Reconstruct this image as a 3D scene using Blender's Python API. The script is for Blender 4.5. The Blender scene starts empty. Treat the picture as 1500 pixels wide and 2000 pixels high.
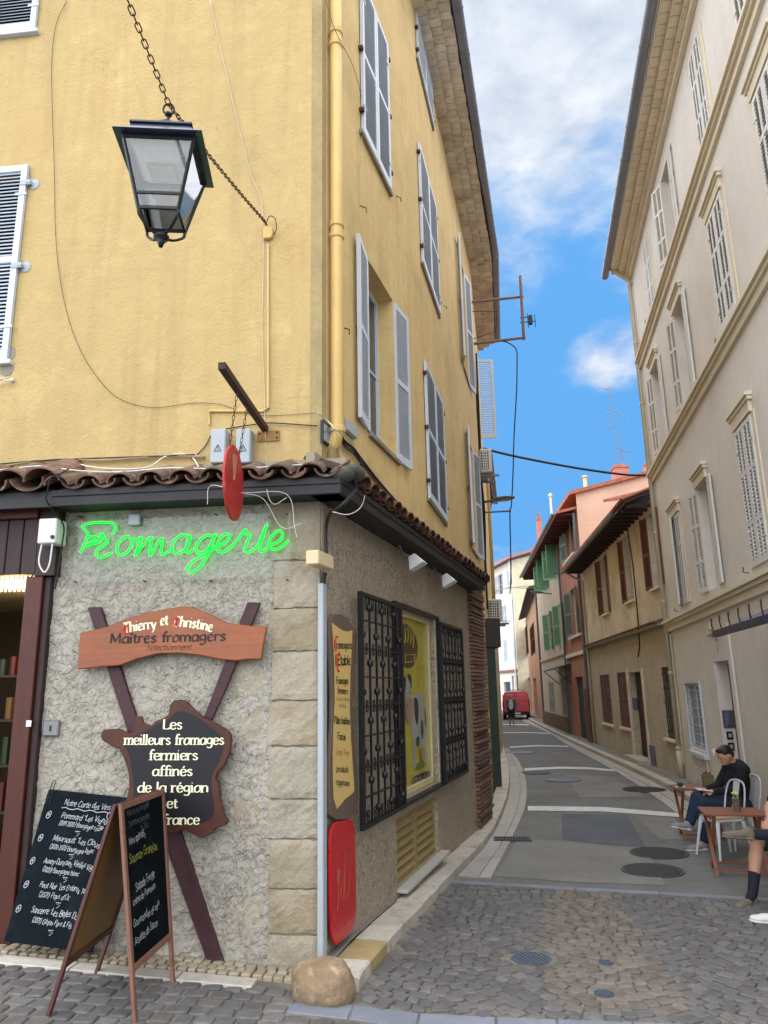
import bpy, bmesh, math, random
from mathutils import Vector, Matrix, noise as mnoise
random.seed(7)
R = math.radians
S = bpy.context.scene
COL = S.collection

# ---------------- camera, light, sky, exposure ----------------
PIT, ROL, FOC = R(13.48), 0.019, 1450.0
CAM = Vector((0, 0, 1.6))
_f = Vector((0, math.cos(PIT), math.sin(PIT)))
_u = Vector((0, -math.sin(PIT), math.cos(PIT)))
_r = Vector((1, 0, 0))
RT = math.cos(ROL) * _r - math.sin(ROL) * _u
UP = math.cos(ROL) * _u + math.sin(ROL) * _r
cam = bpy.data.cameras.new('camera')
camo = bpy.data.objects.new('camera', cam)
COL.objects.link(camo)
m = Matrix.Identity(4)
for i in range(3):
    m[i][0], m[i][1], m[i][2], m[i][3] = RT[i], UP[i], -_f[i], CAM[i]
camo.matrix_world = m
cam.sensor_fit = 'VERTICAL'
cam.sensor_height = 24
cam.lens = 24 * FOC / 2000
cam.clip_start = 0.05
cam.clip_end = 2000
S.camera = camo

SUN_EL, SUN_AZ = R(70), R(236)      # azimuth measured clockwise from +Y (the view direction)
sun = bpy.data.lights.new('sun', 'SUN')
sun.energy = 1.5
sun.angle = R(160)
sun.color = (1.0, 0.965, 0.92)
suno = bpy.data.objects.new('sun', sun)
COL.objects.link(suno)
sdir = Vector((math.sin(SUN_AZ) * math.cos(SUN_EL), math.cos(SUN_AZ) * math.cos(SUN_EL), math.sin(SUN_EL)))
suno.rotation_euler = sdir.to_track_quat('Z', 'Y').to_euler()
suno.location = (0, -5, 30)

w = bpy.data.worlds.new('World')
S.world = w
w.use_nodes = True
nt = w.node_tree
nt.nodes.clear()
def wn(t, **k):
    n = nt.nodes.new(t)
    for a, b in k.items():
        setattr(n, a, b)
    return n
out = wn('ShaderNodeOutputWorld')
sky = wn('ShaderNodeTexSky', sky_type='NISHITA', sun_disc=False, sun_elevation=SUN_EL, sun_rotation=SUN_AZ, air_density=1.3, dust_density=0.1, ozone_density=5.0)
bg1 = wn('ShaderNodeBackground'); bg1.inputs[1].default_value = 0.05
tint = wn('ShaderNodeMix', data_type='RGBA', blend_type='MULTIPLY'); tint.inputs[0].default_value = 1; tint.inputs[7].default_value = (0.72, 1.05, 1.18, 1)
nt.links.new(sky.outputs[0], tint.inputs[6])
dk = wn('ShaderNodeMix', data_type='RGBA', blend_type='DARKEN'); dk.inputs[0].default_value = 1; dk.inputs[7].default_value = (0.46, 1.42, 2.95, 1)
nt.links.new(tint.outputs[2], dk.inputs[6]); nt.links.new(dk.outputs[2], bg1.inputs[0])
bg2 = wn('ShaderNodeBackground'); bg2.inputs[0].default_value = (0.70, 0.76, 0.86, 1); bg2.inputs[1].default_value = 0.175
tc = wn('ShaderNodeTexCoord')
sep = wn('ShaderNodeSeparateXYZ'); nt.links.new(tc.outputs['Generated'], sep.inputs[0])
zz = wn('ShaderNodeMath', operation='MAXIMUM'); zz.inputs[1].default_value = 0.02; nt.links.new(sep.outputs[2], zz.inputs[0])
za = wn('ShaderNodeMath', operation='ADD'); za.inputs[1].default_value = 0.25; nt.links.new(zz.outputs[0], za.inputs[0])
dv = wn('ShaderNodeVectorMath', operation='SCALE'); 
inv = wn('ShaderNodeMath', operation='DIVIDE'); inv.inputs[0].default_value = 1.0; nt.links.new(za.outputs[0], inv.inputs[1])
nt.links.new(tc.outputs['Generated'], dv.inputs[0]); nt.links.new(inv.outputs[0], dv.inputs['Scale'])
mp = wn('ShaderNodeMapping'); mp.inputs['Location'].default_value = (3.1, 1.7, 0.4); nt.links.new(dv.outputs[0], mp.inputs[0])
nz = wn('ShaderNodeTexNoise'); nz.inputs['Scale'].default_value = 2.3; nz.inputs['Detail'].default_value = 9; nz.inputs['Roughness'].default_value = 0.56; nz.inputs['Distortion'].default_value = 0.1
nt.links.new(mp.outputs[0], nz.inputs[0])
# directional cloud banks: each (direction, cos at edge, cos at core, weight)
def pdir(px, py):
    return (RT * (px - 750) + UP * (1000 - py) + _f * FOC).normalized()
banks = [(pdir(1130, 40), .93, .999, .34), (pdir(1190, 190), .985, .9995, .16), (pdir(1130, 728), .9985, .9999, .22), (pdir(1180, 700), .9982, .9999, .26), (pdir(1225, 722), .9985, .9999, .20), (pdir(1090, 450), .985, .999, -.16), (pdir(930, 120), .985, .999, .10),
         (pdir(990, 560), .997, .9998, .13), (pdir(1215, 560), .997, .9998, .13), (pdir(1120, 850), .985, .999, -.18), (Vector((-.3, -.9, .6)).normalized(), .4, .95, .16), (Vector((.9, 0, .5)).normalized(), .6, .95, .14), (Vector((0, .2, 1)).normalized(), .8, .98, .14)]
nz2 = wn('ShaderNodeTexNoise'); nz2.inputs['Scale'].default_value = 11; nz2.inputs['Detail'].default_value = 8; nz2.inputs['Roughness'].default_value = .6; nz2.inputs['Distortion'].default_value = .15
nt.links.new(mp.outputs[0], nz2.inputs[0])
mx2 = wn('ShaderNodeMath', operation='MULTIPLY_ADD'); mx2.inputs[1].default_value = .45; nt.links.new(nz2.outputs[0], mx2.inputs[0])
off_ = wn('ShaderNodeMath', operation='SUBTRACT'); off_.inputs[1].default_value = .225; nt.links.new(nz.outputs[0], off_.inputs[0]); nt.links.new(off_.outputs[0], mx2.inputs[2])
ccr = wn('ShaderNodeMapRange'); ccr.inputs[1].default_value = .3; ccr.inputs[2].default_value = .7; nt.links.new(nz2.outputs[0], ccr.inputs[0])
ccm = wn('ShaderNodeMix', data_type='RGBA'); ccm.inputs[6].default_value = (.52, .60, .74, 1); ccm.inputs[7].default_value = (.86, .90, .96, 1); nt.links.new(ccr.outputs[0], ccm.inputs[0]); nt.links.new(ccm.outputs[2], bg2.inputs[0])
prev = mx2.outputs[0]
for d, a, b, wt in banks:
    dot = wn('ShaderNodeVectorMath', operation='DOT_PRODUCT'); dot.inputs[1].default_value = d
    nrm = wn('ShaderNodeVectorMath', operation='NORMALIZE'); nt.links.new(tc.outputs['Generated'], nrm.inputs[0]); nt.links.new(nrm.outputs[0], dot.inputs[0])
    mr = wn('ShaderNodeMapRange', interpolation_type='SMOOTHSTEP'); mr.inputs[1].default_value = a; mr.inputs[2].default_value = b; mr.inputs[4].default_value = wt
    nt.links.new(dot.outputs['Value'], mr.inputs[0])
    ad = wn('ShaderNodeMath', operation='ADD'); nt.links.new(prev, ad.inputs[0]); nt.links.new(mr.outputs[0], ad.inputs[1]); prev = ad.outputs[0]
cr = wn('ShaderNodeMapRange', interpolation_type='SMOOTHSTEP'); cr.inputs[1].default_value = 0.50; cr.inputs[2].default_value = 1.0; nt.links.new(prev, cr.inputs[0])
mix = wn('ShaderNodeMixShader')
nt.links.new(cr.outputs[0], mix.inputs[0]); nt.links.new(bg1.outputs[0], mix.inputs[1]); nt.links.new(bg2.outputs[0], mix.inputs[2]); nt.links.new(mix.outputs[0], out.inputs[0])
S.view_settings.view_transform = 'Standard'
S.view_settings.look = 'None'
S.view_settings.gamma = 1
S.view_settings.use_curve_mapping = False
S.view_settings.exposure = 2.65
S.render.engine = 'CYCLES'
S.cycles.use_denoising = True
S.cycles.max_bounces = 6
S.cycles.transparent_max_bounces = 12

# ---------------- helpers ----------------
def ray(px, py):
    return _f * FOC + RT * (px - 750) + UP * (1000 - py)
def sstep(a, b, x):
    t = min(1, max(0, (x - a) / (b - a))); return t * t * (3 - 2 * t)
def GZ(x, y):
    z = -.30 - .10 * sstep(5.5, 11, y) - .09 * sstep(12, 42, y)
    z += 0.05 * sstep(0.3, -.5, x) * sstep(9, 6, y)
    z += 0.065 * max(0, -.45 - x) * sstep(12, 8, y) if x > -8 else 0.49 * sstep(12, 8, y)
    return z
def gnd(px, py, dz=0):
    d = ray(px, py); z = -.35
    for _ in range(25):
        k = (z + dz - 1.6) / d.z; z = GZ(d.x * k, d.y * k)
    return Vector((d.x * k, d.y * k, z + dz))
def at_y(px, py, y):
    d = ray(px, py); k = y / d.y
    return CAM + d * k
def at_x(px, py, x):
    d = ray(px, py); return CAM + d * (x / d.x)
T = Matrix.Translation
def RZ(a): return Matrix.Rotation(a, 4, 'Z')
def RX(a): return Matrix.Rotation(a, 4, 'X')
def RY(a): return Matrix.Rotation(a, 4, 'Y')

class Frame:
    """Wall frame: x right as seen facing the wall, y into the wall, z up."""
    def __init__(s, P, Q=None, right=None, z=0):
        s.P = Vector((P[0], P[1], z))
        r = Vector((right[0], right[1], 0)) if right else Vector((Q[0] - P[0], Q[1] - P[1], 0))
        s.len = r.length
        s.r = r.normalized()
        s.y = Vector((0, 0, 1)).cross(s.r)   # into the wall
        s.M = Matrix.Identity(4)
        for i in range(3):
            s.M[i][0], s.M[i][1], s.M[i][2], s.M[i][3] = s.r[i], s.y[i], (0, 0, 1)[i], s.P[i]
        s.Mi = s.M.inverted()
    def xz(s, px, py, y=0):
        d = ray(px, py); o = s.P + s.y * y
        k = (o - CAM).dot(s.y) / d.dot(s.y)
        q = s.Mi @ (CAM + d * k)
        return q.x, q.z
    def X(s, px, py, y=0): return s.xz(px, py, y)[0]
    def Z(s, px, py, y=0): return s.xz(px, py, y)[1]
    def p(s, x, y, z): return s.M @ Vector((x, y, z))
    def m(s, x=0, y=0, z=0): return s.M @ T((x, y, z))

class MB:
    def __init__(s): s.v = []; s.f = []
    def add(s, vs, fs, M=None):
        n = len(s.v)
        s.v += [tuple(M @ Vector(v)) for v in vs] if M is not None else [tuple(v) for v in vs]
        s.f += [tuple(i + n for i in f) for f in fs]
        return s
    def box(s, x0, x1, y0, y1, z0, z1, M=None):
        if x0 > x1: x0, x1 = x1, x0
        if y0 > y1: y0, y1 = y1, y0
        if z0 > z1: z0, z1 = z1, z0
        return s.add([(x0, y0, z0), (x1, y0, z0), (x1, y1, z0), (x0, y1, z0), (x0, y0, z1), (x1, y0, z1), (x1, y1, z1), (x0, y1, z1)],
                     [(0, 3, 2, 1), (4, 5, 6, 7), (0, 1, 5, 4), (1, 2, 6, 5), (2, 3, 7, 6), (3, 0, 4, 7)], M)
    def quad(s, a, b, c, d, M=None): return s.add([a, b, c, d], [(0, 1, 2, 3)], M)
    def prism(s, pts, y0, y1, M=None):
        """outline in x,z extruded along y; counter-clockwise seen from -y"""
        n = len(pts)
        a = sum(pts[i][0] * pts[(i + 1) % n][1] - pts[(i + 1) % n][0] * pts[i][1] for i in range(n))
        if a < 0: pts = pts[::-1]
        vs = [(x, y0, z) for x, z in pts] + [(x, y1, z) for x, z in pts]
        fs = [tuple(range(n)), tuple(range(2 * n - 1, n - 1, -1))]
        fs += [(i, i + n, (i + 1) % n + n, (i + 1) % n) for i in range(n)]
        return s.add(vs, fs, M)
    def slab(s, pts, z0, z1, M=None):
        """outline in x,y extruded in z"""
        n = len(pts)
        a = sum(pts[i][0] * pts[(i + 1) % n][1] - pts[(i + 1) % n][0] * pts[i][1] for i in range(n))
        if a < 0: pts = pts[::-1]
        vs = [(p[0], p[1], z0) for p in pts] + [(p[0], p[1], z1) for p in pts]
        fs = [tuple(range(n - 1, -1, -1)), tuple(range(n, 2 * n))]
        fs += [(i, (i + 1) % n, (i + 1) % n + n, i + n) for i in range(n)]
        return s.add(vs, fs, M)
    def tube(s, pts, r, n=6, M=None, cap=True, closed=False):
        pts = [Vector(p) for p in pts]; N = len(pts)
        rr = r if isinstance(r, (list, tuple)) else [r] * N
        vs = []; prevn = None
        for i, p in enumerate(pts):
            if closed: t = pts[(i + 1) % N] - pts[i - 1]
            else: t = pts[min(i + 1, N - 1)] - pts[max(i - 1, 0)]
            if t.length < 1e-9: t = Vector((0, 0, 1))
            t.normalize()
            if prevn is None:
                a = Vector((0, 0, 1)) if abs(t.z) < .9 else Vector((1, 0, 0))
                nn = t.cross(a).normalized()
            else:
                nn = (prevn - t * prevn.dot(t))
                nn = nn.normalized() if nn.length > 1e-6 else t.orthogonal().normalized()
            prevn = nn; b = t.cross(nn)
            for k in range(n):
                a = 2 * math.pi * k / n
                vs.append(p + (nn * math.cos(a) + b * math.sin(a)) * rr[i])
        fs = []
        for i in range(N if closed else N - 1):
            j = (i + 1) % N
            for k in range(n):
                l = (k + 1) % n
                fs.append((i * n + k, i * n + l, j * n + l, j * n + k))
        if cap and not closed:
            fs.append(tuple(range(n - 1, -1, -1))); fs.append(tuple((N - 1) * n + k for k in range(n)))
        return s.add(vs, fs, M)
    def lathe(s, prof, n=16, M=None):
        """prof: list of (r,z)"""
        vs = []; fs = []
        for r_, z_ in prof:
            for k in range(n):
                a = 2 * math.pi * k / n
                vs.append((r_ * math.cos(a), r_ * math.sin(a), z_))
        for i in range(len(prof) - 1):
            for k in range(n):
                l = (k + 1) % n
                fs.append((i * n + k, i * n + l, (i + 1) * n + l, (i + 1) * n + k))
        fs.append(tuple(range(n - 1, -1, -1))); fs.append(tuple((len(prof) - 1) * n + k for k in range(n)))
        return s.add(vs, fs, M)
    def cyl(s, r, z0, z1, n=12, M=None): return s.lathe([(r, z0), (r, z1)], n, M)
    def ball(s, c, r, n=10, M=None):
        rx, ry, rz = r if isinstance(r, (tuple, list)) else (r, r, r)
        vs = []; fs = []; h = max(4, n // 2)
        for i in range(h + 1):
            a = math.pi * i / h
            q = max(math.sin(a), 1e-3)
            for k in range(n):
                b = 2 * math.pi * k / n
                vs.append((c[0] + rx * q * math.cos(b), c[1] + ry * q * math.sin(b), c[2] - rz * math.cos(a)))
        for i in range(h):
            for k in range(n):
                l = (k + 1) % n
                fs.append((i * n + k, i * n + l, (i + 1) * n + l, (i + 1) * n + k))
        return s.add(vs, fs, M)
    def mesh(s, name='m'):
        me = bpy.data.meshes.new(name)
        me.from_pydata(s.v, [], s.f)
        me.update()
        return me

WM = {}
def place(o, M=None, parent=None):
    M = M if M is not None else (WM[parent.name] if parent else Matrix.Identity(4))
    WM[o.name] = M
    if parent:
        o.parent = parent
        o.matrix_basis = WM[parent.name].inverted() @ M
    else:
        o.matrix_basis = M
def ob(name, mb, mat, M=None, parent=None, bev=0, smooth=False, label=None, cat=None, group=None, kind=None, recalc=False, subs=0):
    """M: world matrix of the mesh's local space; None = the parent's space"""
    me = mb.mesh(name) if isinstance(mb, MB) else mb
    if recalc:
        bm = bmesh.new(); bm.from_mesh(me); bmesh.ops.recalc_face_normals(bm, faces=bm.faces); bm.to_mesh(me); bm.free()
    if mat and not me.materials: me.materials.append(mat)
    if smooth:
        me.polygons.foreach_set('use_smooth', [True] * len(me.polygons)); me.update()
    o = bpy.data.objects.new(name, me); COL.objects.link(o)
    place(o, M, parent)
    if bev:
        b = o.modifiers.new('bevel', 'BEVEL'); b.width = bev; b.segments = 1; b.limit_method = 'ANGLE'; b.harden_normals = False
    if subs:
        b = o.modifiers.new('sub', 'SUBSURF'); b.levels = subs; b.render_levels = subs
    tag(o, label, cat, group, kind)
    return o
def tag(o, label=None, cat=None, group=None, kind=None):
    if label: o['label'] = label
    if cat: o['category'] = cat
    if group: o['group'] = group
    if kind: o['kind'] = kind
def thing(name, label, cat, M=None, group=None, kind=None):
    o = bpy.data.objects.new(name, None); COL.objects.link(o)
    o.empty_display_size = .1
    place(o, M if M is not None else Matrix.Identity(4))
    tag(o, label, cat, group, kind)
    return o
def kids(o): return list(o.children)
def dup(o, M, parent=None, label=None):
    """copy of a thing with its parts and sub-parts"""
    c = o.copy(); COL.objects.link(c); c.parent = None
    place(c, M, parent)
    if label: c['label'] = label
    def rec(src, dst):
        for ch in kids(src):
            if ch.name == dst.name: continue
            d = ch.copy(); COL.objects.link(d); d.parent = dst
            d.matrix_basis = ch.matrix_basis.copy(); WM[d.name] = WM[dst.name] @ ch.matrix_basis
            rec(ch, d)
    rec(o, c)
    return c
def dupmesh(src, M, parent):
    c = src.copy(); COL.objects.link(c); c.parent = None; place(c, M, parent); return c
def G(x, y, dz=0): return T((x, y, GZ(x, y) + dz))

# ---------------- materials ----------------
def lin(c):
    return tuple(((v / 255) / 12.92 if v / 255 <= .04045 else ((v / 255 + .055) / 1.055) ** 2.4) for v in c)
MATS = {}
def mat(name, c, k=1.0, rough=.8, var=.12, vs=2.5, bump=.25, bs=80, metal=0, spec=.4, dirt=None, obj=False, isl=0, streak=0, bdist=.004, coat=0, wave=None, emis=None, det=6, isob=False):
    """c: sRGB 0-255 as the thing's own colour; k scales it in linear light"""
    if name in MATS: return MATS[name]
    mt = bpy.data.materials.new(name); mt.use_nodes = True
    t = mt.node_tree; N = t.nodes; L = t.links
    b = N['Principled BSDF']
    col = [v * k for v in lin(c)]
    b.inputs['Roughness'].default_value = rough; b.inputs['Metallic'].default_value = metal
    b.inputs['Specular IOR Level'].default_value = spec
    if coat: b.inputs['Coat Weight'].default_value = coat; b.inputs['Coat Roughness'].default_value = .15
    if obj:
        co = N.new('ShaderNodeTexCoord').outputs['Object']
    else:
        co = N.new('ShaderNodeNewGeometry').outputs['Position']
    def noise(scale, detail=5, vec=None, rough_=.6):
        n = N.new('ShaderNodeTexNoise'); n.inputs['Scale'].default_value = scale; n.inputs['Detail'].default_value = detail; n.inputs['Roughness'].default_value = rough_
        L.new(vec or co, n.inputs[0]); return n.outputs[0]
    def ramp(src, a, bb, lo=0, hi=1):
        r = N.new('ShaderNodeMapRange'); r.inputs[1].default_value = a; r.inputs[2].default_value = bb; r.inputs[3].default_value = lo; r.inputs[4].default_value = hi
        L.new(src, r.inputs[0]); return r.outputs[0]
    def mixc(fac, a, bb, mode='MIX'):
        mx = N.new('ShaderNodeMix'); mx.data_type = 'RGBA'; mx.blend_type = mode
        if isinstance(fac, (int, float)): mx.inputs[0].default_value = fac
        else: L.new(fac, mx.inputs[0])
        for v, s_ in ((a, mx.inputs[6]), (bb, mx.inputs[7])):
            if isinstance(v, (tuple, list)): s_.default_value = (v[0], v[1], v[2], 1)
            else: L.new(v, s_)
        return mx.outputs[2]
    lo = [v * (1 - var) for v in col]; hi = [min(.95, v * (1 + var)) for v in col]
    cc = mixc(ramp(noise(vs, det), .3, .7), lo, hi)
    if var:
        fine = ramp(noise(vs * 11, 4), .3, .7, 1 - var * .6, 1 + var * .5)
        cx = N.new('ShaderNodeVectorMath'); cx.operation = 'SCALE'; L.new(cc, cx.inputs[0]); L.new(fine, cx.inputs['Scale']); cc = cx.outputs[0]
    if isl or isob:
        g = N.new('ShaderNodeNewGeometry').outputs['Random Per Island']
        oi = N.new('ShaderNodeObjectInfo').outputs['Random']
        a = N.new('ShaderNodeMath'); a.operation = 'ADD'; L.new(g, a.inputs[0]); L.new(oi, a.inputs[1])
        fr = N.new('ShaderNodeMath'); fr.operation = 'FRACT'; L.new(a.outputs[0], fr.inputs[0])
        sc = ramp(fr.outputs[0], 0, 1, 1 - isl, 1 + isl)
        cx = N.new('ShaderNodeVectorMath'); cx.operation = 'SCALE'; L.new(cc, cx.inputs[0]); L.new(sc, cx.inputs['Scale']); cc = cx.outputs[0]
        if isob:   # hue variety too
            w2 = N.new('ShaderNodeTexWhiteNoise'); w2.noise_dimensions = '1D'; L.new(fr.outputs[0], w2.inputs['W'])
            cc = mixc(ramp(w2.outputs[0], .3, 1, 0, .55), cc, [v * k for v in lin(isob)])
    if dirt:
        for (dc, ds, a0, a1, amt) in dirt:
            f = ramp(noise(ds, 6, rough_=.65), a0, a1, 0, amt)
            cc = mixc(f, cc, lin(dc))
    if name.startswith(('yellow_render', 'cream_render', 'asphalt', 'tan_upper', 'beige_old')):   # hairline cracks, here and there
        vo = N.new('ShaderNodeTexVoronoi'); vo.feature = 'DISTANCE_TO_EDGE'; vo.inputs['Scale'].default_value = .55
        wv = N.new('ShaderNodeTexNoise'); wv.inputs['Scale'].default_value = 2.2; wv.inputs['Detail'].default_value = 6; L.new(co, wv.inputs[0])
        vm = N.new('ShaderNodeVectorMath'); vm.operation = 'MULTIPLY_ADD'; vm.inputs[1].default_value = (.9, .9, .9); L.new(wv.outputs[1], vm.inputs[0]); L.new(co, vm.inputs[2]); L.new(vm.outputs[0], vo.inputs[0])
        mu = N.new('ShaderNodeMath'); mu.operation = 'MULTIPLY'; L.new(ramp(vo.outputs[0], .0, .005, .22, 0), mu.inputs[0]); L.new(ramp(noise(.7, 3), .48, .6), mu.inputs[1])
        cc = mixc(mu.outputs[0], cc, [v * .35 for v in col])
    if streak:
        mpn = N.new('ShaderNodeMapping'); mpn.inputs['Scale'].default_value = (1, 1, .06); L.new(co, mpn.inputs[0])
        f = ramp(noise(7, 6, mpn.outputs[0]), .48, .78, 0, streak)
        cc = mixc(f, cc, [v * .45 for v in col])
    if wave:   # (axis vector scale, strength) grain
        mpn = N.new('ShaderNodeMapping'); mpn.inputs['Scale'].default_value = wave; L.new(co, mpn.inputs[0])
        f = ramp(noise(1.0, 6, mpn.outputs[0], .7), .35, .7, 0, .6)
        cc = mixc(f, cc, [v * .5 for v in col])
    L.new(cc, b.inputs['Base Color'])
    if bump:
        bp = N.new('ShaderNodeBump'); bp.inputs['Strength'].default_value = bump; bp.inputs['Distance'].default_value = bdist
        a = N.new('ShaderNodeMath'); a.operation = 'ADD'; L.new(noise(bs, 6), a.inputs[0]); L.new(noise(bs * .17, 4), a.inputs[1])
        L.new(a.outputs[0], bp.inputs['Height']); L.new(bp.outputs[0], b.inputs['Normal'])
    rr = N.new('ShaderNodeMapRange'); rr.inputs[3].default_value = max(0, rough - .08); rr.inputs[4].default_value = min(1, rough + .08)
    L.new(noise(vs * 5, 4), rr.inputs[0]); L.new(rr.outputs[0], b.inputs['Roughness'])
    if emis:
        b.inputs['Emission Color'].default_value = (*emis[0], 1); b.inputs['Emission Strength'].default_value = emis[1]
    MATS[name] = mt
    return mt
def glassmat(name, tint=(.8, .85, .85), alpha=.25, rough=.02, refl=1):
    if name in MATS: return MATS[name]
    mt = bpy.data.materials.new(name); mt.use_nodes = True
    t = mt.node_tree; N = t.nodes; L = t.links
    N.remove(N['Principled BSDF'])
    g = N.new('ShaderNodeBsdfGlossy'); g.inputs['Roughness'].default_value = rough
    tr = N.new('ShaderNodeBsdfTransparent'); tr.inputs[0].default_value = (*tint, 1)
    fr = N.new('ShaderNodeFresnel'); fr.inputs[0].default_value = 1.5
    ad = N.new('ShaderNodeMath'); ad.operation = 'ADD'; ad.operation = 'MULTIPLY_ADD'; ad.inputs[1].default_value = refl; ad.inputs[2].default_value = alpha * .2; L.new(fr.outputs[0], ad.inputs[0])
    mx = N.new('ShaderNodeMixShader'); L.new(ad.outputs[0], mx.inputs[0]); L.new(tr.outputs[0], mx.inputs[1]); L.new(g.outputs[0], mx.inputs[2])
    L.new(mx.outputs[0], N['Material Output'].inputs[0])
    MATS[name] = mt
    return mt
def relief(name, c, k, sc=9.0, strength=1.0, dist=.02, var=.1, crack_shade=(60, 52, 44), amt=.6, fine=60):
    """rough trowelled render: plateaus with torn edges, shade of the hollows put into the colour"""
    mt = mat(name, c, k, rough=.92, var=var, vs=1.6, bump=0, spec=.2)
    t = mt.node_tree; N = t.nodes; L = t.links; b = N['Principled BSDF']
    co = N.new('ShaderNodeNewGeometry').outputs['Position']
    def nz(scale, det=4, dist=0):
        q = N.new('ShaderNodeTexNoise'); q.inputs['Scale'].default_value = scale; q.inputs['Detail'].default_value = det; q.inputs['Distortion'].default_value = dist; L.new(co, q.inputs[0]); return q
    def mrn(src, a, b_, lo=0, hi=1):
        q = N.new('ShaderNodeMapRange'); q.interpolation_type = 'SMOOTHSTEP'; q.inputs[1].default_value = a; q.inputs[2].default_value = b_; q.inputs[3].default_value = lo; q.inputs[4].default_value = hi; L.new(src, q.inputs[0]); return q.outputs[0]
    def op(o_, a, b_):
        q = N.new('ShaderNodeMath'); q.operation = o_
        for v, i in ((a, 0), (b_, 1)):
            if isinstance(v, (int, float)): q.inputs[i].default_value = v
            else: L.new(v, q.inputs[i])
        return q.outputs[0]
    wob = nz(sc * 1.7, 3); vm = N.new('ShaderNodeVectorMath'); vm.operation = 'MULTIPLY_ADD'; vm.inputs[1].default_value = (.16 * 9 / sc,) * 3; L.new(wob.outputs[1], vm.inputs[0]); L.new(co, vm.inputs[2])
    vo = N.new('ShaderNodeTexVoronoi'); vo.feature = 'DISTANCE_TO_EDGE'; vo.inputs['Scale'].default_value = sc * .9; L.new(vm.outputs[0], vo.inputs[0])
    mask = mrn(nz(sc * .9, 3).outputs[0], .46, .58)
    crk = op('MULTIPLY', mrn(vo.outputs[0], .0, .10, 1, 0), mask)            # torn edges, here and there
    flake = mrn(nz(sc * 1.3, 6, .8).outputs[0], .485, .515)
    flake2 = mrn(nz(sc * 2.9, 5, .5).outputs[0], .47, .53)
    base = op('SUBTRACT', op('ADD', op('MULTIPLY', flake, .6), op('MULTIPLY', flake2, .45)), op('MULTIPLY', crk, .45))
    n2 = N.new('ShaderNodeTexNoise'); n2.inputs['Scale'].default_value = fine; n2.inputs['Detail'].default_value = 5; L.new(co, n2.inputs[0])
    s2 = N.new('ShaderNodeMath'); s2.operation = 'MULTIPLY'; s2.inputs[1].default_value = .35; L.new(n2.outputs[0], s2.inputs[0])
    ad = N.new('ShaderNodeMath'); ad.operation = 'ADD'; L.new(base, ad.inputs[0]); L.new(s2.outputs[0], ad.inputs[1])
    bp = N.new('ShaderNodeBump'); bp.inputs['Strength'].default_value = strength; bp.inputs['Distance'].default_value = dist; L.new(ad.outputs[0], bp.inputs['Height']); L.new(bp.outputs[0], b.inputs['Normal'])
    src = b.inputs['Base Color'].links[0].from_socket
    mu_ = op('MULTIPLY', crk, amt)
    mx = N.new('ShaderNodeMix'); mx.data_type = 'RGBA'; L.new(mu_, mx.inputs[0]); L.new(src, mx.inputs[6]); mx.inputs[7].default_value = (*lin(crack_shade), 1)  # crevice shade painted in: torn edges darkened in the base colour
    L.new(mx.outputs[2], b.inputs['Base Color'])
    return mt

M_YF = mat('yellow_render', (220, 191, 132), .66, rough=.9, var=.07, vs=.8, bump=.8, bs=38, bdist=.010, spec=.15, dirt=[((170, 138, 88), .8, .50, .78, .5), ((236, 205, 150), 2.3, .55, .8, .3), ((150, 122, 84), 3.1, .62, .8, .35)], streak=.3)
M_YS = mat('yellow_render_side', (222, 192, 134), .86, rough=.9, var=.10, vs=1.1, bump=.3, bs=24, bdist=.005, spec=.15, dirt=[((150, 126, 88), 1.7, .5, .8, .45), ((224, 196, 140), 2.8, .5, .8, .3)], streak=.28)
M_YP = mat('bare_render_strip', (188, 168, 122), .75, rough=.95, var=.15, vs=2, bump=.35, bs=30, spec=.1, streak=.3, dirt=[((130, 112, 84), 2.2, .5, .75, .5)])
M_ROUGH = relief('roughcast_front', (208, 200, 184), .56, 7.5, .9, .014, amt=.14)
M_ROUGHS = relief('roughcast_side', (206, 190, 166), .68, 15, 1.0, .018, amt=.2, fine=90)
M_SHUT = mat('pale_blue_grey_paint', (206, 214, 224), .85, rough=.5, var=.06, vs=4, bump=.1, dirt=[((150, 150, 150), 6, .58, .8, .4)])
M_SHUTR = mat('cream_grey_paint', (216, 214, 208), .85, rough=.55, var=.06, vs=4, bump=.1, dirt=[((150, 145, 135), 5, .56, .8, .4)])
M_PIPE = mat('yellow_painted_pipe', (218, 184, 112), .8, rough=.55, var=.08, vs=3, bump=.1)
M_RUST = mat('rusty_iron', (104, 66, 46), .6, rough=.8, var=.3, vs=14, bump=.4, bs=120, metal=.2, obj=True)
M_IRON = mat('black_iron', (22, 24, 30), .8, rough=.42, var=.2, vs=10, bump=.2, bs=150, metal=.3, spec=.5)
M_DARK = mat('dark_interior', (30, 26, 24), .6, rough=.9, var=.3)
M_DARKW = mat('dark_stained_wood', (66, 44, 40), .6, rough=.6, var=.2, vs=3, bump=.3, bs=50, wave=(30, 30, 1.5), obj=True)
M_REDW = mat('red_brown_wood', (96, 42, 28), .6, rough=.5, var=.15, vs=3, bump=.25, bs=50, wave=(30, 30, 1.2), spec=.4, obj=True)
M_ORW = mat('varnished_orange_wood', (186, 98, 38), .55, rough=.5, var=.12, vs=3, bump=.15, bs=50, wave=(1.8, 30, 30), coat=.25, obj=True)
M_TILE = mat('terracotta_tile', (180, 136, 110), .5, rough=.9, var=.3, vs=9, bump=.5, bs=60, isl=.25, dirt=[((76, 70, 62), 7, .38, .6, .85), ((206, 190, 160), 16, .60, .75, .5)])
M_TILED = mat('old_dark_tile', (140, 88, 66), .5, rough=.95, var=.3, vs=9, bump=.5, bs=60, isl=.3, dirt=[((50, 46, 42), 7, .38, .6, .85)])
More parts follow.
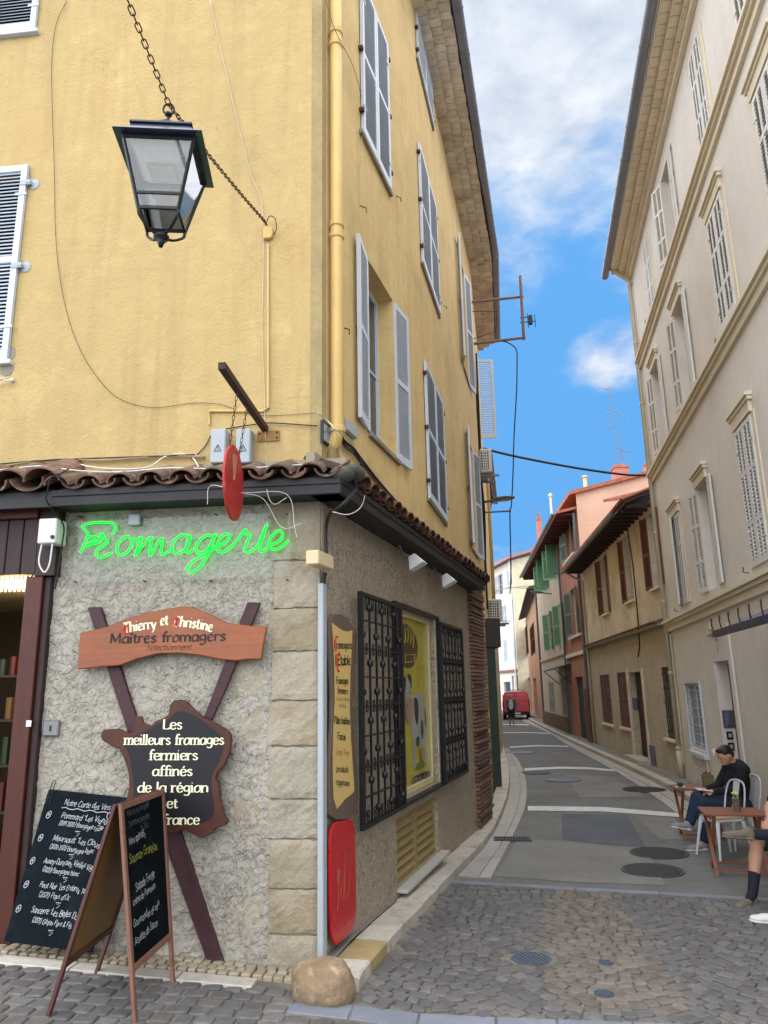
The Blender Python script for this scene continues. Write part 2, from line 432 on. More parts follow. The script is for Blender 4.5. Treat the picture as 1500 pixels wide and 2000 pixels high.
M_FASC = mat('black_painted_fascia', (44, 42, 44), .8, rough=.6, var=.2, vs=3, bump=.2, bs=40)
M_GREY = mat('grey_plastic', (176, 184, 188), .8, rough=.5, var=.05, bump=.05)
M_WHITE = mat('white_plastic', (226, 226, 222), .85, rough=.45, var=.04, bump=.03)
M_BEIGE = mat('beige_plastic', (226, 204, 162), .85, rough=.5, var=.04, bump=.03)
M_ZINC = mat('zinc_grey_metal', (128, 132, 140), .6, rough=.5, var=.15, vs=2, bump=.1, metal=.25)
M_CABLE = mat('black_cable', (34, 32, 32), .8, rough=.6, var=.1, bump=0)
M_CABLEW = mat('pale_cable', (212, 200, 176), .8, rough=.6, var=.1, bump=0)
M_GLASS = glassmat('window_glass', (.9, .92, .9), .05, .02, .35)
M_LGLASS = glassmat('lantern_glass', (.93, .94, .94), .35, .03)
M_PANE = mat('dark_window_glass', (58, 66, 74), .6, rough=.08, var=.1, bump=0, spec=.8)
M_STONE = mat('limestone_block', (206, 196, 174), .56, rough=.95, var=.24, vs=5, bump=.8, bs=45, bdist=.012, spec=.1, isl=.10, isob=(184, 160, 118), dirt=[((130, 112, 86), 5, .5, .72, .5), ((176, 168, 154), 3, .5, .7, .6)])
M_MORT = mat('lime_mortar', (196, 184, 160), .52, rough=.95, var=.15, bump=.5, bs=60)
# ---------------- frames ----------------
C0 = Vector((-.49, 5.55))
FA = Frame(C0, right=(.9946, -.104))         # shop front, faces the camera
FB = Frame(C0, right=(.297, .955))           # side wall along the street
SX = 3.4
_b = FB.p(SX, 0, 0)
FC = Frame((_b.x, _b.y), (2.2, 16.16)) # side wall further on, bending left
FR = Frame((6.22, 16.54), right=(-math.sin(R(10.95)), -math.cos(R(10.95))))   # cream building on the right, x towards the camera

def atz(px, py, z):
    d = ray(px, py); return CAM + d * ((z - CAM.z) / d.z)
_c = FC.p(7.7, 0, 0); _g = atz(957, 600, 11.85) - atz(950, 450, 11.85)
FD = Frame((_c.x, _c.y), right=(_g.x, _g.y))         # last bend of the yellow building
# ---------------- ground ----------------
M_ASPH = mat('asphalt', (122, 122, 120), .78, rough=.9, var=.18, vs=.9, bump=.5, bs=160, bdist=.004, spec=.3, dirt=[((150, 146, 138), 1.3, .5, .75, .25), ((40, 40, 42), 3.5, .6, .75, .3)])
M_ASPHD = mat('asphalt_patch_dark', (106, 110, 118), .72, rough=.9, var=.14, vs=1.5, bump=.5, bs=160, spec=.3)
M_ASPHL = mat('asphalt_patch_pale', (136, 134, 128), .8, rough=.9, var=.14, vs=1.5, bump=.5, bs=160, spec=.3)
M_PAINT = mat('white_road_paint', (220, 220, 216), .85, rough=.8, var=.15, vs=9, bump=.2, dirt=[((110, 110, 110), 14, .5, .7, .5)])
M_SETT = mat('porphyry_sett', (124, 120, 116), .62, rough=.7, var=.2, vs=14, bump=.5, bs=90, bdist=.004, spec=.35, isl=.24, isob=(106, 106, 112))
M_SETTB = mat('tan_sett', (140, 130, 120), .6, rough=.75, var=.2, vs=14, bump=.5, bs=90, bdist=.004, spec=.3, isl=.2)
M_SETTP = mat('pale_sett', (190, 176, 150), .62, rough=.85, var=.15, vs=14, bump=.5, bs=90, isl=.15, spec=.2)
M_JOINT = mat('sett_mortar', (160, 152, 138), .55, rough=.95, var=.3, vs=2.2, bump=.8, bs=90, dirt=[((92, 84, 76), 1.6, .46, .6, .85)])
M_KERB = mat('limestone_kerb', (208, 200, 186), .74, rough=.8, var=.15, vs=3, bump=.5, bs=50, isl=.1, dirt=[((110, 102, 92), 6, .5, .7, .55)])
M_KERBY = mat('yellow_kerb_stone', (204, 180, 128), .62, rough=.85, var=.15, vs=5, bump=.5, bs=50)
M_SLAB = mat('grey_stone_slab', (150, 154, 166), .62, rough=.75, var=.12, vs=4, bump=.35, bs=60, isl=.1)
M_WALK = mat('grey_sidewalk', (146, 142, 134), .66, rough=.9, var=.18, vs=2, bump=.4, bs=90, dirt=[((92, 88, 82), 3, .5, .7, .5)])
M_GUT = mat('gutter_stone', (194, 188, 180), .7, rough=.85, var=.16, vs=3, bump=.35, bs=60, isl=.1, dirt=[((120, 114, 108), 3, .5, .75, .5)])
M_CASTB = mat('blue_cast_iron', (112, 122, 138), .55, rough=.5, var=.15, vs=20, bump=.3, metal=.3)
M_CAST = mat('grey_cast_iron', (96, 96, 98), .45, rough=.6, var=.15, vs=20, bump=.3, metal=.3)

xs = [-40, -30, -20, -14, -10, -8, -6.5] + [-5 + .25 * i for i in range(45)] + [6.5 + .5 * i for i in range(15)] + [16, 20, 26, 34, 50]
ys = [-60, -30, -15, -8, -4, -2] + [.25 * i for i in range(60)] + [15 + .5 * i for i in range(60)] + [45, 48, 52, 58, 65, 75, 90, 120, 200, 400]
g = MB()
for y in ys:
    for x in xs: g.v.append((x, y, GZ(x, y)))
n = len(xs)
for j in range(len(ys) - 1):
    for i in range(n - 1):
        a = j * n + i; g.f.append((a, a + 1, a + 1 + n, a + n))
ob('ground', g, M_ASPH, kind='structure')

def dens(pts, step=.4):
    o = []
    for a, b in zip(pts[:-1], pts[1:]):
        a = Vector(a[:2]); b = Vector(b[:2]); k = max(1, int((b - a).length / step))
        o += [a.lerp(b, i / k) for i in range(k)]
    return o + [Vector(pts[-1][:2])]
def smooth2(pts, it=2):
    for _ in range(it):
        q = [pts[0]]
        for a, b in zip(pts[:-1], pts[1:]):
            a = Vector(a[:2]); b = Vector(b[:2]); q += [a.lerp(b, .25), a.lerp(b, .75)]
        pts = q + [pts[-1]]
    return pts
def resamp(pts, n):
    pts = [Vector(p[:2]) for p in pts]; L = [0]
    for a, b in zip(pts[:-1], pts[1:]): L.append(L[-1] + (b - a).length)
    o = []; k = 0
    for i in range(n):
        t = L[-1] * i / (n - 1)
        while k < len(pts) - 2 and L[k + 1] < t: k += 1
        o.append(pts[k].lerp(pts[k + 1], (t - L[k]) / max(1e-9, L[k + 1] - L[k])))
    return o
def length(pts): return sum((Vector(b[:2]) - Vector(a[:2])).length for a, b in zip(pts[:-1], pts[1:]))
def strip(name, A, B, dz, mt, n=60, cols=3, **k):
    A = resamp(A, n); B = resamp(B, n); mb = MB()
    for a, b in zip(A, B):
        for c in range(cols + 1):
            p = a.lerp(b, c / cols); mb.v.append((p.x, p.y, GZ(p.x, p.y) + dz))
    w_ = cols + 1
    for i in range(n - 1):
        for c in range(cols):
            q = i * w_ + c; mb.f.append((q, q + 1, q + 1 + w_, q + w_))
    o = ob(name, mb, mt, recalc=True, **k)
    me = o.data
    if me.polygons[0].normal.z < 0: me.flip_normals()
    return o
def offs(pts, d):
    """offset a polyline to its left by d"""
    o = []
    for i, p in enumerate(pts):
        t = (pts[min(i + 1, len(pts) - 1)] - pts[max(i - 1, 0)]).normalized()
        o.append(p + Vector((-t.y, t.x)) * d)
    return o
P2 = lambda l: [gnd(*p).to_2d() for p in l]
KL = P2([(700, 1945), (710, 1923), (772, 1847), (809, 1807), (864, 1745), (907, 1696), (944, 1659), (968, 1623), (989, 1572), (996, 1537), (994, 1500), (985, 1470)]) + [Vector(p) for p in ((4.75, 32), (5.9, 40), (7.6, 52), (9.4, 70))]
KL = smooth2(KL, 2)
GL = smooth2(P2([(960, 1716), (1000, 1640), (1029, 1577), (1030, 1533), (1023, 1504), (1008, 1478), (990, 1460)]), 2)
KR = smooth2(P2([(1400, 1600), (1340, 1562), (1249, 1512), (1164, 1474), (1105, 1445), (1060, 1422), (1030, 1406)]) + [Vector((11.2, 62)), Vector((13.5, 75))], 2)
RG = smooth2(P2([(1335, 1600), (1278, 1556), (1225, 1521), (1193, 1501), (1111, 1458), (1076, 1433), (1020, 1409)]), 2)
WL = [FB.p(x, 0, 0).to_2d() for x in (-.1, 1, 3, 5, 6.9)] + [Vector(p) for p in ((2.2, 14.7), (4.0, 27), (4.6, 34), (5.7, 43), (7.0, 56), (8.6, 70))]
WR = [Vector((6.22, 16.54)), Vector((7.28, 27.26)), Vector((8.25, 35.5)), Vector((8.9, 43.7)), Vector((12.1, 63)), Vector((15, 78))]

# left pavement, kerb stones, gutter
kin = offs(KL, .24)
s1 = strip('sidewalk', kin, WL, .095, M_WALK, 90, 3, kind='structure')
kerb = thing('kerb', None, None, kind='structure')
def stones(parent, line, width, l0, l1, h, mt, dz0=-.08, nm='kerb_stone', side=1, limit=70, gap=.008, special=None):
    L_ = length(line); D = resamp(line, int(L_ / .05) + 2); off = offs(D, width * side)
    step = L_ / (len(D) - 1); i = 0; c = 0; proto = []
    while i < len(D) - 3 and c < limit:
        ln = random.uniform(l0, l1) * (1 + (D[i].y > 16) * .8); j = min(len(D) - 1, i + max(2, int(ln / step)))
        ks = sorted(set([i, (i + j) // 2, j])); mb = MB()
        dzr = random.uniform(-.006, .006)
        A = [D[k] for k in ks]; B = [off[k] for k in ks]
        A[-1] = A[-1].lerp(A[-2], gap / max(.02, (A[-1] - A[-2]).length)); B[-1] = B[-1].lerp(B[-2], gap / max(.02, (B[-1] - B[-2]).length))
        ins = .012
        vs = []
        for a, b in zip(A, B):
            z = GZ(a.x, a.y)
            d = (b - a).normalized()
            a2 = a + d * ins
            vs += [(a.x, a.y, z + dz0), (a.x, a.y, z + h - .012 + dzr), (a2.x, a2.y, z + h + dzr), (b.x, b.y, z + h + dzr), (b.x, b.y, z + dz0)]
        fs = []
        m_ = len(ks)
        for q in range(m_ - 1):
            for r_ in range(4): fs.append((q * 5 + r_, q * 5 + r_ + 1, q * 5 + r_ + 6, q * 5 + r_ + 5))
        fs += [tuple(range(4, -1, -1)), tuple((m_ - 1) * 5 + r_ for r_ in range(5))]
        mb.add(vs, fs)
        ob(nm, mb, (special if special and c == 1 else mt), parent=parent, recalc=True)
        i = j; c += 1
stones(kerb, KL[1:], .24, .28, .55, .10, M_KERB, special=M_KERBY)
kerb2 = thing('kerb', None, None, kind='structure')
stones(kerb2, KR, -.2, .5, .9, .11, M_KERB)
strip('sidewalk', offs(KR, -.2), WR, .10, M_WALK, 90, 3, kind='structure')
gut = thing('gutter', None, None, kind='structure')
KLg = [p for p in KL if 8.6 < p.y < 27]
def gutter(parent, A, B, split, n_, limit=120):
    A = resamp(A, n_); B = resamp(B, n_)
    for c, (u0, u1) in enumerate(split):
        i = 0
        while i < n_ - 1:
            j = min(n_ - 1, i + random.choice((1, 2, 2)))
            q = [A[i].lerp(B[i], u0), A[i].lerp(B[i], u1), A[j].lerp(B[j], u1), A[j].lerp(B[j], u0)]
            c_ = sum(q, Vector((0, 0))) / 4
            q = [p.lerp(c_, .012) for p in q]
            mb = MB(); top = [(p.x, p.y, GZ(p.x, p.y) + .012) for p in q]; bot = [(p.x, p.y, GZ(p.x, p.y) - .02) for p in q]
            mb.add(top + bot, [(0, 1, 2, 3), (0, 4, 5, 1), (1, 5, 6, 2), (2, 6, 7, 3), (3, 7, 4, 0)])
            ob('gutter_stone', mb, M_GUT, parent=parent, recalc=True)
            i = j
gutter(gut, KLg, GL, ((.03, .62), (.64, .98)), 34)
gut2 = thing('gutter', None, None, kind='structure')
gutter(gut2, RG, KR[2:], ((.02, .45), (.48, .97)), 40)

def flat(name, pts, dz, mt, parent=None, **k):
    """draped polygon given as pixel corners on the ground"""
    q = [gnd(*p) for p in pts]; mb = MB()
    mb.add([(p.x, p.y, GZ(p.x, p.y) + dz) for p in q], [tuple(range(len(q)))])
    o = ob(name, mb, mt, parent=parent, **k)
    if o.data.polygons[0].normal.z < 0: o.data.flip_normals()
    return o
def rib(name, top, bot, dz, mt, **k):
    return strip(name, P2(top), P2(bot), dz, mt, 24, 1, **k)
flat('asphalt_patch', [(1098, 1590), (1225, 1592), (1262, 1655), (1180, 1650), (1098, 1641)], .004, M_ASPHD, kind='structure')
flat('asphalt_patch', [(1103, 1513), (1180, 1516), (1235, 1538), (1262, 1556), (1134, 1558)], .004, M_ASPHL, kind='structure')
flat('asphalt_patch', [(1238, 1592), (1318, 1597), (1352, 1640), (1290, 1640)], .004, M_ASPHL, kind='structure')
flat('asphalt_patch', [(1010, 1640), (1097, 1641), (1180, 1651), (1262, 1657), (1300, 1730), (1120, 1724), (968, 1712)], .004, M_ASPHL, kind='structure')
rib('road_marking', [(1031, 1575), (1180, 1577), (1326, 1589)], [(1031, 1584), (1180, 1586), (1328, 1597)], .008, M_PAINT, kind='structure')
rib('road_marking', [(1024, 1501), (1090, 1498), (1150, 1499), (1204, 1504)], [(1025, 1506), (1090, 1502), (1150, 1503), (1212, 1508)], .008, M_PAINT, kind='structure')
rib('road_marking', [(995, 1458.5), (1050, 1455.5), (1108, 1457)], [(996, 1461), (1050, 1458), (1112, 1459)], .008, M_PAINT, kind='structure')
rib('road_marking', [(974, 1430.4), (1030, 1430), (1074, 1432.2)], [(974, 1432), (1030, 1431.6), (1076, 1434)], .008, M_PAINT, kind='structure')
rib('road_marking', [(974, 1414.4), (1032, 1415.2)], [(974, 1415.6), (1033, 1416.6)], .008, M_PAINT, kind='structure')

# setts
U = Vector((2.87, -.99)).normalized(); V = Vector((U.y, -U.x)) ; V = -V if V.y > 0 else V   # V towards the camera
O = gnd(870, 1722).to_2d()
bed = MB()
nu, nv = 40, 26
for j in range(nv + 1):
    for i in range(nu + 1):
        p = O + U * (-1.9 + 9 * i / nu) + V * (.02 + 5.5 * j / nv)
        bed.v.append((p.x, p.y, GZ(p.x, p.y) + .010))
for j in range(nv):
    for i in range(nu):
        a = j * (nu + 1) + i; bed.f.append((a, a + 1, a + nu + 2, a + nu + 1))
bo = ob('sett_bed', bed, M_JOINT, kind='structure')
if bo.data.polygons[0].normal.z < 0: bo.data.flip_normals()
bed2 = MB()
for j in range(16):
    for i in range(25):
        p = Vector((-6.2 + .25 * i, 3.0 + 2.75 * j / 15)); bed2.v.append((p.x, p.y, GZ(p.x, p.y) + .014))
for j in range(15):
    for i in range(24):
        a = j * 25 + i; bed2.f.append((a, a + 1, a + 26, a + 25))
ob('sett_bed', bed2, M_JOINT, kind='structure')
plaza = thing('sett_paving', None, None, kind='structure')
def settmesh(k):
    rnd = random.Random(k); q = [(-.5, -.5), (.5, -.5), (.5, .5), (-.5, .5)]
    q = [(x + rnd.uniform(-.07, .07), y + rnd.uniform(-.07, .07)) for x, y in q]
    q2 = []
    for i in range(4):     # clipped corners
        a, b, c = q[i - 1], q[i], q[(i + 1) % 4]
        for o_ in (a, c):
            q2.append((b[0] + (o_[0] - b[0]) * .13, b[1] + (o_[1] - b[1]) * .13))
    mb = MB(); n_ = 8
    vs = [(x, y, -.03) for x, y in q2] + [(x, y, .010) for x, y in q2] + [(x * .86, y * .86, .017 + rnd.uniform(-.002, .002)) for x, y in q2] + [(0, 0, .019)]
    fs = []
    for l in range(2):
        for i in range(n_): fs.append((l * n_ + i, l * n_ + (i + 1) % n_, (l + 1) * n_ + (i + 1) % n_, (l + 1) * n_ + i))
    for i in range(n_): fs.append((16 + i, 16 + (i + 1) % n_, 24))
    mb.add(vs, fs); return mb
SM = [settmesh(k) for k in range(10)]
SMM = [m_.mesh('paving_stone') for m_ in SM]
for m_ in SMM: m_.materials.append(M_SETT)
SMP = [m_.copy() for m_ in SMM]
for m_ in SMP: m_.materials.clear(); m_.materials.append(M_SETTP)
MANH = [(gnd(1037, 1876), .145), (gnd(1183, 1884), .055), (gnd(1180, 1945), .065)]
SMB = [m_.copy() for m_ in SMM]
for m_ in SMB: m_.materials.clear(); m_.materials.append(M_SETTB)
BAND = [gnd(*q).to_2d() for q in ((1078, 1738), (1196, 1742), (1232, 1800), (1325, 1950), (1330, 1985), (1080, 1975), (1060, 1860))]
def inpoly(p, Q):
    c = False
    for a, b in zip(Q, Q[1:] + Q[:1]):
        if (a.y > p.y) != (b.y > p.y) and p.x < (b.x - a.x) * (p.y - a.y) / (b.y - a.y) + a.x: c = not c
    return c
items = []
def kerbside(p):      # True when p is on the road side of the left kerb
    best = min(range(len(KL) - 1), key=lambda i: (KL[i] - p).length)
    i = min(max(best, 0), len(KL) - 2); t = (KL[i + 1] - KL[i]); d = p - KL[i]
    return t.x * d.y - t.y * d.x < -.05 * t.length
W1 = gnd(590, 1958).to_2d(); W2 = gnd(1500, 2012).to_2d()     # row of long slabs
wd = (W2 - W1).normalized(); wn_ = Vector((wd.y, -wd.x)); wn_ = wn_ if wn_.y < 0 else -wn_
row = 0; v = .19
while v < 5.2:
    u = -2.6 + random.uniform(0, .1)
    while u < 6.8:
        l_ = random.uniform(.08, .128)
        uc = u + l_ / 2; ph = (uc % 1.15) / 1.15 - .5
        bow = .30 * (ph * ph * 4 - .5) if v > .5 else 0
        p = O + U * uc + V * (v + bow * sstep(.3, 1.0, v))
        d = (p - W1).dot(wn_)
        if p.y > 2.9 and p.x > -.55 and d < -.02 and kerbside(p) and all((p - q.to_2d()).length > r_ + .05 for q, r_ in MANH):
            ang = math.atan2(U.y, U.x) + math.atan(-bow and -.30 * 8 * ph / 1.15 * sstep(.3, 1, v)) * -1
            items.append((p, ang, l_ * .93, .088, 2 if inpoly(p, BAND) else 0))
        u += l_
    v += .093; row += 1
# beyond the slab row, nearer the camera, and in front of the shop
Lh = FA.r.to_2d(); Ly = -FA.y.to_2d()
v = .40
while v < 2.6:
    u = -5.2 + random.uniform(0, .12)
    while u < 3.6:
        l_ = random.uniform(.11, .16)
        p = C0 + Lh * (u + l_ / 2) + Ly * (v + .012 * math.sin(u * 5))
        d = (p - W1).dot(wn_)
        if p.y > 2.6 and (p.x < W1.x - .02 or d > .24) and not (p.x > -.5 and d < .24):
            items.append((p, math.atan2(Lh.y, Lh.x) + random.uniform(-.05, .05), l_ * .93, .112, 0))
        u += l_
    v += .12
for k in range(3):   # pale little cubes along the foot of the wall
    u = -4.2
    while u < -.12:
        l_ = random.uniform(.06, .085)
        p = C0 + Lh * (u + l_ / 2) + Ly * (.04 + k * .07 + .02)
        items.append((p, math.atan2(Lh.y, Lh.x) + random.uniform(-.06, .06), l_ * .9, .06, 1)); u += l_
def seen(p):
    d = Vector((p.x, p.y, GZ(p.x, p.y))) - CAM; z = d.dot(_f)
    return 0 <= 750 + FOC * d.dot(RT) / z <= 1500 and 1000 - FOC * d.dot(UP) / z <= 2005
items.sort(key=lambda t: (not seen(t[0]), (Vector((t[0].x, t[0].y, 0)) - CAM).length / (t[2] * t[3]) ** .5))
big = MB(); bigt = MB()
for i, (p, a, lx, ly, kind_) in enumerate(items):
    n_ = .004 + random.uniform(0, .006) + (.02 if kind_ == 1 else 0)
    M_ = T((p.x, p.y, GZ(p.x, p.y) + n_)) @ RZ(a) @ RX(random.uniform(-.03, .03)) @ RY(random.uniform(-.03, .03)) @ Matrix.Diagonal((lx, ly, 1, 1))
    if i < 290 or kind_ == 1:
        if 1:
            me = random.choice((SMM, SMP, SMB)[kind_])
            o = bpy.data.objects.new('paving_stone', me); COL.objects.link(o); place(o, M_, plaza)
    else:
        s_ = random.choice(SM); (bigt if kind_ == 2 else big).add(s_.v, s_.f, M_)
ob('paving_stones', big, M_SETT, parent=plaza, kind='stuff'); ob('tan_paving_stones', bigt, M_SETTB, parent=plaza, kind='stuff')
# long slabs: row near the camera and the row bordering the asphalt
bord = thing('stone_border', None, None, kind='structure')
def slabrow(P, d, nrm, L0, L1, wid, lo, hi, mt, dz=.018):
    u = L0
    while u < L1:
        l_ = random.uniform(lo, hi); mb = MB()
        q = [P + d * (u + .006), P + d * (u + l_ - .006), P + d * (u + l_ - .006) + nrm * wid, P + d * (u + .006) + nrm * wid]
        top = [(p.x, p.y, GZ(p.x, p.y) + dz) for p in q]; bot = [(p.x, p.y, GZ(p.x, p.y) - .03) for p in q]
        mb.add(top + bot, [(0, 1, 2, 3), (0, 4, 5, 1), (1, 5, 6, 2), (2, 6, 7, 3), (3, 7, 4, 0)])
        ob('stone_slab', mb, mt, parent=bord, recalc=True, bev=.004); u += l_
slabrow(W1, wd, wn_, -.1, 3.6, .20, .34, .52, M_SLAB)
slabrow(O, U, V, -.05, 6.0, .13, .55, .85, M_SLAB)
slabrow(FA.p(0, 0, 0).to_2d() - Lh * .35 + Ly * .25, -Lh, Ly, 0, 3.6, .14, .5, .9, M_KERB, .035)

# manholes and drain
def cover(px, py, r, mt, lab, slots=True, sq=False, gap=.035):
    c = gnd(px, py); t = thing('manhole_cover', lab, 'manhole cover', T((c.x, c.y, c.z + .012)))
    mb = MB(); mb.lathe([(r, -.02), (r, .006), (r * .93, .006), (r * .93, .001)], 8 if sq else 28)
    ob('rim', mb, mt, parent=t)
    if slots:
        m2 = MB(); y = -r * .82
        while y < r * .85:
            h_ = math.sqrt(max(0, (r * .86) ** 2 - y * y)); m2.box(y - gap * .25, y + gap * .25, -h_, h_, .0, .008); y += gap
        ob('rib_pattern', m2, mt, M=WM[t.name] @ RZ(.35), parent=t, kind='stuff')
    else:
        m2 = MB(); m2.lathe([(r * .9, .0), (r * .9, .004), (0.01, .005)], 24); ob('lid', m2, mt, parent=t)
cover(1037, 1876, .145, M_CASTB, 'blue-grey octagonal drain cover set among the setts', sq=True, gap=.03)
cover(1183, 1884, .052, M_CASTB, 'small round blue-grey cover right of the octagonal one', sq=True, gap=.02)
cover(1180, 1945, .062, M_CASTB, 'small round cover nearest the row of long slabs', sq=False, gap=.02)
cover(1275, 1702, .33, M_CAST, 'large ribbed manhole cover just beyond the sett edge', gap=.05)
cover(1287, 1668, .34, M_CAST, 'large ribbed manhole cover beside the reading man\'s foot', gap=.05)
cover(1100, 1524, .40, M_CASTB, 'smooth blue-grey round cover in mid street', False)
cover(1047, 1510, .36, M_CASTB, 'ribbed blue cover touching the second white line', gap=.06)
cover(1014, 1470, .5, M_CASTB, 'farthest blue cover near the left gutter bend', False)
cover(1258, 1543, .42, M_CAST, 'worn dark cover against the right hand gutter', gap=.06)
c = gnd(1001, 1641); t = thing('drain_grate', 'dark slotted iron drain grate in the left gutter', 'drain grate', T((c.x, c.y, c.z + .02)) @ RZ(-.1))
mb = MB(); mb.box(-.25, .25, -.13, -.10, -.02, .004).box(-.25, .25, .10, .13, -.02, .004).box(-.25, -.22, -.10, .10, -.02, .004).box(.22, .25, -.10, .10, -.02, .004).box(-.22, .22, -.01, .01, -.02, .003)
ob('grate_frame', mb, M_CAST, parent=t)
ob('drain_pit', MB().quad((-.22, -.1, -.005), (.22, -.1, -.005), (.22, .1, -.005), (-.22, .1, -.005)), M_DARK, parent=t)
proto = None
for i in range(11):
    if proto is None: proto = ob('bar', MB().box(-.008, .008, -.10, .10, -.01, .003), M_CAST, M=WM[t.name] @ T((-.2, 0, 0)), parent=t)
    else: dupmesh(proto, WM[t.name] @ T((-.2 + .04 * i, 0, 0)), t)
# ---------------- shared building pieces ----------------
def wallmesh(x0, x1, z0, z1, holes=(), depth=.22, mb=None, step=None):
    """front face at y=0 with rectangular openings and their reveals"""
    mb = mb or MB()
    xs = sorted({x0, x1, *[h[0] for h in holes], *[h[1] for h in holes]}); zs = sorted({z0, z1, *[h[2] for h in holes], *[h[3] for h in holes]})
    xs = [x for x in xs if x0 - 1e-6 <= x <= x1 + 1e-6]; zs = [z for z in zs if z0 - 1e-6 <= z <= z1 + 1e-6]
    for a, b in zip(xs[:-1], xs[1:]):
        for c, d in zip(zs[:-1], zs[1:]):
            mx, mz = (a + b) / 2, (c + d) / 2
            if any(h[0] < mx < h[1] and h[2] < mz < h[3] for h in holes): continue
            mb.quad((a, 0, c), (b, 0, c), (b, 0, d), (a, 0, d))
    for a, b, c, d in [h[:4] for h in holes]:
        mb.quad((a, 0, d), (b, 0, d), (b, depth, d), (a, depth, d))
        mb.quad((a, 0, c), (a, depth, c), (b, depth, c), (b, 0, c))
        mb.quad((a, 0, c), (a, 0, d), (a, depth, d), (a, depth, c))
        mb.quad((b, 0, c), (b, depth, c), (b, depth, d), (b, 0, d))
    return mb
_leaf = {}
def leafmesh(w_, h_, rails=(.5,), pitch=.038, mid=False, solid=False, sl=.0):
    """louvred shutter leaf, hinge edge at x=0, bottom at z=0, thickness y -.035..0 (outer face at -y)"""
    k = (round(w_, 2), round(h_, 2), rails, pitch, mid, solid)
    if k in _leaf: return _leaf[k]
    st = .055; f = MB(); t_ = .034
    f.box(0, st, -t_, 0, 0, h_); f.box(w_ - st, w_, -t_, 0, 0, h_)
    if mid: f.box(w_ / 2 - .02, w_ / 2 + .02, -t_, 0, .07, h_ - .06)
    zs = [0] + [r * h_ for r in rails] + [h_]
    f.box(st, w_ - st, -t_ + .001, -.001, 0, .09); f.box(st, w_ - st, -t_ + .001, -.001, h_ - .06, h_)
    for r in rails: f.box(st, w_ - st, -t_ + .001, -.001, r * h_ - .03, r * h_ + .03)
    for z in (h_ * .16, h_ * .84):     # strap hinges
        f.box(-.02, .09, -t_ - .006, -t_ + .001, z - .012, z + .012)
    sp = []
    bounds = [.09] + [v for r in rails for v in (r * h_ - .03, r * h_ + .03)] + [h_ - .06]
    cols = [(st, w_ / 2 - .02), (w_ / 2 + .02, w_ - st)] if mid else [(st, w_ - st)]
    sm = {}
    for a, b in zip(bounds[::2], bounds[1::2]):
        z = a + pitch * .6
        while z < b - pitch * .3:
            for c in cols: sp.append((c, z))
            z += pitch
    fm = f.mesh('shutter_frame')
    sms = []
    for c in cols:
        q = MB(); M_ = RX(R(-42)); q.box(0, c[1] - c[0], -.003, .003, -.019, .019, M_); sms.append(q.mesh('slat'))
    join = MB()
    for c, z in sp: join.box(c[0], c[1], -.003, .003, -.019, .019, T((0, -t_ / 2, z)) @ RX(R(-42)))
    back = MB(); back.quad((st, -.003, .09), (w_ - st, -.003, .09), (w_ - st, -.003, h_ - .06), (st, -.003, h_ - .06))
    _leaf[k] = (fm, sms, cols, sp, join.mesh('slats'), t_)
    return _leaf[k]
def leaf(parent, Mh, w_, h_, flip, mt, each=False, rails=(.5,), mid=False, name='shutter', pitch=.038, lab=None):
    """Mh: matrix of the hinge foot (x along the closed leaf, -y outwards)"""
    fm, sms, cols, sp, join, t_ = leafmesh(w_, h_, rails, pitch, mid)
    if not fm.materials:
        fm.materials.append(mt)
        for s_ in sms: s_.materials.append(mt)
        join.materials.append(mt)
    o = bpy.data.objects.new(name, fm); COL.objects.link(o)
    if flip: Mh = Mh @ Matrix.Diagonal((-1, 1, 1, 1))
    place(o, Mh, parent)
    o.material_slots[0].link = 'OBJECT'; o.material_slots[0].material = mt
    if lab: o['label'] = lab
    if each:
        for c, z in sp:
            s_ = bpy.data.objects.new('slat', sms[cols.index(c)]); COL.objects.link(s_)
            place(s_, Mh @ T((c[0], -t_ / 2, z)), o)
            s_.material_slots[0].link = 'OBJECT'; s_.material_slots[0].material = mt
    else:
        s_ = bpy.data.objects.new('slats', join); COL.objects.link(s_); place(s_, Mh, o); s_['kind'] = 'stuff'
        s_.material_slots[0].link = 'OBJECT'; s_.material_slots[0].material = mt
    return o
def winframe(parent, F, x0, x1, z0, z1, y, mt, bars=1, wd_=.05, frost=None):
    fr = MB()
    fr.box(x0, x0 + wd_, y - .02, y + .03, z0, z1).box(x1 - wd_, x1, y - .02, y + .03, z0, z1)
    fr.box(x0 + wd_, x1 - wd_, y - .019, y + .029, z0, z0 + wd_).box(x0 + wd_, x1 - wd_, y - .019, y + .029, z1 - wd_, z1)
    xm = (x0 + x1) / 2
    fr.box(xm - .03, xm + .03, y - .018, y + .028, z0 + wd_, z1 - wd_)
    for i in range(bars):
        z = z0 + (z1 - z0) * (i + 1) / (bars + 1); fr.box(x0 + wd_, xm - .03, y - .01, y + .02, z - .012, z + .012).box(xm + .03, x1 - wd_, y - .01, y + .02, z - .012, z + .012)
    w_ = ob('window', fr, mt, M=F.M, parent=parent)
    for a, b in ((x0 + wd_, xm - .03), (xm + .03, x1 - wd_)):
        ob('pane', MB().quad((a, y + .005, z0 + wd_), (b, y + .005, z0 + wd_), (b, y + .005, z1 - wd_), (a, y + .005, z1 - wd_)), M_PANE, M=F.M, parent=w_)
    return w_
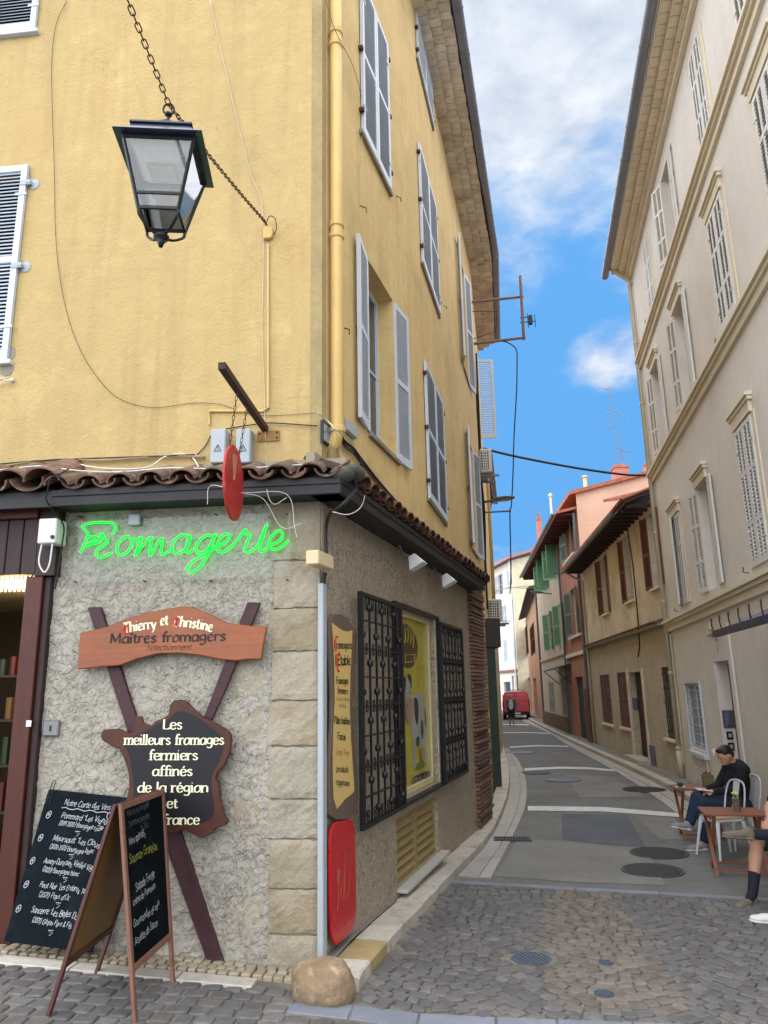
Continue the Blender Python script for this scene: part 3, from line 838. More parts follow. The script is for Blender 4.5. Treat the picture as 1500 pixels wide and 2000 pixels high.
def window(parent, F, x0, x1, z0, z1, al=0, ar=0, mt=None, each=False, rails=(.5,), mid=False, yoff=.03, sill=True, sillmat=None, depth=.2, wmat=None, pitch=.038):
    """al/ar: opening angle of the left/right leaf in degrees, None = no leaf"""
    w_ = (x1 - x0) / 2 - .004; h_ = z1 - z0
    if al is not None:
        Mh = F.m(x0, -.002 if al else yoff, z0) @ RZ(R(-al))
        if al > 90: Mh = F.m(x0 - .01, -.012, z0) @ RZ(R(-al))
        leaf(parent, Mh, w_, h_ - .01, False, mt, each, rails, mid, pitch=pitch)
    if ar is not None:
        Mh = F.m(x1, -.002 if ar else yoff, z0) @ RZ(R(ar))
        if ar > 90: Mh = F.m(x1 + .01, -.012, z0) @ RZ(R(ar))
        leaf(parent, Mh, w_, h_ - .01, True, mt, each, rails, mid, pitch=pitch)
    if not (al or ar or al is None): ob('window_recess', MB().quad((x0, depth, z0), (x1, depth, z0), (x1, depth, z1), (x0, depth, z1)), M_DARK, M=F.M, parent=parent)
    if (al or ar) or al is None: winframe(parent, F, x0, x1, z0, z1, depth - .05, wmat or M_SHUT)
def M_id(): return Matrix.Identity(4)

# ---------------- yellow corner building ----------------
YB = thing('corner_building', 'yellow rendered corner building with pale shutters above a cheese shop', 'building', FA.m(0, 0, -.3))
ZT = 13.2          # wall top of the front part
EAVE = 11.85
YF = -.28
zf0, zf1 = FA.Z(400, 975, YF), FA.Z(400, 944, YF)
zsp = FA.Z(400, 903)          # where the upper render meets the little tiled roof
xL = -6.5
# front wall, upper floors
fx = [FA.X(40, 500), FA.X(75, 30)]
fz = [FA.Z(10, 329), FA.Z(10, 706), FA.Z(40, 66)]
hF = [(fx[0] - 1.0, fx[0], fz[1], fz[0])]
hF2 = [(fx[1] - 1.0, fx[1], fz[2], fz[2] + 1.75)]
ob('front_wall', wallmesh(xL, -.085, zsp - .1, ZT, hF + hF2), M_YF, M=FA.M, parent=YB)
for h, ang in ((hF[0], 0), (hF2[0], 0)):
    window(YB, FA, *h, al=ang, ar=ang, mt=M_SHUT, each=True, rails=(.5,), yoff=-.005, pitch=.036)
    ob('window_sill', MB().box(h[0] - .04, h[1] + .04, -.05, .1, h[2] - .04, h[2] - .002), M_SHUT, M=FA.M, parent=YB, bev=.004)
for pz in (FA.Z(20, 365), FA.Z(10, 525)):
    mb = MB(); mb.box(fx[0] - .05, fx[0] + .05, -.045, -.038, pz - .025, pz + .025); mb.box(fx[0] + .01, fx[0] + .05, -.05, 0, pz - .012, pz + .012)
    mb.ball((fx[0] + .06, -.004, pz), (.05, .008, .055), 10)
    ob('hinge', mb, M_GREY, M=FA.M, parent=YB)
x, z = FA.xz(15, 745); mb = MB(); mb.tube([(x - .1, -.03, z - .03), (x, -.07, z), (x + .02, -.05, z - .02), (x + .04, -.02, z)], .008); mb.ball((x + .05, -.02, z), .018)
ob('shutter_catch', mb, M_SHUT, M=FA.M, parent=YB)
# chamfered strip at the corner, then the side walls
c1 = FA.p(-.085, 0, 0); c2 = FB.p(.03, 0, 0); FCH = Frame(c1.to_2d(), c2.to_2d())
ob('corner_strip', wallmesh(0, FCH.len, zsp - .1, ZT), M_YP, M=FCH.M, parent=YB)
def colx(F, a, b, z0, z1, y=0):
    """pixel points on the left edge, right edge, top and bottom -> x0,x1,z0,z1"""
    return F.X(*a, y), F.X(*b, y), F.Z(*z0, y), F.Z(*z1, y)
W_up = colx(FB, (703, 120), (755, 240), (705, 258), (703, 258)); 
u_x0, u_x1 = FB.X(703, 150), FB.X(757, 300)
u_z0 = FB.Z(705, 260); u_z1 = u_z0 + 2.05
o_x0, o_x1 = FB.X(719, 600), FB.X(771, 750); o_z0, o_z1 = FB.Z(719, 843), FB.Z(722, 512)
low = [(o_x0, o_x1, o_z0, o_z1), (u_x0, u_x1, u_z0, u_z1)]
ob('side_wall', wallmesh(.12, SX, zsp - .2, EAVE + .02, low, .25), M_YS, M=FB.M, parent=YB)
ob('bare_strip', wallmesh(.03, .12, zsp - .2, EAVE + .02), M_YP, M=FB.M, parent=YB)
window(YB, FB, *low[0], al=172, ar=174, mt=M_SHUT, each=True, depth=.25)
window(YB, FB, *low[1], al=0, ar=0, mt=M_SHUT, each=True, yoff=-.008)
M_SILL = mat('stone_sill', (176, 166, 146), .6, rough=.9, bump=.4, dirt=[((90, 80, 66), 8, .45, .7, .5)])
for h in low: ob('window_sill', MB().box(h[0] - .06, h[1] + .06, -.04, .1, h[2] - .05, h[2] - .003), M_SILL, M=FB.M, parent=YB, bev=.004)
# second part of the side wall
def cc(pl, pr, pb, pt): return (FC.X(*pl), FC.X(*pr), FC.Z(*pb), FC.Z(*pt))
c_low = cc((829, 800), (865, 900), (831, 968), (828, 709))
c_mid = cc((818, 400), (851, 480), (822, 513), (818, 292))
c_top = cc((811, 60), (841, 170), (811, 106), (811, 10))
wdt = c_low[1] - c_low[0]
d_low = [FC.X(916, 960) , 0, FC.Z(916, 1062), FC.Z(916, 862)]; d_low[1] = d_low[0] + 1.0
d_mid = [FC.X(899, 600), 0, FC.Z(902, 708), FC.Z(899, 505)]; d_mid[1] = d_mid[0] + 1.0
d_top = [FC.X(893, 330), 0, FC.Z(893, 393), FC.Z(891, 285)]; d_top[1] = d_top[0] + 1.0
XE = 7.7
hc = [c_low, c_mid, c_top] + [tuple(d_low), tuple(d_mid), tuple(d_top)]
hc = [h for h in hc]
ob('side_wall', wallmesh(0, XE, zf1 + .1, EAVE + .02, hc, .22), M_YS, M=FC.M, parent=YB)
ob('side_wall', wallmesh(3.6, XE, -.6, zf1 + .1), M_YS, M=FC.M, parent=YB)
for h in (c_low, c_mid, c_top): window(YB, FC, *h, al=0, ar=0, mt=M_SHUT, each=True, yoff=-.008)
for h in (d_low, d_mid, d_top): window(YB, FC, *h, al=168, ar=170, mt=M_SHUT)
for h in hc: ob('window_sill', MB().box(h[0] - .04, h[1] + .04, -.03, .1, h[2] - .04, h[2] - .003), M_SILL, M=FC.M, parent=YB)
# little iron catches beside the shutters
mb = MB()
for F_, h in ((FB, low[1]), (FC, c_mid), (FC, c_low), (FC, c_top)):
    for x_ in (h[0] - .03, h[1] + .03):
        for fz_ in (.12, .5, .9):
            z_ = h[2] + (h[3] - h[2]) * fz_
            mb.box(x_ - .02, x_ + .02, -.05, 0, z_ - .02, z_ + .02, F_.M)
for (px, py, F_) in ((775, 388, FB), (672, 645, FB), (706, 408, FB), (852, 232, FC), (866, 600, FC)):
    x_, z_ = F_.xz(px, py); mb.tube([(x_ - .05, -.005, z_), (x_, -.05, z_), (x_, -.05, z_ - .05)], .006, 5, F_.M)
ob('shutter_hooks', mb, M_RUST, M=M_id(), parent=YB, kind='stuff')
# downpipe with collars on the side wall near the corner
xp = FB.X(659, 500, -.08); mb = MB(); zb = FB.Z(665, 870, -.08)
mb.tube([(xp, -.075, EAVE), (xp, -.075, zb + .1), (xp, -.05, zb), (xp, .02, zb - .08)], .055, 12)
pipe = ob('downpipe', mb, M_PIPE, M=FB.M, parent=YB, smooth=True)
for py in (68, 92, 440, 462, 838):
    z_ = FB.Z(659, py, -.08); ob('pipe_collar', MB().lathe([(.055, z_ - .03), (.066, z_ - .022), (.066, z_ + .022), (.055, z_ + .03)], 12, T((xp, -.075, 0))), M_PIPE, M=FB.M, parent=YB)
mb = MB(); z_ = zb - .12; mb.ball((xp + .01, -.03, z_), (.075, .05, .17), 12)
ob('mortar_lump', mb, mat('old_mortar', (176, 150, 96), .6, bump=.9, bs=40), M=FB.M, parent=YB, smooth=True)
# eaves: rows of small tiles under the roof, roof slab, gutter
def eaves(F, x0, x1, zt, wid, par, name='eaves'):
    for r_ in range(3):
        mb = MB(); y1 = -wid * (r_ + 1) / 3; x_ = x0
        while x_ < x1 - .02:
            mb.box(x_ + .005, min(x1, x_ + .155), y1 + random.uniform(-.008, .008), 0.05, zt - .26 + .085 * r_, zt - .26 + .085 * r_ + .07 + random.uniform(-.006, .006)); x_ += .16
        ob('eaves_tiles', mb, M_EAVE, M=F.M, parent=par, kind='stuff')
M_EAVE = mat('eaves_tile', (210, 198, 178), .95, rough=.95, var=.18, bump=.5, bs=50, isl=.14, dirt=[((110, 96, 78), 4, .5, .7, .5)])
M_GUTT = mat('zinc_gutter', (136, 140, 150), .8, rough=.45, var=.15, vs=3, bump=.15, metal=.3)
eaves(FB, -.1, SX, EAVE, .52, YB); XG = 7.72
LD = 4.6
ob('side_wall', wallmesh(0, LD, -.6, EAVE + .02), M_YS, M=FD.M, parent=YB)
eaves(FC, 0.02, XG, EAVE, .52, YB); eaves(FD, .02, LD, EAVE, .52, YB)
def gutterpipe(F, x0, x1, y, z, r, par, n=8):
    mb = MB(); prof = []
    for k in range(n + 1):
        a = math.pi * k / n; prof.append((math.cos(a) * r, -math.sin(a) * r))
    vs = []; fs = []
    for x_ in (x0, x1):
        for (dy, dz) in prof: vs.append((x_, y + dy, z + dz))
        for (dy, dz) in reversed(prof): vs.append((x_, y + dy * .93, z + dz * .93))
    m_ = 2 * (n + 1)
    for k in range(m_): fs.append((k, (k + 1) % m_, (k + 1) % m_ + m_, k + m_))
    mb.add(vs, fs); x_ = x0 + .8
    while x_ < x1:
        mb.tube([(x_, y + math.cos(math.pi * k / 8) * r * 1.03, z - math.sin(math.pi * k / 8) * r * 1.03) for k in range(9)], .006, 4); x_ += .9
    return ob('gutter', mb, M_GUTT, M=F.M, parent=par, recalc=True)
gutterpipe(FB, -.3, SX + .03, -.62, EAVE + .06, .085, YB); gutterpipe(FC, -.03, XG, -.62, EAVE + .06, .085, YB); gutterpipe(FD, .0, LD, -.62, EAVE + .06, .085, YB)
mb = MB()
for F_, a, b in ((FB, -.3, SX), (FC, 0, XG), (FD, .01, LD)):
    mb.add([(a, -.6, EAVE), (b, -.6, EAVE), (b, 3, EAVE + 1.1), (a, 3, EAVE + 1.1), (a, -.6, EAVE + .06), (b, -.6, EAVE + .06), (b, 3, EAVE + 1.16), (a, 3, EAVE + 1.16)], [(0, 3, 2, 1), (4, 5, 6, 7), (0, 1, 5, 4), (1, 2, 6, 5), (2, 3, 7, 6), (3, 0, 4, 7)], F_.M)
ob('roof', mb, M_TILED, M=M_id(), parent=YB)
# body behind (closes the volume)
mb = MB(); q = [FA.p(xL, 0, 0), FA.p(xL, 8, 0), FD.p(LD, 4, 0), FD.p(LD, 0, 0)]
for a, b in zip(q[:-1], q[1:]): mb.quad((a.x, a.y, -.5), (b.x, b.y, -.5), (b.x, b.y, EAVE), (a.x, a.y, EAVE))
ob('rear_wall', mb, M_YS, M=M_id(), parent=YB)

# ---------------- ground floor: front ----------------
YF = -.28     # fascia stands out this far
zf0, zf1 = FA.Z(400, 975, YF), FA.Z(400, 944, YF)
xq = FA.X(525, 1500); xpost = FA.X(100, 1130)
# rough render as real relief
def roughwall(F, x0, x1, z0, z1, st, name, mt, amp, seed, holes=()):
    nx = int((x1 - x0) / st) + 1; nz = int((z1 - z0) / st) + 1; mb = MB(); idx = {}
    for j in range(nz + 1):
        for i in range(nx + 1):
            x = x0 + (x1 - x0) * i / nx; z = z0 + (z1 - z0) * j / nz
            p = Vector((x * 5 + seed, z * 5, seed)); q_ = p + Vector((mnoise.noise(p * 1.5), mnoise.noise(p * 1.5 + Vector((9, 0, 0))), 0)) * .5
            a = mnoise.noise(q_ * 1.4) * .6 + mnoise.noise(q_ * 3.1) * .4; b2 = mnoise.noise(q_ * 4.2 + Vector((0, 5, 0)))
            h = .2 + sstep(-.03, .05, a) * .45 + sstep(-.02, .07, b2) * .3 + mnoise.noise(p * 9) * .15
            edge = min(1, i / 2, (nx - i) / 2, j / 2, (nz - j) / 2)
            idx[(i, j)] = len(mb.v); mb.v.append((x, -max(0, h) * amp * edge, z))
    for j in range(nz):
        for i in range(nx):
            x = x0 + (x1 - x0) * (i + .5) / nx; z = z0 + (z1 - z0) * (j + .5) / nz
            if any(h[0] < x < h[1] and h[2] < z < h[3] for h in holes): continue
            mb.f.append((idx[(i, j)], idx[(i + 1, j)], idx[(i + 1, j + 1)], idx[(i, j + 1)]))
    return ob(name, mb, mt, M=F.M, parent=YB, smooth=True)
roughwall(FA, xpost - .15, xq + .02, -.4, zf0 + .1, .011, 'roughcast_wall', M_ROUGH, .015, 3.0)
# quoin blocks
cuts = [975, 1095, 1188, 1272, 1368, 1457, 1560, 1638, 1735, 1824, 1960]
zc = [FA.Z(575, p) for p in cuts]
xin = FA.X(452, 1500)
def block(F, x0, x1, z0, z1, y=-.012, par=YB, mt=M_STONE):
    """slightly uneven dressed stone"""
    mb = MB(); n_ = 8; rnd = random.uniform
    def P(i, j): return (x0 + (x1 - x0) * i / n_ + (rnd(-.004, .004) if 0 < i < n_ else rnd(-.002, .008) * (1 if i == 0 else -.2)), y - .006 + rnd(-.004, .004) + (.007 if i in (0, n_) or j in (0, n_) else 0), z0 + (z1 - z0) * j / n_ + (rnd(0, .011) if j == 0 else rnd(-.011, 0) if j == n_ else rnd(-.004, .004)))
    for j in range(n_ + 1):
        for i in range(n_ + 1): mb.v.append(P(i, j))
    w_ = n_ + 1
    for j in range(n_):
        for i in range(n_): q = j * w_ + i; mb.f.append((q, q + 1, q + 1 + w_, q + w_))
    ring = [i for i in range(w_)] + [i * w_ + n_ for i in range(1, w_)] + [n_ * w_ + i for i in range(n_ - 1, -1, -1)] + [i * w_ for i in range(n_ - 1, 0, -1)]
    b0 = len(mb.v)
    for r_ in ring: v = mb.v[r_]; mb.v.append((v[0], .04, v[2]))
    for k in range(len(ring)): mb.f.append((ring[k], b0 + k, b0 + (k + 1) % len(ring), ring[(k + 1) % len(ring)]))
    return ob('stone_block', mb, mt, M=F.M, parent=par, recalc=True)
for i in range(len(zc) - 1):
    a, b = zc[i + 1] + .001, zc[i] - .001
    block(FA, xq + random.uniform(-.02, .02), .0, a, b)
    if i in (3, 4, 6, 8): block(FA, xin + random.uniform(-.03, .03), xq - .022, a, b, -.004)
ob('mortar_bed', wallmesh(xin - .05, .0, -.4, zf0 + .1), M_MORT, M=FA.m(0, .01), parent=YB)

# ---------------- ground floor: side ----------------
XS1 = FB.X(918, 1300)
g0 = dict(x0=FB.X(707, 1400, -.08), x1=FB.X(779, 1400, -.08))
win = (FB.X(780, 1400), FB.X(853, 1400), FB.Z(790, 1562), FB.Z(780, 1185))
vent = (FB.X(776, 1700), FB.X(855, 1600), FB.Z(776, 1736), FB.Z(776, 1598))
zs0 = FB.Z(700, 1030, 0)
hs = [(win[0], win[1], win[2], win[3]), (vent[0], vent[1], vent[2], vent[3])]
ob('side_base_wall', wallmesh(0, XS1, -.6, zf0 + .25, hs, .16), M_ROUGHS, M=FB.M, parent=YB)
for i in range(len(zc) - 1): block(FB, .002, .05, zc[i + 1] + .004, zc[i] - .004, -.004)
# brick pier at the end of the shop wall
M_BRICK = mat('thin_old_brick', (150, 112, 94), .6, rough=.95, var=.2, vs=14, bump=.6, bs=70, isl=.3, isob=(112, 100, 92))
x_b1 = FB.X(943, 1300); pier = thing('brick_pier', 'pier of thin uneven bricks closing the shop wall', 'brick pier', FB.m(XS1 + .02, 0, -.5))
mb = MB(); mb.box(XS1 + .03, x_b1 - .02, .0, .3, -.5, zf0 + .15); ob('mortar_core', mb, M_MORT, M=FB.M, parent=pier)
z_ = -.42; i = 0
while z_ < zf0 + .1:
    hgt = random.uniform(.036, .05); mb = MB(); mb.box(XS1 + .02 + random.uniform(-.01, .015), x_b1 + random.uniform(-.02, .02), -.05 + random.uniform(-.03, .012), .2, z_, z_ + hgt)
    ob('brick', mb, M_BRICK, M=FB.M, parent=pier, bev=.004); z_ += hgt + .013
# window: frame, poster, vent louvres, marble sill
M_CREAM = mat('cream_wood', (222, 208, 158), .8, rough=.55, var=.06, bump=.1)
M_LOUV = mat('ochre_louvre_paint', (176, 152, 100), .65, rough=.6, var=.1, vs=4, bump=.15)
mb = MB(); a, b, c, d = win; fw_ = .07
mb.box(a, a + fw_, .05, .12, c, d).box(b - fw_, b, .05, .12, c, d).box(a + fw_, b - fw_, .051, .119, c, c + fw_).box(a + fw_, b - fw_, .051, .119, d - fw_, d)
wf = ob('window_frame', mb, M_CREAM, M=FB.M, parent=YB, bev=.006)
ob('window_reveal', MB().box(b + .002, b + .10, -.015, .03, c - .05, d + .02), mat('flaking_white_reveal', (200, 194, 176), .75, bump=.6, bs=30, dirt=[((110, 100, 84), 8, .5, .65, .7)]), M=FB.M, parent=YB)
a, b, c, d = vent
xm = (a + b) / 2
mb = MB()
for (p, q) in ((a, xm - .01), (xm + .01, b)):
    mb.box(p, p + .05, .04, .09, c, d).box(q - .05, q, .04, .09, c, d).box(p + .05, q - .05, .041, .089, c, c + .05).box(p + .05, q - .05, .041, .089, d - .05, d)
lv = ob('vent_shutter', mb, M_LOUV, M=FB.M, parent=YB)
pr = None
for (p, q) in ((a + .05, xm - .06), (xm + .06, b - .05)):
    z_ = c + .09; mb = MB(); mb.box(0, q - p, -.006, .006, -.045, .045, RX(R(-38))); me = mb.mesh('slat'); me.materials.append(M_LOUV)
    while z_ < d - .06:
        o = bpy.data.objects.new('slat', me); COL.objects.link(o); place(o, FB.m(p, .06, z_), lv); z_ += .082
ob('vent_recess', MB().quad((a, .15, c), (b, .15, c), (b, .15, d), (a, .15, d)), M_DARK, M=FB.M, parent=YB)
M_MARB = mat('pale_marble_sill', (206, 202, 192), .7, rough=.5, var=.08, bump=.1)
for (p, q) in ((a - .02, xm - .05), (xm - .04, b + .12)): ob('sill_slab', MB().box(p, q, -.10, .1, c - .035, c - .003), M_MARB, M=FB.M, parent=YB, bev=.004)
ob('window_ledge', MB().box(win[0] - .05, win[1] + .35, -.06, .03, win[2] - .045, win[2] - .01), M_IRON, M=FB.M, parent=YB, bev=.003)
ob('panel_under_window', MB().box(win[0], win[1], .02, .05, d + .002, win[2] - .05), M_LOUV, M=FB.M, parent=YB)

# ---------------- little tiled roof over the shop ----------------
YSD = -.26
xe = FB.X(948, 1165, YSD)
fas = thing('tiled_canopy', 'narrow canopy of old curved tiles over the cheese shop', 'canopy', FA.m(0, -.1, zf1))
xc = .28 * 1.0 / math.tan(math.radians(90 + (102.5 - 90)) / 2) if False else 0
# corner point where the two fascia lines meet
pA = FA.p(0, YF, 0); pB = FB.p(0, YSD, 0)
def isect(P, d, Q, e):
    den = d.x * e.y - d.y * e.x; t_ = ((Q.x - P.x) * e.y - (Q.y - P.y) * e.x) / den; return P + d * t_
K = isect(pA, FA.r, pB, FB.r)
xK = (FA.Mi @ K).x; xKB = (FB.Mi @ K).x
xfl = FA.X(100, 985, YF)
def profile(mb, F, x0, x1, y):
    mb.box(x0, x1, y, y + .035, zf0, zf1, F.M)
    mb.box(x0, x1, y + .036, 0.0, zf0 + .012, zf0 + .03, F.M)
    mb.box(x0, x1, y - .012, y - .001, zf1 - .05, zf1, F.M)
mb = MB(); profile(mb, FA, xfl, xK - .004, YF); ob('fascia', mb, M_FASC, M=M_id(), parent=fas, bev=.003)
mb = MB(); profile(mb, FB, xKB + .004, xe, YSD); ob('fascia', mb, M_FASC, M=M_id(), parent=fas, bev=.003)
def tilemesh(L_, r0, r1, up=True, th=.014, n=8):
    mb = MB(); vs = []; fs = []
    for (y, r) in ((0, r0), (L_ * .5, (r0 + r1) / 2), (L_, r1)):
        for rr in (r, r - th):
            for k in range(n + 1):
                a = math.pi * k / n; s_ = 1 if up else -1
                vs.append((math.cos(a) * rr, y, s_ * math.sin(a) * rr * .72))
    w_ = n + 1
    for s_ in range(2):
        o0 = s_ * 2 * w_; o1 = o0 + 2 * w_
        for k in range(n):
            fs.append((o0 + k, o0 + k + 1, o1 + k + 1, o1 + k)); fs.append((o0 + w_ + k, o1 + w_ + k, o1 + w_ + k + 1, o0 + w_ + k + 1))
        fs.append((o0, o1, o1 + w_, o0 + w_)); fs.append((o0 + n, o0 + w_ + n, o1 + w_ + n, o1 + n))
    for k in range(n):
        fs.append((k, w_ + k, w_ + k + 1, k + 1)); q = 4 * w_; fs.append((q + k, q + k + 1, q + w_ + k + 1, q + w_ + k))
    mb.add(vs, fs); return mb
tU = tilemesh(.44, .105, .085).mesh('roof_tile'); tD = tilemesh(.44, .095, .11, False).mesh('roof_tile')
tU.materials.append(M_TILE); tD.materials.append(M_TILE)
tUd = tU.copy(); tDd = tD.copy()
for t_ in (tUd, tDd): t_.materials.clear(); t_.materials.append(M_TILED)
def tiles(F, xs_, y, z, slope, ups, downs, par, jit=.006, roll=0):
    for x_ in xs_:
        for me, dx, dz in ((downs, .118, .055), (ups, 0, .02)):
            o = bpy.data.objects.new('roof_tile', me); COL.objects.link(o)
            place(o, F.m(x_ + dx + random.uniform(-jit, jit), y + random.uniform(-.012, .012), z + dz) @ RZ(random.uniform(-.03, .03)) @ RX(R(slope)) @ RY(random.uniform(-.05, .05)), par)
pit_ = (FA.X(610, 950, YF) - FA.X(300, 950, YF)) / 5
xs_ = []; x_ = FA.X(300, 950, YF)
while x_ > FA.X(180, 950, YF): x_ -= pit_
while x_ < xK - .1: xs_.append(x_); x_ += pit_
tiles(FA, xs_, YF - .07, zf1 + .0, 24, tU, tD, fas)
xs_ = []; x_ = xKB + .16
while x_ < xe - .05: xs_.append(x_); x_ += .215
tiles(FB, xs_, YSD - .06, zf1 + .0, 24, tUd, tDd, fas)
mb = MB()
for F_, a, b, y in ((FA, xfl, xK, YF), (FB, xKB, xe, YSD)):
    mb.add([(a, y - .0, zf1 - .01), (b, y - .0, zf1 - .01), (b, .0, zf1 + .13), (a, .0, zf1 + .13)], [(0, 1, 2, 3)], F_.M)
    mb.box(a, b, -.05, .02, zf1 + .12, zf1 + .22, F_.M)
ob('mortar_fillet', mb, M_MORT, M=M_id(), parent=fas)
Kp = FA.Mi @ K
mb = MB(); mb.ball((Kp.x, Kp.y + .05, zf1 + .03), (.10, .10, .06), 14); mb.ball((Kp.x + .07, Kp.y + .16, zf1 + .07), (.09, .16, .06), 12)
ob('hip_mortar', mb, mat('lichened_mortar', (120, 114, 104), .45, bump=.8, bs=40, dirt=[((60, 58, 52), 8, .42, .6, .8)]), M=FA.M, parent=fas, smooth=True)
mb = MB(); mb.quad((-.6, .002, -.0), (.1, .002, 0), (.1, .002, .6), (-.6, .002, .6))
# gap between roof line and the upper wall
ob('upper_band', wallmesh(xL, -.085, zf1 + .10, zsp - .1), M_YF, M=FA.M, parent=YB)
ob('upper_band', wallmesh(.03, 6.9, zf0 + .2, zsp - .2), M_YS, M=FB.m(0, .0), parent=YB)


M_PATCH = mat('grey_mortar_patch', (176, 166, 146), .6, rough=.95, var=.15, vs=6, bump=.6, bs=40)
for px, py, r1, r2 in ((50, 348, .05, .07), (36, 520, .05, .07), (14, 722, .06, .06), (22, 690, .04, .06)):
    x_, z_ = FA.xz(px, py); mb = MB(); n_ = 18
    pts = [(x_ + math.cos(2 * math.pi * i / n_) * r1 * (1 + .25 * mnoise.noise(Vector((i * .9, px, 0)))), z_ + math.sin(2 * math.pi * i / n_) * r2 * (1 + .25 * mnoise.noise(Vector((i * .9, py, 3))))) for i in range(n_)]
    ob('mortar_patch', MB().prism(pts, -.004, .01), M_PATCH, M=FA.M, parent=YB)
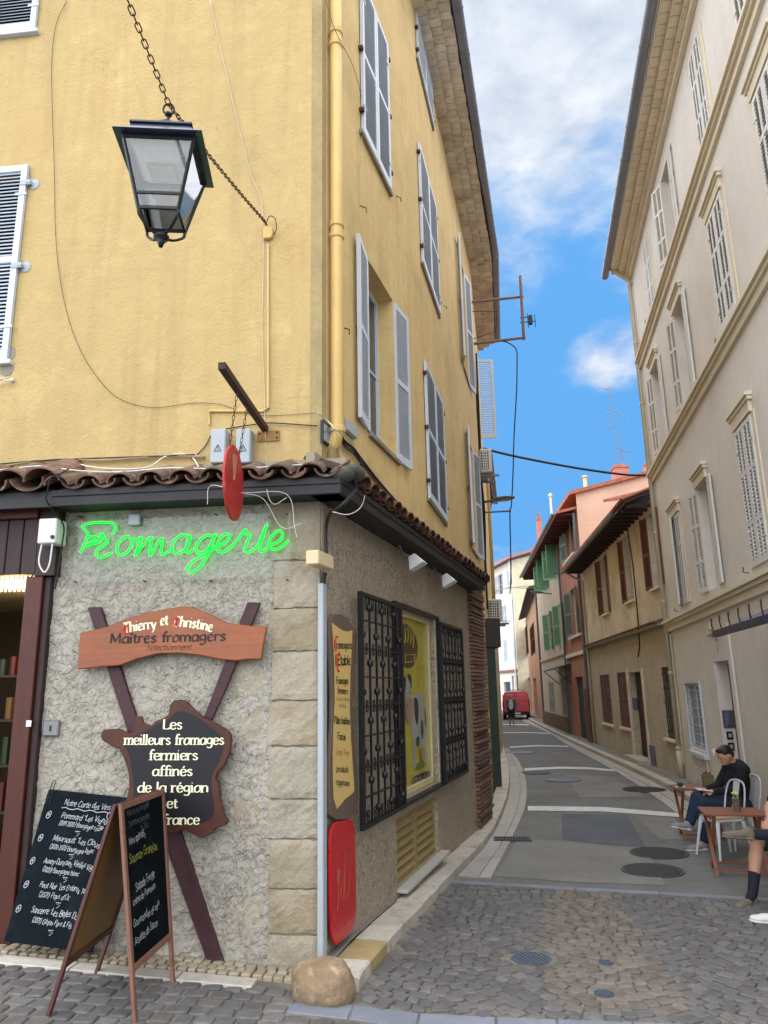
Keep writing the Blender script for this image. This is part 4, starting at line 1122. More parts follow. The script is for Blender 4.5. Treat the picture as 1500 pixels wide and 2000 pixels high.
# ---------------- pen lettering ----------------
GL_ = {
'a': (3.6, "~3.1 3.3,1.7 4,.4 2.6,.7 .3,2 .1,3.1 1.5;3.1 4,3.1 .6,3.6 0"), 'b': (3.6, ".5 6.4,.5 .2;~.5 1,1.7 0,3.2 1.4,2.8 3.7,1.3 3.9,.5 2.7"),
'c': (3.2, "~2.9 3.2,1.7 4,.4 2.5,.8 .3,2 0,2.9 .8"), 'd': (3.7, "~3.1 3.2,1.7 4,.4 2.3,.9 .1,2.3 .3,3.1 1.4;3.1 6.4,3.1 0"),
'e': (3.3, "~.5 2.1,2.9 2.4,2.3 3.9,.9 3.8,.4 2,1 .2,2.1 0,3 .8"), 'f': (2.4, "~2.7 5.8,1.9 6.4,1.2 5.4,1.1 3.8,1.1 0;.2 3.9,2.3 3.9"),
'g': (3.6, "~3 3.3,1.7 4,.4 2.6,.9 .8,2.2 .8,3 2;~3 4,3 -.6,2 -2,.4 -1.5"), 'h': (3.8, ".5 6.4,.5 0;~.5 2.6,1.8 4,2.9 3.2,3 1.5,3 0"),
'i': (1.6, ".7 4,.7 0;.6 5.6,.85 5.9"), 'l': (1.6, ".7 6.4,.7 0"), 'j': (1.8, "~1 4,1 -.5,.4 -1.8,-.3 -1.5;.9 5.6,1.1 5.9"), 'k': (3.5, ".5 6.4,.5 0;3 4,.6 1.8;1.3 2.4,3.2 0"),
'm': (5.4, ".5 4,.5 0;~.5 2.8,1.6 4,2.6 3.2,2.6 0;~2.6 2.8,3.7 4,4.7 3.2,4.7 0"), 'n': (3.8, ".5 4,.5 0;~.5 2.7,1.8 4,2.9 3.2,3 1.5,3 0"),
'o': (3.5, "~1.7 4,.4 2.6,.6 .4,1.8 0,3.1 1.4,2.9 3.5,1.7 4"), 'p': (3.6, ".5 4,.5 -2;~.5 3,1.7 4,3.2 2.6,2.8 .3,1.3 0,.5 1"), 'q': (3.6, "3.1 4,3.1 -2;~3.1 3,1.7 4,.4 2.4,.9 .2,2.2 .2,3.1 1"),
'r': (2.6, ".5 4,.5 0;~.5 2.5,1.4 3.9,2.5 3.6"), 's': (2.9, "~2.5 3.3,1.4 4,.5 3,1.5 2.1,2.5 1,1.5 0,.4 .7"), 't': (2.5, "~1 5.4,1 .8,1.5 0,2.4 .5;.1 3.9,2.2 3.9"),
'u': (3.8, "~.5 4,.5 1,1.4 0,2.9 1.2;3 4,3 0"), 'v': (3.3, ".3 4,1.6 0;1.6 0,3 4"), 'w': (4.6, ".3 4,1.3 0;1.3 0,2.3 4;2.3 4,3.3 0;3.3 0,4.3 4"), 'x': (3.2, ".3 4,2.9 0;2.9 4,.3 0"), 'y': (3.4, ".3 4,1.7 0;~3.1 4,1.7 0,1 -1.6,.2 -2"), 'z': (3, ".4 3.9,2.7 3.9;2.7 3.9,.4 .1;.4 .1,2.8 .1"),
'A': (4.6, ".2 0,2.2 6.2;2.2 6.2,4.2 0;1 2.2,3.4 2.2"), 'B': (4.2, ".6 6.2,.6 0;~.6 6.1,2.8 6,3 4,.7 3.3;~.7 3.3,3.6 3,3.4 .4,.6 .1"), 'C': (4.3, "~3.9 5,2.4 6.3,.5 4,.7 1,2.5 0,4 1.1"), 'D': (4.6, ".6 6.2,.6 0;~.6 6.1,3.2 5.8,4.1 3,3 .3,.6 .1"),
'E': (3.9, ".6 6.2,.6 0;.6 6.1,3.5 6.1;.6 3.3,2.8 3.3;.6 .1,3.6 .1"), 'F': (3.7, ".6 6.2,.6 0;.6 6.1,3.5 6.1;.6 3.3,2.8 3.3"), 'G': (4.6, "~3.9 5,2.4 6.3,.5 4,.7 1,2.5 0,4 1;4 2.8,4 .6;2.8 2.8,4.2 2.8"), 'L': (3.7, ".7 6.2,.7 .1;.7 .1,3.5 .1;3.5 .1,3.5 1"),
'M': (5.6, ".6 0,.7 6.2;.7 6.2,2.7 1;2.7 1,4.7 6.2;4.7 6.2,4.8 0"), 'N': (4.7, ".6 0,.6 6.2;.6 6.2,4 0;4 0,4 6.2"), 'P': (4, ".7 6.2,.7 0;~.7 6.1,3 6,3.4 4.4,2.6 3,.7 2.8"), 'R': (4.2, ".7 6.2,.7 0;~.7 6.1,3 6,3.2 4.2,.8 3.1;1.8 3.1,3.9 0"),
'S': (3.9, "~3.4 5.3,2 6.3,.6 4.9,1.8 3.4,3.4 1.8,2 0,.4 1"), 'T': (4.2, ".2 6.1,4 6.1;2.1 6.1,2.1 0"), 'V': (4.3, ".2 6.2,2.1 0;2.1 0,4.1 6.2"), 'O': (4.6, "~2.3 6.3,.5 4.4,.7 1,2.4 0,4.1 1.6,3.9 5,2.3 6.3"), 'I': (1.8, ".8 6.2,.8 0"),
'0': (3.4, "~1.7 6,.5 4,.7 .7,1.8 0,3 2,2.7 5.2,1.7 6"), '1': (2.2, ".3 4.8,1.2 6;1.2 6,1.2 0"), '2': (3.3, "~.4 4.8,1.4 6,2.8 5,2.2 2.8,.3 .2;.3 .1,3 .1"), '7': (3.2, ".3 6,3 6;3 6,1.2 0"), '9': (3.3, "~2.8 4.8,1.5 6,.4 4.6,1.2 3,2.8 4;~2.9 5,2.6 1.6,1.2 0"), '4': (3.4, "2.4 0,2.4 6;2.4 6,.2 1.8;.2 1.8,3.2 1.8"), '5': (3.2, "2.8 6,.8 6;.8 6,.6 3.6;~.6 3.4,2.6 3.6,2.6 .6,.4 .3"),
'(': (1.8, "~1.6 7,.5 4.5,.5 1.5,1.6 -1"), ')': (1.8, "~.2 7,1.3 4.5,1.3 1.5,.2 -1"), '"': (1.8, ".4 6.4,.4 5.4;1.2 6.4,1.2 5.4"), "'": (1, ".5 6.4,.4 5.3"), '-': (2.4, ".3 2.2,2 2.2"), '.': (1.4, ".5 0,.8 .25"), ',': (1.4, ".7 .4,.3 -.9"), '*': (3, ".4 2,2.6 4.4;2.6 2,.4 4.4;1.5 1.7,1.5 4.8"), '&': (4, "~3.6 0,.8 4.6,1.6 6,2.6 4.8,.6 1.6,1.4 0,3.6 2.2"), '~': (3, "~0 2,.8 3,1.6 2,2.4 3,3 2.4"), '+': (3, ".3 2.4,2.7 2.4;1.5 1.1,1.5 3.7"), '@': (4.5, "~2.2 5.6,.3 3.8,.8 .6,2.6 -.2,4.2 2,3.6 4.8,2.2 5.6;1.4 2,3 3.8;3 2,1.4 3.8"),
}
ACC = {'é': ('e', "2.2 5.9,1.3 4.9"), 'è': ('e', "1.1 5.9,2 4.9"), 'î': ('i', ".1 5,.8 6;.8 6,1.5 5"), 'â': ('a', ".8 4.9,1.7 6;1.7 6,2.6 4.9"), 'ê': ('e', ".8 4.9,1.7 6;1.7 6,2.6 4.9"), 'ô': ('o', ".8 4.9,1.7 6;1.7 6,2.6 4.9"), 'É': ('E', "2.6 8,1.6 6.9"), 'ç': ('c', "1.8 0,1.5 -1.3")}
def catmull(P, n=5):
    P = [P[0] + (P[0] - P[1])] + P + [P[-1] + (P[-1] - P[-2])] if (P[0] - P[-1]).length > 1e-3 else [P[-2]] + P + [P[1]]
    o = []
    for i in range(1, len(P) - 2):
        for k in range(n):
            t = k / n; a, b, c, d = P[i - 1], P[i], P[i + 1], P[i + 2]
            o.append(.5 * ((2 * b) + (c - a) * t + (2 * a - 5 * b + 4 * c - d) * t * t + (3 * b - a - 3 * c + d) * t ** 3))
    return o + [P[-2]]
def glyph(ch, ang=False):
    acc = ''
    if ch in ACC: ch, acc = ACC[ch]
    adv, s_ = GL_.get(ch, (2.2, ''))
    if acc: s_ += ';' + acc
    out_ = []
    for st in s_.split(';'):
        if not st: continue
        sm = st[0] == '~'; st = st.lstrip('~')
        P = [Vector([float(v) for v in q.split()]) for q in st.split(',')]
        out_.append((catmull(P) if sm and len(P) > 2 and not ang else P))
    return adv, out_
STY = {'serif': (.62, .26, 0, True, 0), 'gothic': (.74, .20, math.radians(38), False, 0), 'chalk': (.20, .20, 0, False, .18), 'pen': (.34, .16, math.radians(35), False, .28), 'bold': (.42, .42, 0, False, 0), 'thin': (.13, .13, 0, False, .2)}
def text_mb(s_, sty, xh, x, z, align='c', arc=None, cond=1.0, jit=0, rot=0, y=0):
    """xh: x-height in metres; x,z anchor of the baseline; arc: (total bend in metres at the ends)"""
    a_, b_, th, ser, sh = STY[sty]; u = xh / 4; mb = MB()
    adv = [glyph(c)[0] * cond for c in s_]; W_ = sum(adv) * u
    cx = {'c': -W_ / 2, 'l': 0, 'r': -W_}[align]; k = 0
    for c, ad in zip(s_, adv):
        _, st = glyph(c, sty == 'gothic')
        jz = random.uniform(-jit, jit) * u; jr = random.uniform(-jit, jit) * .06
        strokes = list(st)
        if ser:
            for P in st:
                for e, q in ((P[0], P[1]), (P[-1], P[-2])):
                    if abs(e.x - q.x) < .35 and abs(e.y - q.y) > .3 and (abs(e.y) < .05 or e.y in (4, 6.4, 6.2, -2)) and c not in 'csgouae0':
                        strokes.append([Vector((e.x - .85, e.y)), Vector((e.x + (.85 if e.y < 1 else .1), e.y))])
        for P in strokes:
            Q = []
            for p in P: Q.append(Vector(((p.x * cond + sh * p.y), p.y)))
            L_ = []; R_ = []
            for i, p in enumerate(Q):
                t = Q[min(i + 1, len(Q) - 1)] - Q[max(i - 1, 0)]
                if t.length < 1e-6: t = Vector((1, 0))
                t.normalize(); n_ = Vector((-t.y, t.x))
                ca, sa = math.cos(th), math.sin(th)
                h = math.sqrt((a_ * (n_.x * ca + n_.y * sa)) ** 2 + (b_ * (-n_.x * sa + n_.y * ca)) ** 2)
                L_.append(p + n_ * h); R_.append(p - n_ * h)
            vs = []
            for p in L_ + R_:
                X_ = cx + p.x * u; Z_ = p.y * u + jz + jr * X_
                if arc:
                    f = X_ / (W_ / 2); Z_ += -arc * f * f; X_ += 0
                if rot: X_, Z_ = X_ * math.cos(rot) - Z_ * math.sin(rot), X_ * math.sin(rot) + Z_ * math.cos(rot)
                vs.append((x + X_, y - .0004 * (k % 9), z + Z_))
            n2 = len(Q); mb.add(vs, [(i, i + n2, i + 1 + n2, i + 1) for i in range(n2 - 1)]); k += 1
        cx += ad * u
    return mb
def text(s_, sty, xh, x, z, F_M, parent, mt, y=0, **k):
    mb = text_mb(s_, sty, xh, x, z, y=y, **k)
    return ob('lettering', mb, mt, M=F_M, parent=parent)
def wobble(pts, closed=False): return catmull([Vector(p) for p in pts], 5)

M_INKW = mat('cream_letter_paint', (232, 226, 190), .95, rough=.6, var=.03, bump=0)
M_INKK = mat('black_letter_paint', (26, 18, 20), .8, rough=.6, var=.03, bump=0)
M_INKR = mat('red_letter_paint', (206, 62, 44), .9, rough=.6, var=.03, bump=0)
M_CHALK = mat('chalk_white', (222, 226, 228), .75, rough=.95, var=.25, vs=60, bump=0)
M_CHALKY = mat('chalk_yellow', (200, 200, 90), .6, rough=.95, var=.25, vs=60, bump=0)
M_CHALKD = mat('chalk_faint', (130, 130, 150), .5, rough=.95, var=.3, vs=60, bump=0)
M_SLATE = mat('slate_blackboard', (30, 44, 54), .25, rough=.9, spec=.15, var=.2, vs=5, bump=.08, dirt=[((70, 82, 92), 4, .5, .8, .2)])

def P(F, l, y=0): return [F.xz(a, b, y) for a, b in l]
# ---------- wooden cross, arched board, france shaped board ----------
def plank(F, top, bot, y0, y1, nm='plank'):
    """plank given by pixel quads: top pair, bottom pair"""
    q = P(F, [top[0], top[1], bot[1], bot[0]], y0)
    return MB().prism(q, y0, y1)
B1 = thing('crossed_planks', 'two dark red planks crossed behind the cheese maker sign boards', 'crossed planks', FA.m(FA.X(330, 1600), -.03, .2))
M_PLK = mat('dark_red_plank', (74, 38, 44), .7, rough=.55, var=.15, vs=4, bump=.3, bs=50, wave=(4, 30, 30), dirt=[((150, 140, 130), 16, .62, .75, .35)])
q = P(FA, [(173, 1187), (198, 1186), (345, 1610), (365, 1600), (442, 1888), (400, 1888), (330, 1640), (250, 1430)], -.03)
ob('plank', MB().prism(P(FA, [(173, 1187), (198, 1186), (268, 1400), (345, 1598), (369, 1668), (442, 1893), (411, 1890), (330, 1665), (250, 1425)], -.025), -.045, -.005), M_PLK, M=FA.M, parent=B1, bev=.004)
ob('plank', MB().prism(P(FA, [(484, 1177), (510, 1177), (440, 1352), (380, 1480), (300, 1660), (283, 1640), (350, 1490), (402, 1395)], -.06), -.08, -.047), M_PLK, M=FA.M, parent=B1, bev=.004)
B2 = thing('arched_sign_board', 'orange varnished arched board lettered Thierry et Christine over the crossed planks', 'sign board', FA.m(FA.X(340, 1250), -.08, FA.Z(340, 1250)))
out_ = P(FA, [(157, 1236), (190, 1229), (210, 1224), (245, 1209), (285, 1197), (320, 1191), (345, 1186), (362, 1184), (378, 1186), (398, 1194), (420, 1204), (442, 1216), (470, 1220), (495, 1223), (523, 1223), (516, 1255), (511, 1288), (485, 1288), (460, 1291), (430, 1288), (390, 1280), (350, 1276), (310, 1277), (270, 1287), (235, 1300), (195, 1303), (152, 1308)], -.1)
bb = ob('board', MB().prism(out_, -.112, -.082), M_ORW, M=FA.M, parent=B2, bev=.007)
yT = -.1135
def line(s_, sty, pl, pr, hpx, F, y, par, mt, n0=None, **k):
    """lettering fitted between two pixel points on the baseline, x-height in pixels"""
    x0, z0 = F.xz(*pl, y); x1, z1 = F.xz(*pr, y); xm = (pl[0] + pr[0]) / 2; ym = (pl[1] + pr[1]) / 2
    xh = F.Z(xm, ym - hpx, y) - F.Z(xm, ym, y)
    W_ = sum(glyph(c)[0] for c in s_) * xh / 4; cond = (math.hypot(x1 - x0, z1 - z0)) / W_
    rot = math.atan2(z1 - z0, x1 - x0)
    return text(s_, sty, xh, (x0 + x1) / 2, (z0 + z1) / 2, F.M, par, mt, y=y, cond=cond, rot=rot, **k)
line('Thierry', 'gothic', (241, 1236), (306, 1226), 13, FA, yT, B2, M_INKW, arc=.008)
line('et', 'gothic', (313, 1221), (329, 1220), 13, FA, yT, B2, M_INKW)
line('Christine', 'gothic', (338, 1221), (415, 1232), 13, FA, yT, B2, M_INKW, arc=.010)
mb = MB()
for (px, py) in ((247, 1230), (345, 1214)):
    x_, z_ = FA.xz(px, py, yT); r_ = .028
    mb.tube([(x_ + math.cos(a) * r_ * .9, yT - .002, z_ + math.sin(a) * r_ * 1.1) for a in [.7 + i * .5 for i in range(10)]], .0055, 4)
    mb.tube([(x_ - .005, yT - .002, z_ - .03), (x_ - .005, yT - .002, z_ + .035)], .006, 4)
ob('red_initials', mb, M_INKR, M=FA.M, parent=B2, kind='stuff')
line('Maîtres fromagers', 'gothic', (214, 1257), (441, 1251), 13, FA, yT, B2, M_INKK)
line('Sélectionnent', 'pen', (284, 1270), (374, 1268), 7, FA, yT, B2, M_INKK)
B3 = thing('france_shaped_board', 'dark board cut in the outline of France, cream lettering on black', 'sign board', FA.m(FA.X(330, 1500), -.1, FA.Z(330, 1640)))
fr = P(FA, [(197, 1434), (203, 1425), (232, 1423), (245, 1430), (258, 1433), (264, 1412), (263, 1398), (277, 1400), (280, 1411), (296, 1418), (303, 1409), (318, 1403), (329, 1396), (333, 1376), (340, 1368), (352, 1366), (366, 1370), (378, 1384), (398, 1401), (425, 1414), (450, 1430), (453, 1445), (449, 1472), (439, 1495), (426, 1508), (422, 1520), (429, 1535), (431, 1560), (440, 1592), (446, 1604), (441, 1611), (424, 1616), (415, 1627), (396, 1637), (378, 1628), (362, 1618), (345, 1626), (318, 1626), (296, 1615), (280, 1602), (250, 1590), (247, 1562), (253, 1540), (252, 1510), (246, 1490), (235, 1464), (222, 1458), (200, 1446)], -.12)
M_MAPB = mat('brown_edged_black_board', (86, 42, 24), .6, rough=.5, var=.35, vs=5, bump=.1)
ob('board', MB().prism(fr, -.13, -.095), M_MAPB, M=FA.M, parent=B3, bev=.006)
blk = P(FA, [(262, 1440), (300, 1418), (330, 1405), (345, 1388), (372, 1392), (400, 1412), (428, 1432), (436, 1450), (432, 1478), (420, 1500), (410, 1520), (415, 1560), (420, 1590), (400, 1608), (350, 1612), (290, 1600), (258, 1585), (262, 1540), (258, 1500), (252, 1470), (240, 1452)], -.131)
blk = [tuple(v) for v in smooth2([Vector(v) for v in blk + [blk[0]]], 2)[:-1]]
ob('black_field', MB().prism(blk, -.1325, -.1305), mat('black_board_paint', (20, 18, 26), .6, rough=.5, var=.2, bump=.05), M=FA.M, parent=B3)
y3 = -.134
for s_, a, b, py in (('Les', 317, 356, 1424), ('meilleurs fromages', 242, 438, 1454), ('fermiers', 290, 387, 1484), ('affinés', 297, 376, 1515), ('de la région', 268, 408, 1547), ('et', 325, 348, 1578), ('france', 318, 390, 1610)):
    line(s_, 'serif', (a, py), (b, py), 12.5, FA, y3, B3, M_INKW)

# ---------- neon ----------
NE = thing('neon_sign', 'green neon script reading Fromagerie on a clear acrylic panel', 'neon sign', FA.m(FA.X(360, 1060), -.06, FA.Z(360, 1120)))
M_NEON = mat('green_neon', (10, 130, 30), .5, bump=0, var=0, emis=((.0, 1.0, .03), .55))
npx = lambda l: [(140 + a * .3, 1000 + b * .3) for a, b in l]
neon = [npx([(265, 140), (288, 110), (275, 78), (200, 66), (120, 72), (70, 95), (95, 120), (108, 140), (100, 165), (55, 265)]),
        npx([(100, 165), (160, 162), (160, 176), (90, 222)]), npx([(90, 222), (165, 200), (195, 180), (185, 150), (200, 142), (208, 165), (235, 192), (165, 250), (165, 288), (195, 295), (260, 265)]),
        npx([(390, 185), (360, 158), (310, 195), (292, 245), (315, 280), (355, 265), (388, 225), (394, 180), (420, 190)]),
        npx([(420, 190), (450, 165), (452, 180), (410, 285), (470, 205), (515, 165), (520, 185), (508, 285), (560, 200), (585, 170), (590, 200), (582, 255), (600, 275), (660, 240)]),
        npx([(765, 165), (720, 148), (665, 190), (652, 245), (680, 270), (730, 250), (765, 200), (770, 150), (745, 250), (770, 262), (790, 240)]),
        npx([(930, 160), (880, 152), (825, 195), (810, 245), (835, 268), (890, 235), (930, 160), (935, 152), (880, 290), (820, 370), (770, 392), (752, 365), (800, 315), (880, 270), (960, 215)]),
        npx([(955, 225), (1010, 190), (1030, 155), (995, 145), (955, 190), (950, 245), (985, 262), (1030, 235), (1080, 180), (1120, 125), (1135, 115), (1130, 140)]),
        npx([(1130, 140), (1160, 145), (1150, 180), (1125, 240), (1145, 262), (1190, 240), (1225, 190), (1268, 85), (1262, 110), (1225, 230), (1230, 255), (1262, 245), (1290, 215)]),
        npx([(1290, 215), (1350, 190), (1375, 145), (1350, 120), (1305, 150), (1283, 205), (1300, 240), (1345, 240), (1385, 210), (1412, 185)])]
mb = MB()
for st in neon:
    pts = [Vector((FA.xz(a, b, -.075)[0], FA.xz(a, b, -.075)[1])) for a, b in st]
    c_ = catmull(pts, 4)
    mb.tube([(p.x, -.075 - .003 * math.sin(i * .3), p.y) for i, p in enumerate(c_)],   .0078, 6)
ob('neon_tube', mb, M_NEON, M=FA.M, parent=NE, smooth=True)
x0, z0 = FA.xz(140, 1140, -.05); x1, z1 = FA.xz(568, 1000, -.05)
M_ACR = glassmat('acrylic', (.97, .98, .97), .03, .05, .3)
ob('acrylic_panel', MB().box(x0, x1, -.05, -.045, z0, z1), M_ACR, M=FA.M, parent=NE)
mb = MB()
for a, b in ((145, 1136), (280, 1134), (410, 1134), (560, 1132), (155, 1008), (420, 1004), (560, 1003)):
    x_, z_ = FA.xz(a, b, -.05); mb.tube([(x_, -.055, z_), (x_, 0, z_)], .006, 6)
ob('stand_off', mb, M_IRON, M=FA.M, parent=NE, kind='stuff')
x_, z_ = FA.xz(265, 1017, -.05); ob('supply_box', MB().box(x_ - .045, x_ + .045, -.085, -.051, z_ - .04, z_ + .045), M_GREY, M=FA.M, parent=NE, bev=.006)

# ---------- key box, junction boxes, ballast boxes ----------
def wallbox(F, px0, py0, px1, py1, d, nm, label, cat, mt, y=0, parts=None):
    x0, z1 = F.xz(px0, py0, y - d); x1, z0 = F.xz(px1, py1, y - d)
    t = thing(nm, label, cat, F.m((x0 + x1) / 2, y, z0))
    ob('box_body', MB().box(x0, x1, y - d, y, z0, z1), mt, M=F.M, parent=t, bev=.008)
    return t, x0, x1, z0, z1
t, x0, x1, z0, z1 = wallbox(FA, 84, 1407, 113, 1438, .03, 'key_box', 'small grey metal key switch box left of the boards', 'key box', mat('brushed_steel', (150, 150, 150), .6, rough=.4, metal=.5, bump=0), -.01)
ob('keyhole', MB().box((x0 + x1) / 2 - .006, (x0 + x1) / 2 + .006, -.045, -.041, (z0 + z1) / 2 - .02, (z0 + z1) / 2 + .02), M_IRON, M=FA.M, parent=t)
for (a, lab, tri) in ((412, 'grey electrical box left of the red oval sign', 0), (461, 'grey electrical box right of the red oval sign', 1)):
    t, x0, x1, z0, z1 = wallbox(FA, a, 838, a + 27, 903, .11, 'electrical_box', lab, 'electrical box', M_GREY)
    xm = (x0 + x1) / 2; zm = z0 + .12
    tr = [Vector((xm - .028, zm - .025)), Vector((xm + .028, zm - .025)), Vector((xm, zm + .028))]
    mb = MB()
    for i in range(3):
        p, q = tr[i], tr[(i + 1) % 3]; mb.tube([(p.x, -.1115, p.y), (q.x, -.1115, q.y)], .0025, 4)
    mb.tube([(xm, -.1115, zm + .012), (xm - .004, -.1115, zm), (xm + .003, -.1115, zm - .002), (xm, -.1115, zm - .016)], .002, 4)
    ob('warning_triangle', mb, M_INKK, M=FA.M, parent=t, kind='stuff')
t, x0, x1, z0, z1 = wallbox(FA, 76, 1013, 107, 1060, .16, 'white_box', 'white plastic electrical box with a hanging cable loop beside the shop door', 'electrical box', M_WHITE, -.06)
ob('cable_gland', MB().cyl(.016, 0, .008, 10, T(((x1 - .02), -.222, z0 + .045)) @ RX(R(90))), M_IRON, M=FA.M, parent=t)
mb = MB(); mb.tube(catmull([Vector((x0 + .03, -.2, z0)), Vector((x0 + .02, -.2, z0 - .14)), Vector((x0 + .07, -.2, z0 - .22)), Vector((x1 - .04, -.2, z0 - .16)), Vector((x1 - .03, -.2, z0))], 6), .006, 6)
ob('cable', mb, M_WHITE, M=FA.M, parent=t)
t, x0, x1, z0, z1 = wallbox(FB, 622, 1073, 652, 1113, .10, 'junction_box', 'beige square junction box at the corner under the canopy', 'junction box', M_BEIGE, -.02)
# conduit under it
xc_ = FB.X(633, 1500, -.05); zc0 = FB.Z(636, 1892, -.05); zc1 = FB.Z(634, 1140, -.05)
cd = thing('wall_conduit', 'pale grey metal conduit running down the corner to the boulder', 'conduit', FB.m(xc_, -.03, zc0))
ob('conduit_cover', MB().box(xc_ - .03, xc_ + .045, -.055, -.01, zc0, zc1), M_GREY, M=FB.M, parent=cd, bev=.006)
mb = MB(); z_ = zc0 + .1
while z_ < zc1: mb.ball((xc_ + .05, -.045, z_), .007, 6); z_ += .28
ob('rivets', mb, M_IRON, M=FB.M, parent=cd, kind='stuff')
zj = z0
mb = MB(); mb.tube(catmull([Vector(p) for p in ((xc_, -.04, zc1), (xc_ + .01, -.05, z0 - .02))], 4), .02, 8)
mb.tube(catmull([Vector((FB.X(637, 1072, -.06), -.06, z1)), Vector((FB.X(637, 1030, -.06), -.06, FB.Z(637, 1030, -.06))), Vector((FB.X(645, 1005, -.14), -.14, FB.Z(645, 1003, -.14))), Vector((FB.X(668, 985, -.3), -.31, FB.Z(668, 985, -.3))), Vector((FB.X(690, 960, -.3), -.32, FB.Z(690, 955, -.3))), Vector((FB.X(690, 935, -.3), -.3, FB.Z(690, 935, -.3))), Vector((FB.X(665, 915, -.1), -.12, FB.Z(665, 915, -.1)))], 6), .014, 6)
ob('black_cable', mb, M_CABLE, M=FB.M, parent=cd)

# ---------- street name plate, grey box on the side wall ----------
x0, z0 = FB.xz(624, 865); x1, z1 = FB.xz(649, 830)
zt = FB.Z(622, 800); zb_ = FB.Z(622, 862)
t = thing('street_plate', 'dark framed glossy plate fixed by the corner above the canopy', 'wall plate', FB.m(.12, 0, zb_))
xa, xb = .0, FB.X(650, 880)
ob('plate', MB().box(xa + .012, xb - .012, -.022, -.012, zb_ + .03, zt - .09), mat('glossy_plate', (150, 180, 230), 1.0, rough=.06, metal=.7, bump=0, var=.3, vs=3), M=FB.M, parent=t)
mb = MB(); mb.box(xa, xa + .012, -.025, 0, zb_, zt - .07).box(xb - .012, xb, -.025, 0, zb_, zt - .07).box(xa + .012, xb - .012, -.024, 0, zb_ + .015, zb_ + .03).box(xa + .012, xb - .012, -.024, 0, zt - .09, zt - .07)
ob('plate_frame', mb, M_IRON, M=FB.M, parent=t)
wallbox(FB, 679, 816, 699, 858, .05, 'grey_wall_box', 'small grey box right of the yellow downpipe', 'junction box', M_GREY)

# ---------- long painted wooden scroll board on the side wall ----------
SB = thing('scroll_board', 'tall painted wooden board like a parchment listing cheeses and fresh pasta', 'sign board', FB.m(FB.X(665, 1400), -.03, FB.Z(665, 1600)))
M_BRN = mat('brown_painted_board', (124, 104, 92), .65, rough=.5, var=.08, bump=.1)
M_PARCH = mat('parchment_paint', (226, 196, 120), .8, rough=.55, var=.10, vs=3, bump=.05, dirt=[((206, 160, 84), 3, .45, .7, .6)])
ol = P(FB, [(641, 1212), (650, 1200), (663, 1199), (678, 1208), (691, 1232), (694, 1245), (692, 1280), (688, 1330), (686, 1400), (690, 1460), (696, 1520), (697, 1560), (690, 1585), (672, 1600), (655, 1601), (642, 1592), (640, 1540), (641, 1480), (645, 1420), (646, 1360), (643, 1290), (640, 1240)], -.045)
ob('board', MB().prism(ol, -.058, -.03), M_BRN, M=FB.M, parent=SB, bev=.005)
il = P(FB, [(648, 1216), (658, 1224), (668, 1231), (678, 1234), (688, 1231), (687, 1260), (684, 1320), (683, 1380), (685, 1440), (689, 1500), (692, 1545), (684, 1553), (674, 1560), (665, 1572), (658, 1580), (652, 1560), (650, 1500), (651, 1430), (654, 1370), (653, 1300), (651, 1250)], -.059)
ob('parchment_field', MB().prism(il, -.0605, -.0585), M_PARCH, M=FB.M, parent=SB)
y4 = -.062
for s_, a, b, py, h, mt, sty in (('Fromagerie', 653, 688, 1268, 10, M_INKK, 'gothic'), ("l'Etable", 655, 685, 1300, 13, M_INKK, 'gothic'), ('Fromages', 657, 680, 1337, 9, M_INKK, 'gothic'), ('fermiers', 659, 679, 1355, 8, M_INKK, 'gothic'), ('Vache, chèvre', 656, 682, 1369, 5, M_INKK, 'pen'), ('brebis', 662, 676, 1382, 5, M_INKK, 'pen'),
                        ('Pâtes fraîches', 653, 683, 1414, 9, M_INKK, 'gothic'), ('Farcis', 659, 675, 1445, 9, M_INKK, 'gothic'), ('Vins Fins', 655, 681, 1476, 9, M_ORW, 'pen'), ('produits', 657, 680, 1508, 8, M_INKK, 'gothic'), ('régionaux', 656, 682, 1534, 8, M_INKK, 'gothic')):
    line(s_, sty, (a, py - 1), (b, py + (1 if py > 1342 else -1)), h, FB, y4, SB, mt)
mb = MB(); x_, z_ = FB.xz(655, 1256, y4); mb.tube([(x_, y4 - .001, z_ - .06), (x_, y4 - .001, z_ + .05), (x_ + .05, y4 - .001, z_ + .05)], .008, 4)
x_, z_ = FB.xz(661, 1293, y4); mb.tube([(x_ + math.cos(a) * .04, y4 - .001, z_ + math.sin(a) * .07) for a in [.8 + i * .45 for i in range(11)]], .007, 4)
ob('red_initials', mb, M_INKR, M=FB.M, parent=SB, kind='stuff')
# ---------- red board ----------
RB = thing('red_board', 'glossy red rounded board with scratched drawings leaning under the parchment board', 'sign board', FB.m(FB.X(667, 1700), -.03, FB.Z(667, 1840)))
M_REDP = mat('red_gloss_paint', (204, 28, 36), .8, rough=.3, var=.08, bump=.05, spec=.5)
ol = P(FB, [(644, 1622), (650, 1608), (660, 1604), (672, 1603), (680, 1599), (686, 1604), (691, 1625), (692, 1700), (693, 1770), (690, 1800), (684, 1817), (670, 1832), (659, 1843), (651, 1844), (646, 1828), (643, 1780), (642, 1700), (642, 1650)], -.045)
ob('board', MB().prism(ol, -.058, -.035), M_REDP, M=FB.M, parent=RB, bev=.005)
M_SCR = mat('faded_gold_line', (196, 104, 76), .75, rough=.5, var=.1, bump=0)
y5 = -.0595
mb = MB()
def pl(l, r=.0022, sm=True):
    pts = [Vector((FB.xz(a, b, y5)[0], FB.xz(a, b, y5)[1])) for a, b in l]
    if sm and len(pts) > 2: pts = catmull(pts, 4)
    mb.tube([(p.x, y5, p.y) for p in pts], r, 4)
q = lambda l: [(630 + a * .135, 1590 + b * .135) for a, b in l]
